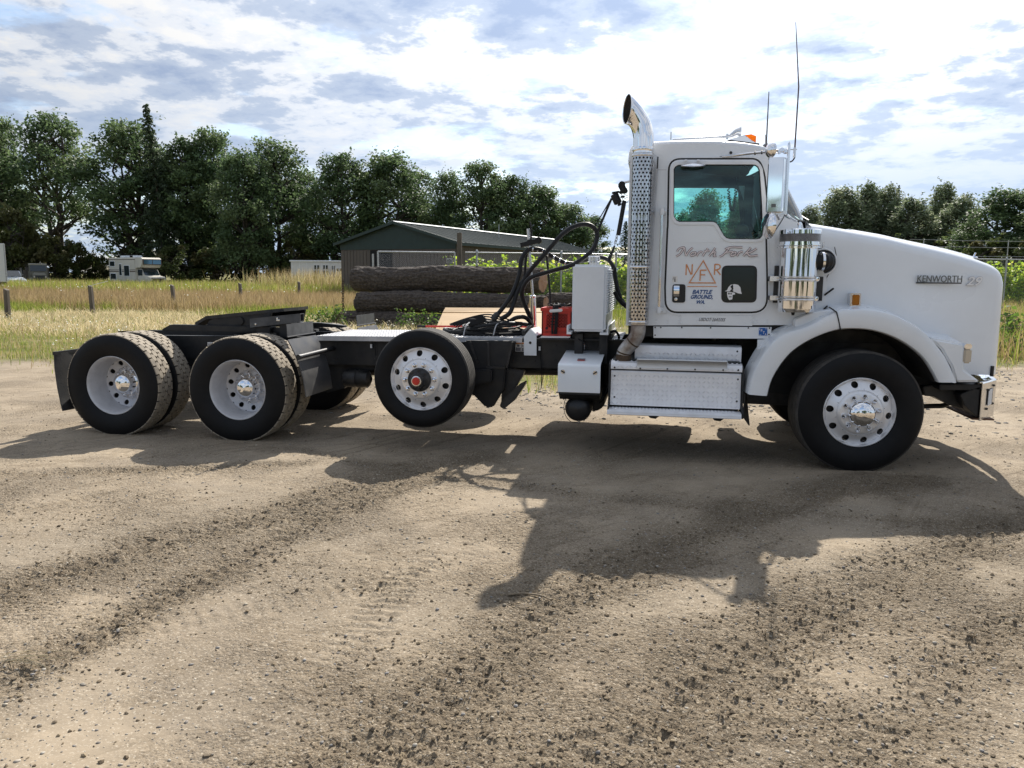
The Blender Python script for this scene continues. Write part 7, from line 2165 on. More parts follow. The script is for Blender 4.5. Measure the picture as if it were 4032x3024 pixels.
# grab handle
ga, gb = Z1.at(490, 1262, .20), Z2.at(537, 890, .20)
mb = MB(); mb.tube([(ga.x, .20, ga.z), (gb.x, .20, gb.z)], .0135, 16); gh = mb.build('grab_handle', M['chrome'], T)
for q, nm in ((ga, 1), (gb, -1)):
    mb = MB(); mb.tube([(q.x, .20, q.z - .03 * nm), (q.x, .20, q.z + .025 * nm)], .021, 12); mb.tube([(q.x, .20, q.z), (q.x + .03, YC, q.z)], .014, 8); mb.box(q.x + .01, q.x + .07, YC - .006, YC - .001, q.z - .03, q.z + .03); mb.build('handle_foot', M['white_trim'], gh, bevel=.003)

# ------------------------------------------------------------------ exhaust stack
ys = .155
sa_ = Z1.at(312, 720, ys); sbm = Z2.at(311, 1040, ys)
RS = .0885
na = 17
mb = MB(); zz0, zz1 = sbm.z, sa_.z; nz = int(round((zz1 - zz0) / .0315)); hz = (zz1 - zz0) / nz
xm = lambda z: sbm.x + (sa_.x - sbm.x) * (z - zz0) / (zz1 - zz0)
def cyl(a, z, r=RS): return (xm(z) + r * math.cos(a), ys + r * math.sin(a), z)
da = 2 * math.pi / na
for i in range(nz):
    blank = i in (0, nz - 1) or (i == 29)
    for k in range(na):
        a0 = k * da + (da / 2 if i % 2 else 0); z = zz0 + i * hz
        # the guard wraps the outer side only; behind it stays open
        sq = [(a0 + da * x, z + hz * y) for x, y in ((0, 0), (.5, 0), (1, 0), (1, .5), (1, 1), (.5, 1), (0, 1), (0, .5))]
        if blank: mb.add([cyl(*q) for q in sq], [tuple(range(8))]); continue
        rx, rz = .29, .0093 / hz
        ci = [(a0 + da * (.5 + rx * math.cos(t)), z + hz * (.5 + rz * math.sin(t))) for t in (math.pi * 1.25, math.pi * 1.5, math.pi * 1.75, 0, math.pi * .25, math.pi * .5, math.pi * .75, math.pi)]
        mb.add([cyl(*q) for q in sq] + [cyl(*q) for q in ci], [(j, (j + 1) % 8, 8 + (j + 1) % 8, 8 + j) for j in range(8)])
ex = mb.build('heat_guard', M['guard'], T, sharp=60)
mb = MB(); mb.tube([(xm(zz0), ys, zz0 + .01), (xm(zz1), ys, zz1 - .01)], RS - .016, 24); mb.build('exhaust_pipe', M['gasket'], ex)
mb = MB()
for z in (zz0 + .02, zz0 + (zz1 - zz0) * .34, zz1 - .02): mb.lathe([(RS + .001, -.012), (RS + .0035, -.008), (RS + .0035, .008), (RS + .001, .012)], (xm(z), ys, z), 'z', 36)
mb.build('guard_band', M['chrome_soft'], ex)
# flat flange of the guard towards the cab
mb = MB(); q0, q1 = Z1.at(465, 735, .22), Z1.at(440, 870, .22)
mb.add([(xm(zz1) + RS * .92, ys + .01, zz1), (Z1.at(462, 735, YC).x, YC - .02, zz1 - .02), (Z2.at(420, 1040, YC).x, YC - .02, zz0), (xm(zz0) + RS * .92, ys + .01, zz0)], [(0, 1, 2, 3)]); mb.build('guard_flange', M['chrome_soft'], ex, solid=.003)
mb = MB(); a, b = Z1.at(452, 752, .235), Z1.at(446, 862, .235); mb.bar((a.x, .235, a.z), (b.x, .235, b.z), .010, .006, (0, 1, 0)); mb.build('guard_slot', M['gasket'], ex)
# curved chrome tip: bends back over the cab rear, cut off upright so that its dark mouth faces the rear
Rp = [(411, 722), (411, 690), (412, 600), (409, 525), (392, 445), (358, 370), (306, 292), (252, 226), (204, 180), (176, 165)]
Lp = [(219, 722), (219, 690), (220, 610), (219, 566), (210, 520), (197, 484), (182, 462), (170, 452), (160, 448), (150, 446)]
Rp = smooth_path([(x, y, 0) for x, y in Rp], 4); Lp = smooth_path([(x, y, 0) for x, y in Lp], 4)
rings = []; n = 36
for i, (r_, l_) in enumerate(zip(Rp, Lp)):
    t = i / (len(Rp) - 1); w_ = max(0, (t - .35) / .65)
    yc_ = ys - .03 * w_ ** 2
    A0, A1 = Z1.at(r_.x, r_.y, yc_), Z1.at(l_.x, l_.y, yc_)
    c = (A0 + A1) / 2; A_ = (A0 - A1) / 2; B_ = Vector((.040 * w_ ** 1.5, -.0905 + .006 * w_, 0))
    rings.append([tuple(c + A_ * math.cos(2 * math.pi * k / n) + B_ * math.sin(2 * math.pi * k / n)) for k in range(n + 1)])
mb = MB(); mb.grid(rings); tp = mb.build('exhaust_tip', M['chrome'], T, sharp=80)
sh = lambda rg, f, dx: [tuple(Vector(rg[0]).lerp(Vector(p), 1) * f + (sum((Vector(q) for q in rg[:-1]), Vector()) / n) * (1 - f) + Vector((dx, 0, 0))) for p in rg]
mb = MB(); mb.grid([rings[-1], sh(rings[-1], .975, -.002), sh(rings[-1], .955, .004)]); mb.build('tip_rim', M['chrome_soft'], tp, sharp=80)
mb = MB(); mb.grid([sh(rg, .955, .004) for rg in rings[6:]]); mb.add([tuple(sum((Vector(q) for q in rings[6][:-1]), Vector()) / n)] + [sh(rings[6], .955, .004)[k] for k in range(n)], [(0, 1 + k, 1 + (k + 1) % n) for k in range(n)]); mb.build('tip_inside', mat('dark_pipe_inside', (.035, .033, .032), .7), tp)  # inside of the tip has its own darker tone
mb = MB(); mb.lathe([(RS - .004, 0), (RS + .001, .004), (RS + .0045, .016), (RS + .0045, .03), (.0905, .042)], (Z1.at(315, 712, ys).x, ys, Z1.at(315, 712, ys).z), 'z', 36); mb.build('tip_collar', M['chrome'], tp)
# lower elbow
el = [Z2.at(313, 1030, ys), Z2.at(312, 1100, ys), Z2.at(300, 1160, ys + .01), Z2.at(262, 1225, ys + .03), Z2.at(205, 1285, ys + .05), Z2.at(165, 1335, ys + .07), Z2.at(152, 1385, ys + .08), Z2.at(152, 1425, ys + .08)]
mb = MB(); mb.tube(smooth_path(el, 6), .0655, 24); ep = mb.build('exhaust_elbow', M['pipe'], T)
for i in (3, 5): q0, q1 = el[i], el[i] + (el[i + 1] - el[i]).normalized() * .014; mb = MB(); mb.tube([q0, q1], .0675, 24); mb.build('weld_seam', M['rust'], ep)
mb = MB(); mb.tube([el[-1] + Vector((0, 0, .05)), el[-1] + Vector((0, 0, -.01))], [.068, .072], 24); mb.build('clamp', M['rust'], ep)
# stack mounts to the cab
mb = MB()
for z in (zz0 + .15, zz1 - .25): mb.bar((xm(z) + .02, ys + .06, z), (xm(z) + .02, YC + .02, z), .05, .02)
mb.build('stack_bracket', M['white_trim'], T)

# ------------------------------------------------------------------ hood
top_px = [(1738, 481), (1757, 484), (1800, 491), (1850, 500), (1913, 511.5), (1960, 523), (2010, 534), (2060, 546), (2100, 558), (2128, 568), (2143, 575), (2153, 582.5), (2160, 591), (2163, 600)]
tl = [ZF.at(u, v, .40 + .20 * (u - 1738) / 425) for u, v in top_px]
xs_h = [p.x for p in tl]; X0h, X1h = xs_h[0], xs_h[-1]
ztop = lambda x: float(np.interp(x, xs_h, [p.z for p in tl]))
AR = [Z4.at(x, y, .02) for x, y in ((240, 800), (270, 690), (330, 580), (420, 470), (540, 385), (680, 320), (800, 290), (930, 285), (1060, 300), (1200, 345), (1320, 410), (1430, 500), (1500, 600), (1550, 695))]
ARO = [Z4.at(x, y, .02) for x, y in ((98, 788), (125, 650), (190, 515), (270, 405), (370, 325), (560, 262), (770, 152), (900, 140), (1050, 145), (1200, 180), (1350, 250), (1470, 340), (1600, 500), (1690, 695))]
def zbot(x):
    xa = [p.x for p in AR]
    if x < xa[0] or x > xa[-1]: return ZB.at(1470, 825, .5).z
    return float(np.interp(x, xa, [p.z for p in AR])) + .02
def yside(x):
    t = (x - X0h) / (X1h - X0h)
    y = .285 + .18 * t ** 1.3
    e = x - (X1h - .09)
    if e > 0: y += .09 * (1 - math.sqrt(max(0, 1 - (e / .09) ** 2)))
    return y
stations = list(np.linspace(X0h, X1h - .14, 22)) + [X1h - .14 + .14 * math.sin(a) for a in np.linspace(.2, math.pi / 2, 8)]
secs = []
for x in stations:
    y0, z1 = yside(x), ztop(x); z0 = zbot(x)
    if x > X1h - .12: z0 = max(z0, ZB.at(1470, 825, .5).z)
    s = []
    zc = z1 - .11
    for t in np.linspace(0, 1, 9): s.append((x, y0 + .012 * t * t, z0 + (zc - z0) * t))
    for a in np.linspace(.12, math.pi / 2, 7): s.append((x, y0 + .012 + .13 * (1 - math.cos(a)), zc + .11 * math.sin(a)))
    for y, c in ((.75, .012), (.95, .020), (1.2, .024)): s.append((x, max(y, s[-1][1] + .01), z1 + c))
    s += [(px, 2.4 - py, pz) for px, py, pz in s[-2::-1]]
    secs.append(s)
mb = MB(); mb.grid(secs); hd = mb.build('hood', M['white'], T, sharp=50, solid=.008)
# front closing panel and grille
xg = X1h - .012
zg0, zg1 = ZB.at(1470, 800, .6).z, ztop(X1h - .02) - .04
mb = MB(); mb.box(xg - .05, xg - .02, .55, 1.85, zg0, zg1); mb.build('grille_surround', M['chrome'], T)
mb = MB()
for k in range(12): y = .64 + .102 * k; mb.box(xg - .02, xg - .004, y - .012, y + .012, zg0 + .05, zg1 - .05)
mb.build('grille_bar', M['chrome_soft'], T)
mb = MB(); mb.box(xg - .06, xg - .03, .58, 1.82, zg0 + .03, zg1 - .03); mb.build('grille_back', M['gasket'], T)
# raised ridge along the hood centre
mb = MB(); mb.grid([[(x, y, ztop(x) + c) for y, c in ((.62, .0), (.66, .030), (.8, .042), (1.2, .05), (1.6, .042), (1.74, .030), (1.78, .0))] for x in np.linspace(X0h + .45, X1h - .22, 14)]); mb.build('hood_ridge', M['white'], hd, solid=.01)
c = Z3.at(1815, 842, .66); mb = MB(); mb.lathe([(.0005, .012), (.03, .010), (.04, .0)], (c.x, .70, ztop(c.x) + .028), 'z', 14); mb.tube([(c.x, .70, ztop(c.x) + .02), (c.x + .02, .70, ztop(c.x) + .07)], .008, 6); mb.build('hood_ornament', M['chrome'], hd)

# fender flare: strips from the arch lip out and over to the hood side
def flare(side):
    Yf = (lambda y: y) if side == 0 else (lambda y: 2.4 - y)
    C = Vector((0, 0, .5)); n = len(AR); rows = []
    dense = lambda pts: smooth_path(pts, 4)
    A, O = dense(AR), dense(ARO); A = [Vector((p.x, 0, p.z)) for p in A]; O = [Vector((p.x, 0, p.z)) for p in O]
    for i, (a, o_) in enumerate(zip(A, O)):
        d = (o_ - C).normalized(); t = i / (len(A) - 1)
        yy_ = yside(max(o_.x, X0h)) + .012
        k = .35 if .32 < t < .9 else .8
        rows.append([(a.x, Yf(.30), a.z), (a.x, Yf(.045), a.z), (a.x + (o_.x - a.x) * .06, Yf(.022), a.z + (o_.z - a.z) * .06), (a.x + (o_.x - a.x) * .3, Yf(.010), a.z + (o_.z - a.z) * .3), (a.x + (o_.x - a.x) * .75, Yf(.012), a.z + (o_.z - a.z) * .75),
                     (o_.x - d.x * .012, Yf(.014), o_.z - d.z * .012), (o_.x, Yf(.018), o_.z), (o_.x + d.x * .005, Yf(.028), o_.z + d.z * .005), (o_.x + d.x * .010, Yf(.05), o_.z + d.z * .010), (o_.x + d.x * .022, Yf(.16), o_.z + d.z * .022), (o_.x + d.x * .045, Yf(yy_), o_.z + d.z * .045)])
    return rows
for s in (0, 1):
    mb = MB(); mb.grid(flare(s)); fl = mb.build('fender', M['white'], T, sharp=40)
    if s == 0:
        mb = MB(); ribbon(mb, Z4.xz([(712, 116), (735, 130), (768, 155), (782, 210), (798, 288)], .02), .009, .0065, t=.03); mb.build('fender_seam', M['gasket'], fl)
    mb = MB(); Yf = (lambda y: y) if s == 0 else (lambda y: 2.4 - y)
    mb.grid([[(p.x * .99, Yf(y), p.z - .006) for y in (.06, .3, .6, .84)] for p in smooth_path(AR, 3)]); mb.build('wheel_well_liner', M['dull_black'], fl)
mb = MB(); mb.prism([(-.75, .55), (-.75, 1.15), (.75, 1.15), (.80, .6), (.5, .45)], .79, .83); mb.build('inner_fender', M['black'], T)
# headlight pod at the front corner
pod_o = Z4.xz([(1692, 694), (1655, 575), (1575, 440), (1485, 352), (1758, 402), (1752, 598), (1880, 692)], .03)
n = len(pod_o)
for s in (0, 1):
    Yf = (lambda y: y) if s == 0 else (lambda y: 2.4 - y)
    mb = MB()
    L0 = [(x, Yf(.028), z) for x, z in pod_o]; L1 = [(x + (.015 if i in (4, 5) else 0), Yf(yside(x) + .03), z + (.045 if i in (3, 4) else .0)) for i, (x, z) in enumerate(pod_o)]
    mb.add(L0 + L1, [tuple(range(n)), tuple(range(2 * n - 1, n - 1, -1))] + [(i, n + i, n + (i + 1) % n, (i + 1) % n) for i in range(n)]); pod = mb.build('headlight_pod', M['white'], T, bevel=.016, seg=3, sharp=50)
    a, b = Z4.at(1757, 402, .03), Z4.at(1806, 550, .03); ct = Z4.at(1780, 437, .03).z
    mb = MB(); mb.box(a.x + .001, b.x, Yf(.03), Yf(.30), b.z, ct - .001); mb.build('headlight', M['clear_lens'], pod, bevel=.012, seg=3)
    mb = MB(); mb.box(a.x + .001, b.x - .003, Yf(.028), Yf(.30), ct, a.z + .004); mb.build('headlight_trim', M['chrome'], pod, bevel=.008)
# seam between cowl and hood, latch strap
mb = MB(); ribbon(mb, Z3.xz([(690, 760), (704, 830), (706, 890), (690, 930), (645, 975), (626, 1010), (622, 1150), (628, 1235)], .27), .006, yside(X0h) - .002, t=.003); mb.build('hood_seam', M['gasket'], hd)
mb = MB(); mb.bar(Z3.at(604, 1150, .262), Z3.at(680, 1094, .262), .014, .024, (0, 1, 0)); mb.build('hood_latch', M['rubber'], hd, bevel=.003)
mb = MB(); mb.bar(Z3.at(630, 1235, .25), Z3.at(600, 1262, .25), .01, .02, (0, 1, 0)); mb.build('hood_stop', M['rubber'], hd)
# intake hole with hose
c = Z3.at(598, 880, .26)
circ = lambda r, y: [(c.x + r * math.cos(t), y, c.z + r * math.sin(t)) for t in np.linspace(0, 2 * math.pi, 33)[:-1]]
mb = MB(); mb.lathe([(.098, -.006), (.098, .002), (.09, -.002), (.0005, -.001)], (c.x, yside(X0h) - .004, c.z), 'y', 32); mb.build('intake_boot', M['gasket'], hd)
mb = MB(); mb.lathe([(.099, .004), (.104, -.012), (.116, -.010), (.120, .006)], (c.x, yside(X0h) - .004, c.z), 'y', 40, -1.9, 2.3); mb.build('intake_ring', M['white_trim'], hd)
e0 = Z3.at(500, 880, .13)
mb = MB(); pth = smooth_path([(e0.x, .13, c.z), (c.x - .03, .135, c.z), (c.x - .005, .16, c.z), (c.x, .22, c.z), (c.x, .27, c.z)], 6)
mb.tube(pth, [.070 + .006 * (i % 2) for i in range(len(pth))], 20); mb.build('intake_hose', M['rubber'], T)
mb = MB(); mb.tube([(e0.x + .075, .13, c.z), (e0.x + .095, .132, c.z)], .081, 20); mb.build('hose_band', M['chrome'], T)

# ------------------------------------------------------------------ air cleaner
ya = .115
at0 = Z3.at(400, 640, ya); ab0 = Z3.at(384, 1270, ya)
def zc(y): return Z3.at(395, y, ya).z
xc = (Z3.at(396, 900, ya).x); RA = .158 * (Z3.at(550, 900, ya).x - Z3.at(245, 900, ya).x) / .316 / 1.0
RA = (Z3.at(550, 900, ya).x - Z3.at(243, 900, ya).x) / 2
RC = (Z3.at(570, 650, ya).x - Z3.at(230, 650, ya).x) / 2
mb = MB(); mb.lathe([(.03, zc(1285)), (RA * .93, zc(1283)), (RA * .97, zc(1270)), (RA, zc(1255)), (RA, zc(770))], (xc, ya, 0), 'z', 56); ac = mb.build('air_cleaner', M['chrome'], T, sharp=9)
mb = MB(); mb.lathe([(RC, zc(660)), (RC, zc(628)), (RC - .008, zc(622)), (.12, zc(618)), (.0005, zc(612))], (xc, ya, 0), 'z', 56); mb.build('cleaner_cap', M['chrome'], ac, sharp=15)
mb = MB(); mb.lathe([(RC - .006, zc(724)), (RC - .006, zc(656))], (xc, ya, 0), 'z', 56); mb.build('intake_screen', mat('pierced_screen', (.30, .30, .31), .35, metal=.9, var=.5, vscale=200), ac)
mb = MB()
for k in range(9):
    z = zc(662 + 6.6 * k); mb.lathe([(RC - .0055, -.0016), (RC - .002, 0), (RC - .0055, .0016)], (xc, ya, z), 'z', 48)
mb.build('screen_wire', M['chrome_soft'], ac)
mb = MB(); mb.lathe([(RC, zc(752)), (RC, zc(722)), (RC - .01, zc(718))], (xc, ya, 0), 'z', 56); mb.lathe([(RA, zc(776)), (RC + .012, zc(772)), (RC + .012, zc(762)), (RC - .002, zc(757)), (RC + .010, zc(752)), (RC + .010, zc(744)), (RA, zc(742))], (xc, ya, 0), 'z', 56); mb.build('clamp_ring', M['chrome'], ac, sharp=30)
c = Z3.at(582, 742, ya); mb = MB(); mb.tube([(c.x + .005, ya - .05, c.z - .03), (c.x + .005, ya - .05, c.z + .02)], .008, 8); mb.build('clamp_bolt', M['chrome_soft'], ac)
for y0, y1 in ((998, 1038), (1156, 1194)):
    z_ = zc((y0 + y1) / 2); h_ = (zc(y0) - zc(y1)) / 2
    mb = MB(); mb.lathe([(RA + .001, -h_), (RA + .007, -h_ * .85), (RA + .007, -h_ * .35), (RA + .003, 0), (RA + .007, h_ * .35), (RA + .007, h_ * .85), (RA + .001, h_)], (xc, ya, z_), 'z', 56)
    a = Z3.at(160, (y0 + y1) / 2, .2); mb.box(a.x, a.x + .03, .16, YC, z_ - h_, z_ + h_); mb.box(a.x, xc - RA * .7, .15, .17, z_ - h_, z_ + h_)
    b_ = mb.build('mount_strap', M['chrome_soft'], ac, sharp=12)
    c = Z3.at(560, (y0 + y1) / 2 + 0, ya - .10); mb = MB(); mb.lathe([(.0005, -.006), (.018, -.005), (.022, 0), (.022, .006)], (xc + RA * .93, ya - .075, z_), 'y', 14); mb.build('strap_buckle', M['chrome'], b_)
c = Z3.at(352, 1300, ya); mb = MB(); mb.tube([(c.x, ya, c.z + .02), (c.x, ya, c.z - .012)], [.018, .011], 10); a = Z3.at(480, 1300, .2); mb.bar((a.x - .02, .2, a.z + .03), (a.x, .2, a.z - .02), .03, .03); mb.build('drain_nozzle', M['rubber'], ac)
mb = MB(); a, b = Z3.at(548, 1000, .262), Z3.at(585, 1195, .262); mb.box(a.x, b.x, .258, .268, b.z, a.z); a, b = Z3.at(205, 912, .262), Z3.at(228, 1210, .262); mb.box(a.x, b.x, .22, .268, b.z, a.z); mb.build('cleaner_bracket', M['dull_black'], T)
c = Z3.at(404, 590, ya); mb = MB(); mb.tube([(c.x, ya, zc(618)), (c.x, ya, zc(560))], .014, 10); mb.lathe([(.02, 0), (.018, .02), (.0005, .024)], (c.x, ya, zc(585)), 'z', 12); mb.build('cap_stud', M['chrome'], ac)
# rear part of fender beside the sill
plate('cowl_fender', rpoly(Z3.xz([(352, 1402), (356, 1340), (470, 1290), (560, 1268), (640, 1262), (705, 1292), (690, 1330), (600, 1400)], .20), .02), [], .12, YC - .002, M['white'], T, bevel=.012)

# ------------------------------------------------------------------ side marker, emblem, number
a, b = Z3.at(806, 1132, .20), Z3.at(896, 1246, .20); yM = .20; yw = yside(a.x) + .02
mb = MB(); mb.box(a.x + .012, b.x, yM, yw, b.z, a.z); mk = mb.build('turn_signal', M['chrome_soft'], T, bevel=.006)
mb = MB(); mb.box(a.x + .026, b.x - .012, yM - .006, yM + .01, b.z + .016, a.z - .014); mb.build('signal_lens', M['amber'], mk, bevel=.005)
mb = MB(); mb.box(a.x + .02, b.x - .008, yM + .02, yw, b.z - .012, b.z - .0005); mb.build('signal_foot', M['rubber'], mk)
a, b = Z3.at(1338, 1044, .40), Z3.at(1700, 992, .40); ye = yside(a.x) - .004
mb = MB(); z3 = Z3.at(1500, 1056, .40).z; mb.box(a.x - .004, b.x, ye - .006, ye + .006, z3, a.z - .001); em = mb.build('maker_emblem', M['gasket'], T)
fit_text('emblem_letters', 'KENWORTH', a.x, b.x, a.z, b.z, ye - .010, M['emblem'], em, offset=.006, half=.004)
a, b = Z3.at(1735, 1076, .43), Z3.at(1886, 998, .43); ye = min(yside(a.x), yside(b.x)) - .002
o1, bx_ = fit_text('fleet_number_edge', '29', a.x, b.x, a.z, b.z, ye - .001, M['outline_ink'], T, shear=.3, offset=.045, half=.001)
fit_text('fleet_number', '29', a.x, b.x, a.z, b.z, ye - .0045, M['white_ink'], T, shear=.3, offset=.02, half=.001, box=bx_)

# ------------------------------------------------------------------ bumper
P1t, P1b = ZB.at(1365, 985, .12), ZB.at(1348, 1440, .12); P2t, P2b = ZB.at(1565, 890, .40), ZB.at(1532, 1480, .40)
zt_, zb_ = (P1t.z + P2t.z) / 2, (P1b.z + P2b.z) / 2
pth = [(P1t.x, .12), (P2t.x, .40), (P2t.x + .10, .8), (P2t.x + .12, 1.2), (P2t.x + .10, 1.6), (P2t.x, 2.0), (P1t.x, 2.28)]
mb = MB(); mb.grid([[(x, y, z) for z in np.linspace(zb_, zt_, 4)] for x, y in pth]); bp_ = mb.build('bumper', M['chrome_soft'], T, solid=.006, sharp=20)
mb = MB(); mb.grid([[(x, y, zt_), (x - .004, y + .0, zt_ + .010), (x - .05, y + .01 * (1 if y < 1 else -1), zt_ + .012), (x - .075, y + .02 * (1 if y < 1 else -1), zt_ - .02)] for x, y in pth]); mb.build('bumper_lip', M['chrome'], bp_, sharp=70)
u_ = Vector((P2t.x - P1t.x, .28, 0)); L_ = u_.length; u_.normalize(); nn = Vector((u_.y, -u_.x, 0))
B0 = Vector((P1t.x, .12, 0))
f = lambda s, z, o_=.0: B0 + u_ * (L_ * s) + nn * o_ + Vector((0, 0, z))
zl = lambda y: ZB.at(1460, y, .26).z
mb = MB(); mb.add([f(.38, zl(1270), .0045), f(.74, zl(1255), .0045), f(.74, zl(1030), .0045), f(.38, zl(1055), .0045)], [(0, 1, 2, 3)]); mb.build('bumper_slot', M['gasket'], bp_, solid=.002)
mb = MB()
for k in range(10):
    z = zl(1265) + (zl(1060) - zl(1265)) * k / 9
    a, b = f(.40, z, .008), f(.66, z + .008, .008); mb.bar(a, b, .006, .010)
mb.build('bumper_louvre', M['white_trim'], bp_)
mb = MB()
for s, y in ((.40, 1045), (.78, 1000), (.38, 1318), (.80, 1265)): q = f(s, ZB.at(1440, y, .26).z, .006); mb.lathe([(.0005, -.006), (.009, -.004), (.011, .002)], tuple(q), 'y', 10)
mb.build('bumper_bolt', M['steel_black'], bp_)
mb = MB(); mb.prism(ZB.xz([(700, 962), (1330, 958), (1362, 985), (1346, 1436), (1100, 1318), (960, 1290), (860, 1262), (640, 1140), (500, 1130), (470, 1000)], .34), .30, .42); mb.prism([(P1t.x - .12, zb_ + .12), (P1t.x - .16, zt_ - .10), (P1t.x - .01, zt_ - .02), (P1t.x - .01, zb_ + .02)], .14, 2.26); mb.prism(ZB.xz([(700, 962), (1330, 958), (1330, 1040), (700, 1040)], .20), .14, .30); mb.build('bumper_bracket', M['black'], T, bevel=.006)
mb = MB(); mb.tube(smooth_path([ZB.at(470, 1290, .6), ZB.at(650, 1285, .6), ZB.at(780, 1280, .6), ZB.at(870, 1245, .6)], 5), .022, 10); mb.build('tie_rod', M['black'], T)
mb = MB()
for x0, y0, x1, y1 in ((1082, 1040, 1110, 1075), (1110, 1072, 1140, 1108), (1222, 1018, 1236, 1030), (1220, 1050, 1256, 1074)): a, b = ZB.at(x0, y1, .295), ZB.at(x1, y0, .295); mb.box(a.x, b.x, .290, .299, a.z, b.z)
mb.build('bracket_opening', M['paper'], T)
a, b = ZB.at(232, 690, .785), ZB.at(352, 618, .785); mb = MB(); mb.box(a.x, b.x, .780, .789, a.z, b.z); mb.build('data_plate', M['emblem'], T)
c = ZB.at(1498, 780, .45); mb = MB(); mb.tube([(c.x, .45, c.z + .045), (c.x, .45, c.z - .045)], .014, 10); mb.build('hood_hinge', M['gasket'], T)
mb = MB(); a = ZB.at(1400, 1478, .3); mb.box(a.x - .12, a.x + .05, .25, .9, zb_ - .018, zb_ - .004); mb.build('bumper_edge', mat('rusty_edge', (.13, .07, .045), .7), bp_)

# ------------------------------------------------------------------ mirror, antennas, roof lights
ym = -.14
a, b = Z1.at(1487, 757, ym), Z1.at(1606, 1270, ym); c_ = Z1.at(1662, 757, ym)
mb = MB(); x0, x1, x2 = a.x, b.x, c_.x; zt_, zb_ = a.z, b.z
mb.prism_z([(x0, ym + .03), (x0 + .004, ym - .004), (x1 - .004, ym - .012), (x1, ym - .008), (x2, ym + .035), (x2 + .004, ym + .10), (x1, ym + .19), (x0 + .03, ym + .18)], zb_, zt_); mr = mb.build('door_mirror', M['chrome'], T, bevel=.006, sharp=12)
c = Z1.at(1530, 1205, ym - .006); mb = MB(); mb.box(c.x - .018, c.x + .018, ym - .014, ym - .0105, c.z - .016, c.z + .012); mb.build('mirror_badge', M['emblem'], mr)
mb = MB(); q = Z1.at(1674, 680, ym + .05); r = Z1.at(1668, 1290, ym + .05); mb.tube([(q.x, ym + .05, q.z + .03), (q.x, ym + .05, r.z)], .0125, 12); mb.lathe([(.0125, 0), (.010, .02), (.0005, .03)], (q.x, ym + .05, q.z + .03), 'z', 10); mb.build('mirror_pole', M['chrome'], mr)
arm = [Z1.at(1050, 752, YC - .01), Z1.at(1125, 744, YC - .02), Z1.at(1300, 722, .12), Z1.at(1470, 706, ym + .06), Z1.at(1560, 694, ym + .03), Z1.at(1660, 690, ym + .05)]
mb = MB(); mb.tube(arm, .010, 10); mb.build('mirror_arm', M['chrome_soft'], mr)
mb = MB()
for t in (.35, .72): q = arm[2].lerp(arm[3], t); mb.tube([q + Vector((-.006, 0, 0)), q + Vector((.006, 0, 0))], .016, 10)
mb.bar(arm[0] + Vector((-.02, .01, 0)), arm[1] + Vector((.02, .02, 0)), .02, .008); mb.build('arm_clip', M['rubber'], mr)
mb = MB(); lo = [Z1.at(1560, 1285, ym + .06), Z1.at(1580, 1330, ym + .12), Z1.at(1600, 1310, YC - .01)]; mb.tube(lo, .011, 8); lo = [Z1.at(1655, 1290, ym + .05), Z1.at(1700, 1330, .1), Z1.at(1745, 1355, .26)]; mb.tube(lo, .010, 8); mb.bar(Z1.at(1545, 1275, ym + .05), Z1.at(1650, 1275, ym + .05), .05, .03); mb.build('mirror_bracket', M['chrome_soft'], mr)
hose('loose_wire', [Z1.at(1640, 1285, ym + .04), Z1.at(1612, 1340, ym), Z1.at(1560, 1420, ym - .02), Z1.at(1520, 1475, ym), Z1.at(1490, 1462, ym)], .004)
def round_mirror(x, y, rx, ry, Y):
    c = Z1.at(x, y, Y); r = (Z1.at(x, y - ry, Y).z - c.z); w_ = (Z1.at(x + rx, y, Y).x - c.x)
    mb = MB(); mb.lathe([(.0005, -.035), (r * .5, -.030), (r * .85, -.015), (r, .0), (r, .008), (.0005, .010)], (0, 0, 0), 'y', 32)
    o = mb.build('spot_mirror', M['chrome'], mr, sharp=40); o.location = Vector((c.x, Y, c.z)); ang = math.acos(min(1, w_ / r)); o.rotation_euler = (0, 0, -ang * .92)
    return o
# spot mirrors hang on their own pivots under the mirror
round_mirror(1505, 690, 34, 74, ym + .02); round_mirror(1484, 1395, 36, 126, ym + .02)
mb = MB(); q = Z1.at(1540, 680, ym + .03)
for x, y in ((1540, 690), (1580, 702), (1610, 688), (1640, 700)): p_ = Z1.at(x, y, ym + .04); mb.lathe([(.012, -.02), (.018, -.012), (.018, .012), (.010, .02)], tuple(p_), 'z', 10)
mb.build('mirror_joint', M['chrome'], mr)
# antennas
an = Z1.at(1728, 690, -.06); tp_ = ZF.at(1719, 48, -.06)
mb = MB(); mb.tube([(an.x, -.06, an.z - .03), (an.x + .004, -.06, (an.z + tp_.z) / 2), (tp_.x, -.06, tp_.z)], [.0065, .0055, .003], 8); aa = mb.build('antenna', mat('antenna_rod', (.10, .06, .065), .5), T)
mb = MB(); mb.tube([(an.x, -.06, an.z + .02), (an.x, -.06, an.z - .06)], .011, 10); mb.bar(Z1.at(1680, 684, -.06), Z1.at(1748, 684, -.06), .02, .006); mb.build('antenna_mount', M['chrome_soft'], aa)
mb = MB(); mb.tube(smooth_path([Z1.at(1730, 720, -.06), Z1.at(1726, 760, -.06), Z1.at(1706, 790, -.04), Z1.at(1684, 800, 0)], 5), .006, 6); mb.build('antenna_lead', M['rubber'], aa)
b0, b1 = Z1.at(1463, 640, .75), ZF.at(1661, 198, .75)
mb = MB(); mb.tube([b0 + Vector((0, 0, -.03)), b1], [.008, .004], 8); mb.lathe([(.03, -.02), (.028, .0), (.010, .015)], (b0.x, .75, b0.z), 'z', 12); mb.build('antenna', mat('short_antenna_rod', (.13, .13, .14), .4, metal=.4), T)
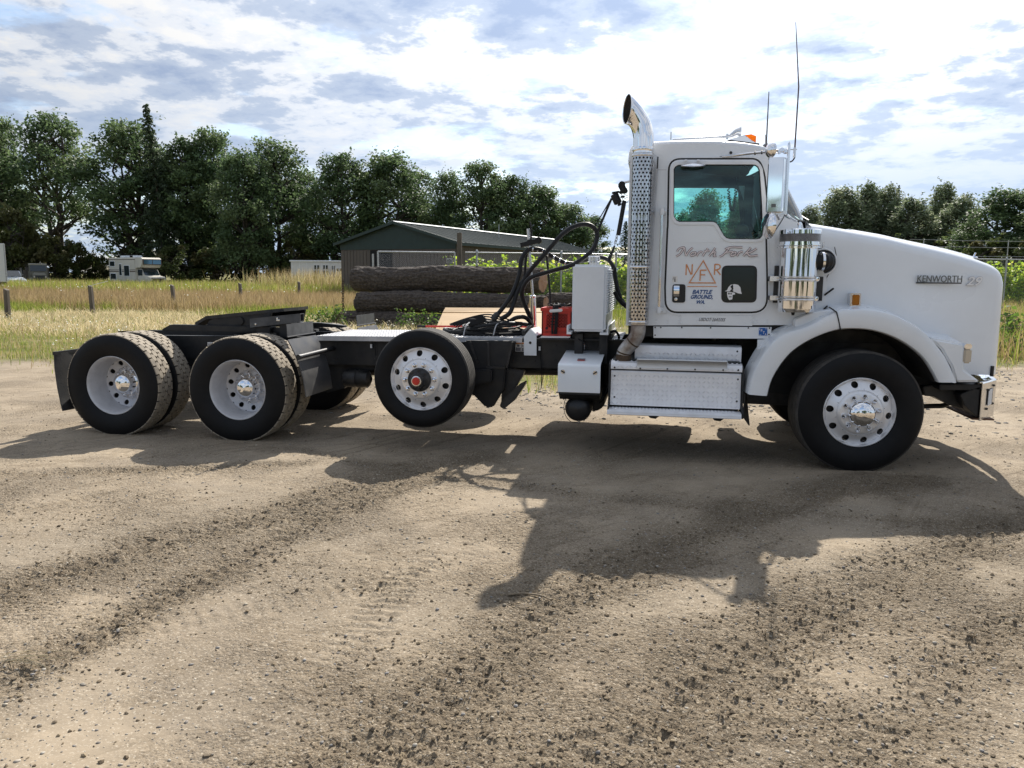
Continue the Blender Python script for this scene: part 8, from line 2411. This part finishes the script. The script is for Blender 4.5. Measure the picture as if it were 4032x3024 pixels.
q = Z1.at(1455, 545, 1.1); q2 = Z1.at(1455, 640, 1.1); mb = MB(); mb.tube([q2, q], .004, 6); mb.build('antenna', M['galv'], T)
# roof marker light
yk = .42
wb = ZR.xz([(1332, 544), (1560, 474), (1640, 465), (1702, 490), (1696, 572)], yk)
wed = ZR.xz([(1332, 544), (1558, 475), (1640, 540), (1696, 572), (1690, 590), (1560, 570)], yk)
plate('marker_light', wed, [], yk, yk + .13, M['chrome'], T, bevel=.006)
mk = plate('marker_lens', ZR.xz([(1562, 475), (1640, 466), (1702, 490), (1696, 568), (1645, 540)], yk), [], yk + .003, yk + .127, M['amber_backlit'], T, bevel=.006)
plate('marker_base', ZR.xz([(1322, 548), (1560, 574), (1732, 586), (1735, 600), (1560, 592), (1320, 560)], yk), [], yk - .02, yk + .15, M['rubber'], T)
for k in (.8, 1.2, 1.6, 2.0):
    z_ = roofR[8][1] + .036; mb = MB(); x_ = roofR[9][0]; mb.prism([(x_ - .16, z_), (x_ + .06, z_ + .055), (x_ + .09, z_ - .005)], k - .06, k + .06); mb.build('marker_light', M['chrome'], T, bevel=.004)
    mb = MB(); mb.prism([(x_ + .062, z_ + .054), (x_ + .10, z_ + .04), (x_ + .10, z_ + .005), (x_ + .091, z_)], k - .055, k + .055); mb.build('marker_lens', M['amber'], T, bevel=.003)
# air horn trumpet along the roof
yh = .78
h0, h1, h2, h3 = ZR.at(640, 520, yh), ZR.at(1000, 528, yh), ZR.at(1340, 505, yh), ZR.at(1450, 462, yh); h4 = ZR.at(1508, 438, yh)
mb = MB(); pp = [ZR.at(660, 541, yh), ZR.at(1000, 521, yh), ZR.at(1330, 498, yh), ZR.at(1400, 478, yh), ZR.at(1455, 446, yh), ZR.at(1508, 441, yh)]
mb.tube(smooth_path(pp, 5), [.012] * 10 + list(np.linspace(.013, .030, 10)) + list(np.linspace(.032, .052, 6)), 16); hn = mb.build('air_horn', M['chrome_soft'], T)
mb = MB(); q = ZR.at(636, 545, yh); mb.bar(q, q + Vector((0, 0, .075)), .02, .012); q = ZR.at(1336, 535, yh); mb.bar(q, q + Vector((0, 0, .05)), .02, .02); q = ZR.at(1490, 520, yh); mb.bar(q, q + Vector((0, 0, .09)), .03, .02); mb.build('horn_stand', M['chrome_soft'], hn)
c = ZR.at(1478, 410, yh); mb = MB(); mb.lathe([(.022, 0), (.02, .012), (.0005, .016)], (c.x, yh, c.z - .012), 'z', 12); mb.build('horn_cap', M['chrome'], hn)

# ------------------------------------------------------------------ behind the cab: hose hanger, spring, strap
yb = .95
c = ZH.at(945, 180, yb)
mb = MB(); mb.tube([ZH.at(1020, 150, yb), ZH.at(960, 165, yb), ZH.at(935, 180, yb)], .012, 10); mb.build('hanger_rod', M['chrome_soft'], T)
mb = MB(); mb.prism(ZH.xz([(905, 190), (935, 148), (975, 160), (975, 205), (1000, 225), (998, 262), (940, 268), (922, 225)], yb), yb - .03, yb + .03); hgr = mb.build('hose_hanger', M['rubber'], T, bevel=.008)
mb = MB(); mb.tube([ZH.at(872, 272, yb), ZH.at(912, 360, yb)], .040, 12); mb.bar(ZH.at(850, 262, yb), ZH.at(925, 248, yb), .04, .02); mb.bar(ZH.at(905, 378, yb), ZH.at(942, 358, yb), .05, .02); mb.bar(ZH.at(920, 262, yb), ZH.at(965, 240, yb), .03, .03); mb.bar(ZH.at(930, 300, yb), ZH.at(975, 290, yb), .02, .02); mb.build('hanger_reel', M['rubber'], hgr, bevel=.006)
for pts in ([(940, 268), (955, 300), (975, 310), (1000, 300)], [(935, 285), (960, 330), (990, 350), (1005, 330)], [(950, 250), (980, 280), (1005, 280)]): hose('loose_wire', [ZH.at(x, y, yb - .02) for x, y in pts], .003)
mb = MB(); a, b = ZH.at(968, 332, yb), ZH.at(910, 655, yb); mb.tube([a, b], .0215, 14); mb.build('spring_cover', M['rubber'], T)
chain('spring_chain', [ZH.at(900, 650, yb), ZH.at(893, 690, yb), ZH.at(883, 720, yb), ZH.at(876, 752, yb)], .030, .004, '', parent=T)
mb = MB(); mb.tube([ZH.at(878, 750, yb), ZH.at(850, 820, yb), ZH.at(820, 890, yb)], [.008, .014, .020], 8); mb.build('hose_sling', M['rubber'], T)
mb = MB(); mb.bar(ZH.at(848, 312, yb), ZH.at(722, 612, yb), .022, .008, (0, 1, 0)); mb.bar(ZH.at(846, 310, yb + .02), ZH.at(682, 590, yb + .02), .010, .005, (0, 1, 0)); mb.build('hanger_strap', M['rubber'], T)
chain('spring_chain', [Z6.at(1735, 118, yp), Z6.at(1740, 170, yp), Z6.at(1752, 215, yp - .03)], .022, .003, '', parent=T)
hose('coiled_cable', [ZH.at(876, 1180, .9), ZH.at(905, 1240, .9), ZH.at(950, 1290, .9), ZH.at(1000, 1330, .9)], .020)

# ================================================================== loose things on the deck
M['crate_in'] = mat('dark_red_plastic', (.34, .025, .018), .5)
yc0 = .76
c0, c1 = Z5.at(76, 745, yc0), Z5.at(356, 745, yc0); ct = Z5.at(200, 505, yc0).z
zc0 = zf(c0.x) + .036; w_ = c1.x - c0.x
K = empty('milk_crate', (c0.x, yc0, zc0)); tag(K, 'red plastic milk crate with lattice sides, standing on the deck against the white tank', 'crate')
h_ = ct - zc0; t = .012
# four sides: frame with a lattice window
def crate_side(x0, x1, y0, along_x=True):
    wlen = x1 - x0
    ou = [(0, 0), (wlen, 0), (wlen, h_), (0, h_)]; i0, i1, j0, j1 = wlen * .16, wlen * .86, h_ * .30, h_ * .80
    me = plate_mesh('side', ou, [[(i0, j0), (i1, j0), (i1, j1), (i0, j1)]], 0, t)
    m = MB(); n = 7; st = (i1 - i0) / n
    for k in range(-n, n + 1):
        for s in (1, -1):
            xa = i0 + k * st if s > 0 else i0 + (k + n) * st; za, zb = j0, j1; xb = xa + s * (j1 - j0)
            A, B = Vector((xa, 0, za)), Vector((xb, 0, zb))
            lo_, hi_ = (A, B) if A.x < B.x else (B, A)
            if hi_.x <= i0 or lo_.x >= i1: continue
            if lo_.x < i0: lo_ = lo_.lerp(hi_, (i0 - lo_.x) / (hi_.x - lo_.x))
            if hi_.x > i1: hi_ = lo_.lerp(hi_, (i1 - lo_.x) / (hi_.x - lo_.x))
            if (hi_ - lo_).length > .01: m.bar(lo_ + Vector((0, t * .5 + .002 * s, 0)), hi_ + Vector((0, t * .5 + .002 * s, 0)), .0045, .0045, (0, 1, 0))
    return me, m.mesh('lattice', smooth=False)
for (px, py, rz) in ((0, 0, 0), (w_, 0, math.pi / 2), (w_, w_, math.pi), (0, w_, -math.pi / 2)):
    me, la = crate_side(0, w_, 0)
    me.materials.clear()
    s_ = link('side', me, M['red'], K); s_.location = (px, py, 0); s_.rotation_euler = (0, 0, rz)
    l_ = link('lattice', la, M['red'], s_)
mb = MB(); r_ = .012; mb.box(-r_, w_ + r_, -r_, .014, h_ - .032, h_ + .002); mb.box(-r_, w_ + r_, w_ - .014, w_ + r_, h_ - .032, h_ + .002); mb.box(-r_, .014, .0145, w_ - .0145, h_ - .032, h_ + .002); mb.box(w_ - .014, w_ + r_, .0145, w_ - .0145, h_ - .032, h_ + .002); mb.build('rim', M['red'], K, bevel=.004)
mb = MB(); mb.box(.005, w_ - .005, .005, w_ - .005, .005, .015); mb.build('floor', M['crate_in'], K)
mb = MB(); mb.box(.016, w_ - .016, .10, w_ - .016, .016, h_ * .82); mb.build('dark_fill', M['gasket'], K, bevel=.02)  # black block added so the inside of the crate looks dark
fit_text('lettering', 'UMPQUA DAIRY', .06 * w_, .94 * w_, h_ * .08, h_ * .19, -.003, M['crate_in'], K, offset=.01, half=.0015)
mb = MB(); mb.lathe([(.0005, -.003), (.013, -.003), (.014, .002)], (.17 * w_, -.001, h_ * .27), 'y', 14); mb.lathe([(.0005, -.003), (.013, -.003), (.014, .002)], (.88 * w_, -.001, h_ * .27), 'y', 14); mb.build('hand_hole', M['gasket'], K)
# black straps piled in the crate
B_ = empty('cable_bundle', (c0.x + w_ / 2, yc0 + w_ / 2, zc0 + .02)); tag(B_, 'tangle of black cables and straps filling the red crate and hanging over its front', 'cables')
g = np.random.default_rng(5)
for k in range(9):
    pts = []
    for i in range(7):
        a = g.random() * 6.28; pts.append(Vector((.105 * math.cos(a) * g.random() ** .5, .105 * math.sin(a) * g.random() ** .5, .02 + h_ * (.15 + .72 * k / 9) + .02 * g.normal())))
    mb = MB(); mb.tube(smooth_path(pts, 5), .009, 7); mb.build('cable', M['rubber'], B_)
for k in range(5):
    x = -.03 + .012 * k; mb = MB(); mb.tube(smooth_path([Vector((x + .02, -.02, h_ * .9)), Vector((x, -w_ / 2 + .0, h_ + .012)), Vector((x - .004, -w_ / 2 - .022, h_ * .8)), Vector((x + .008 * g.normal() - .005, -w_ / 2 - .026, h_ * .4)), Vector((x - .012, -w_ / 2 - .03, .0))], 5), .006, 6); mb.build('strap', M['rubber'], B_)
mb = MB(); mb.bar((-.07, -w_ / 2 - .03, h_ * .82), (.06, -w_ / 2 - .035, h_ * .86), .026, .03); mb.build('plug', M['paper'], B_, bevel=.008)
for k in range(3): mb = MB(); cc = Vector((-.05 + .06 * k, -.03, h_ + .01)); mb.tube([cc + Vector((.055 * math.cos(a), .05 * math.sin(a), .012 * math.sin(a * 2 + k))) for a in np.linspace(0, 6.28, 16, endpoint=False)], .006, 6, close=True); mb.build('cable', M['rubber'], B_)
# red pole along the far edge of the deck
ypz = 1.64
a, b, c, d = Z6.at(760, 960, ypz), Z6.at(832, 962, ypz), Z6.at(1040, 963, ypz), Z6.at(1752, 966, ypz)
o = empty('red_pole', ((a.x + d.x) / 2, ypz, a.z), absolute=True); tag(o, 'long red pole with a black grip lying along the far edge of the deck', 'pole')
mb = MB(); mb.tube([b, d], .011, 10); mb.build('shaft', M['red'], o)
mb = MB(); mb.tube([a, b], .014, 10); mb.build('grip', M['rubber'], o)
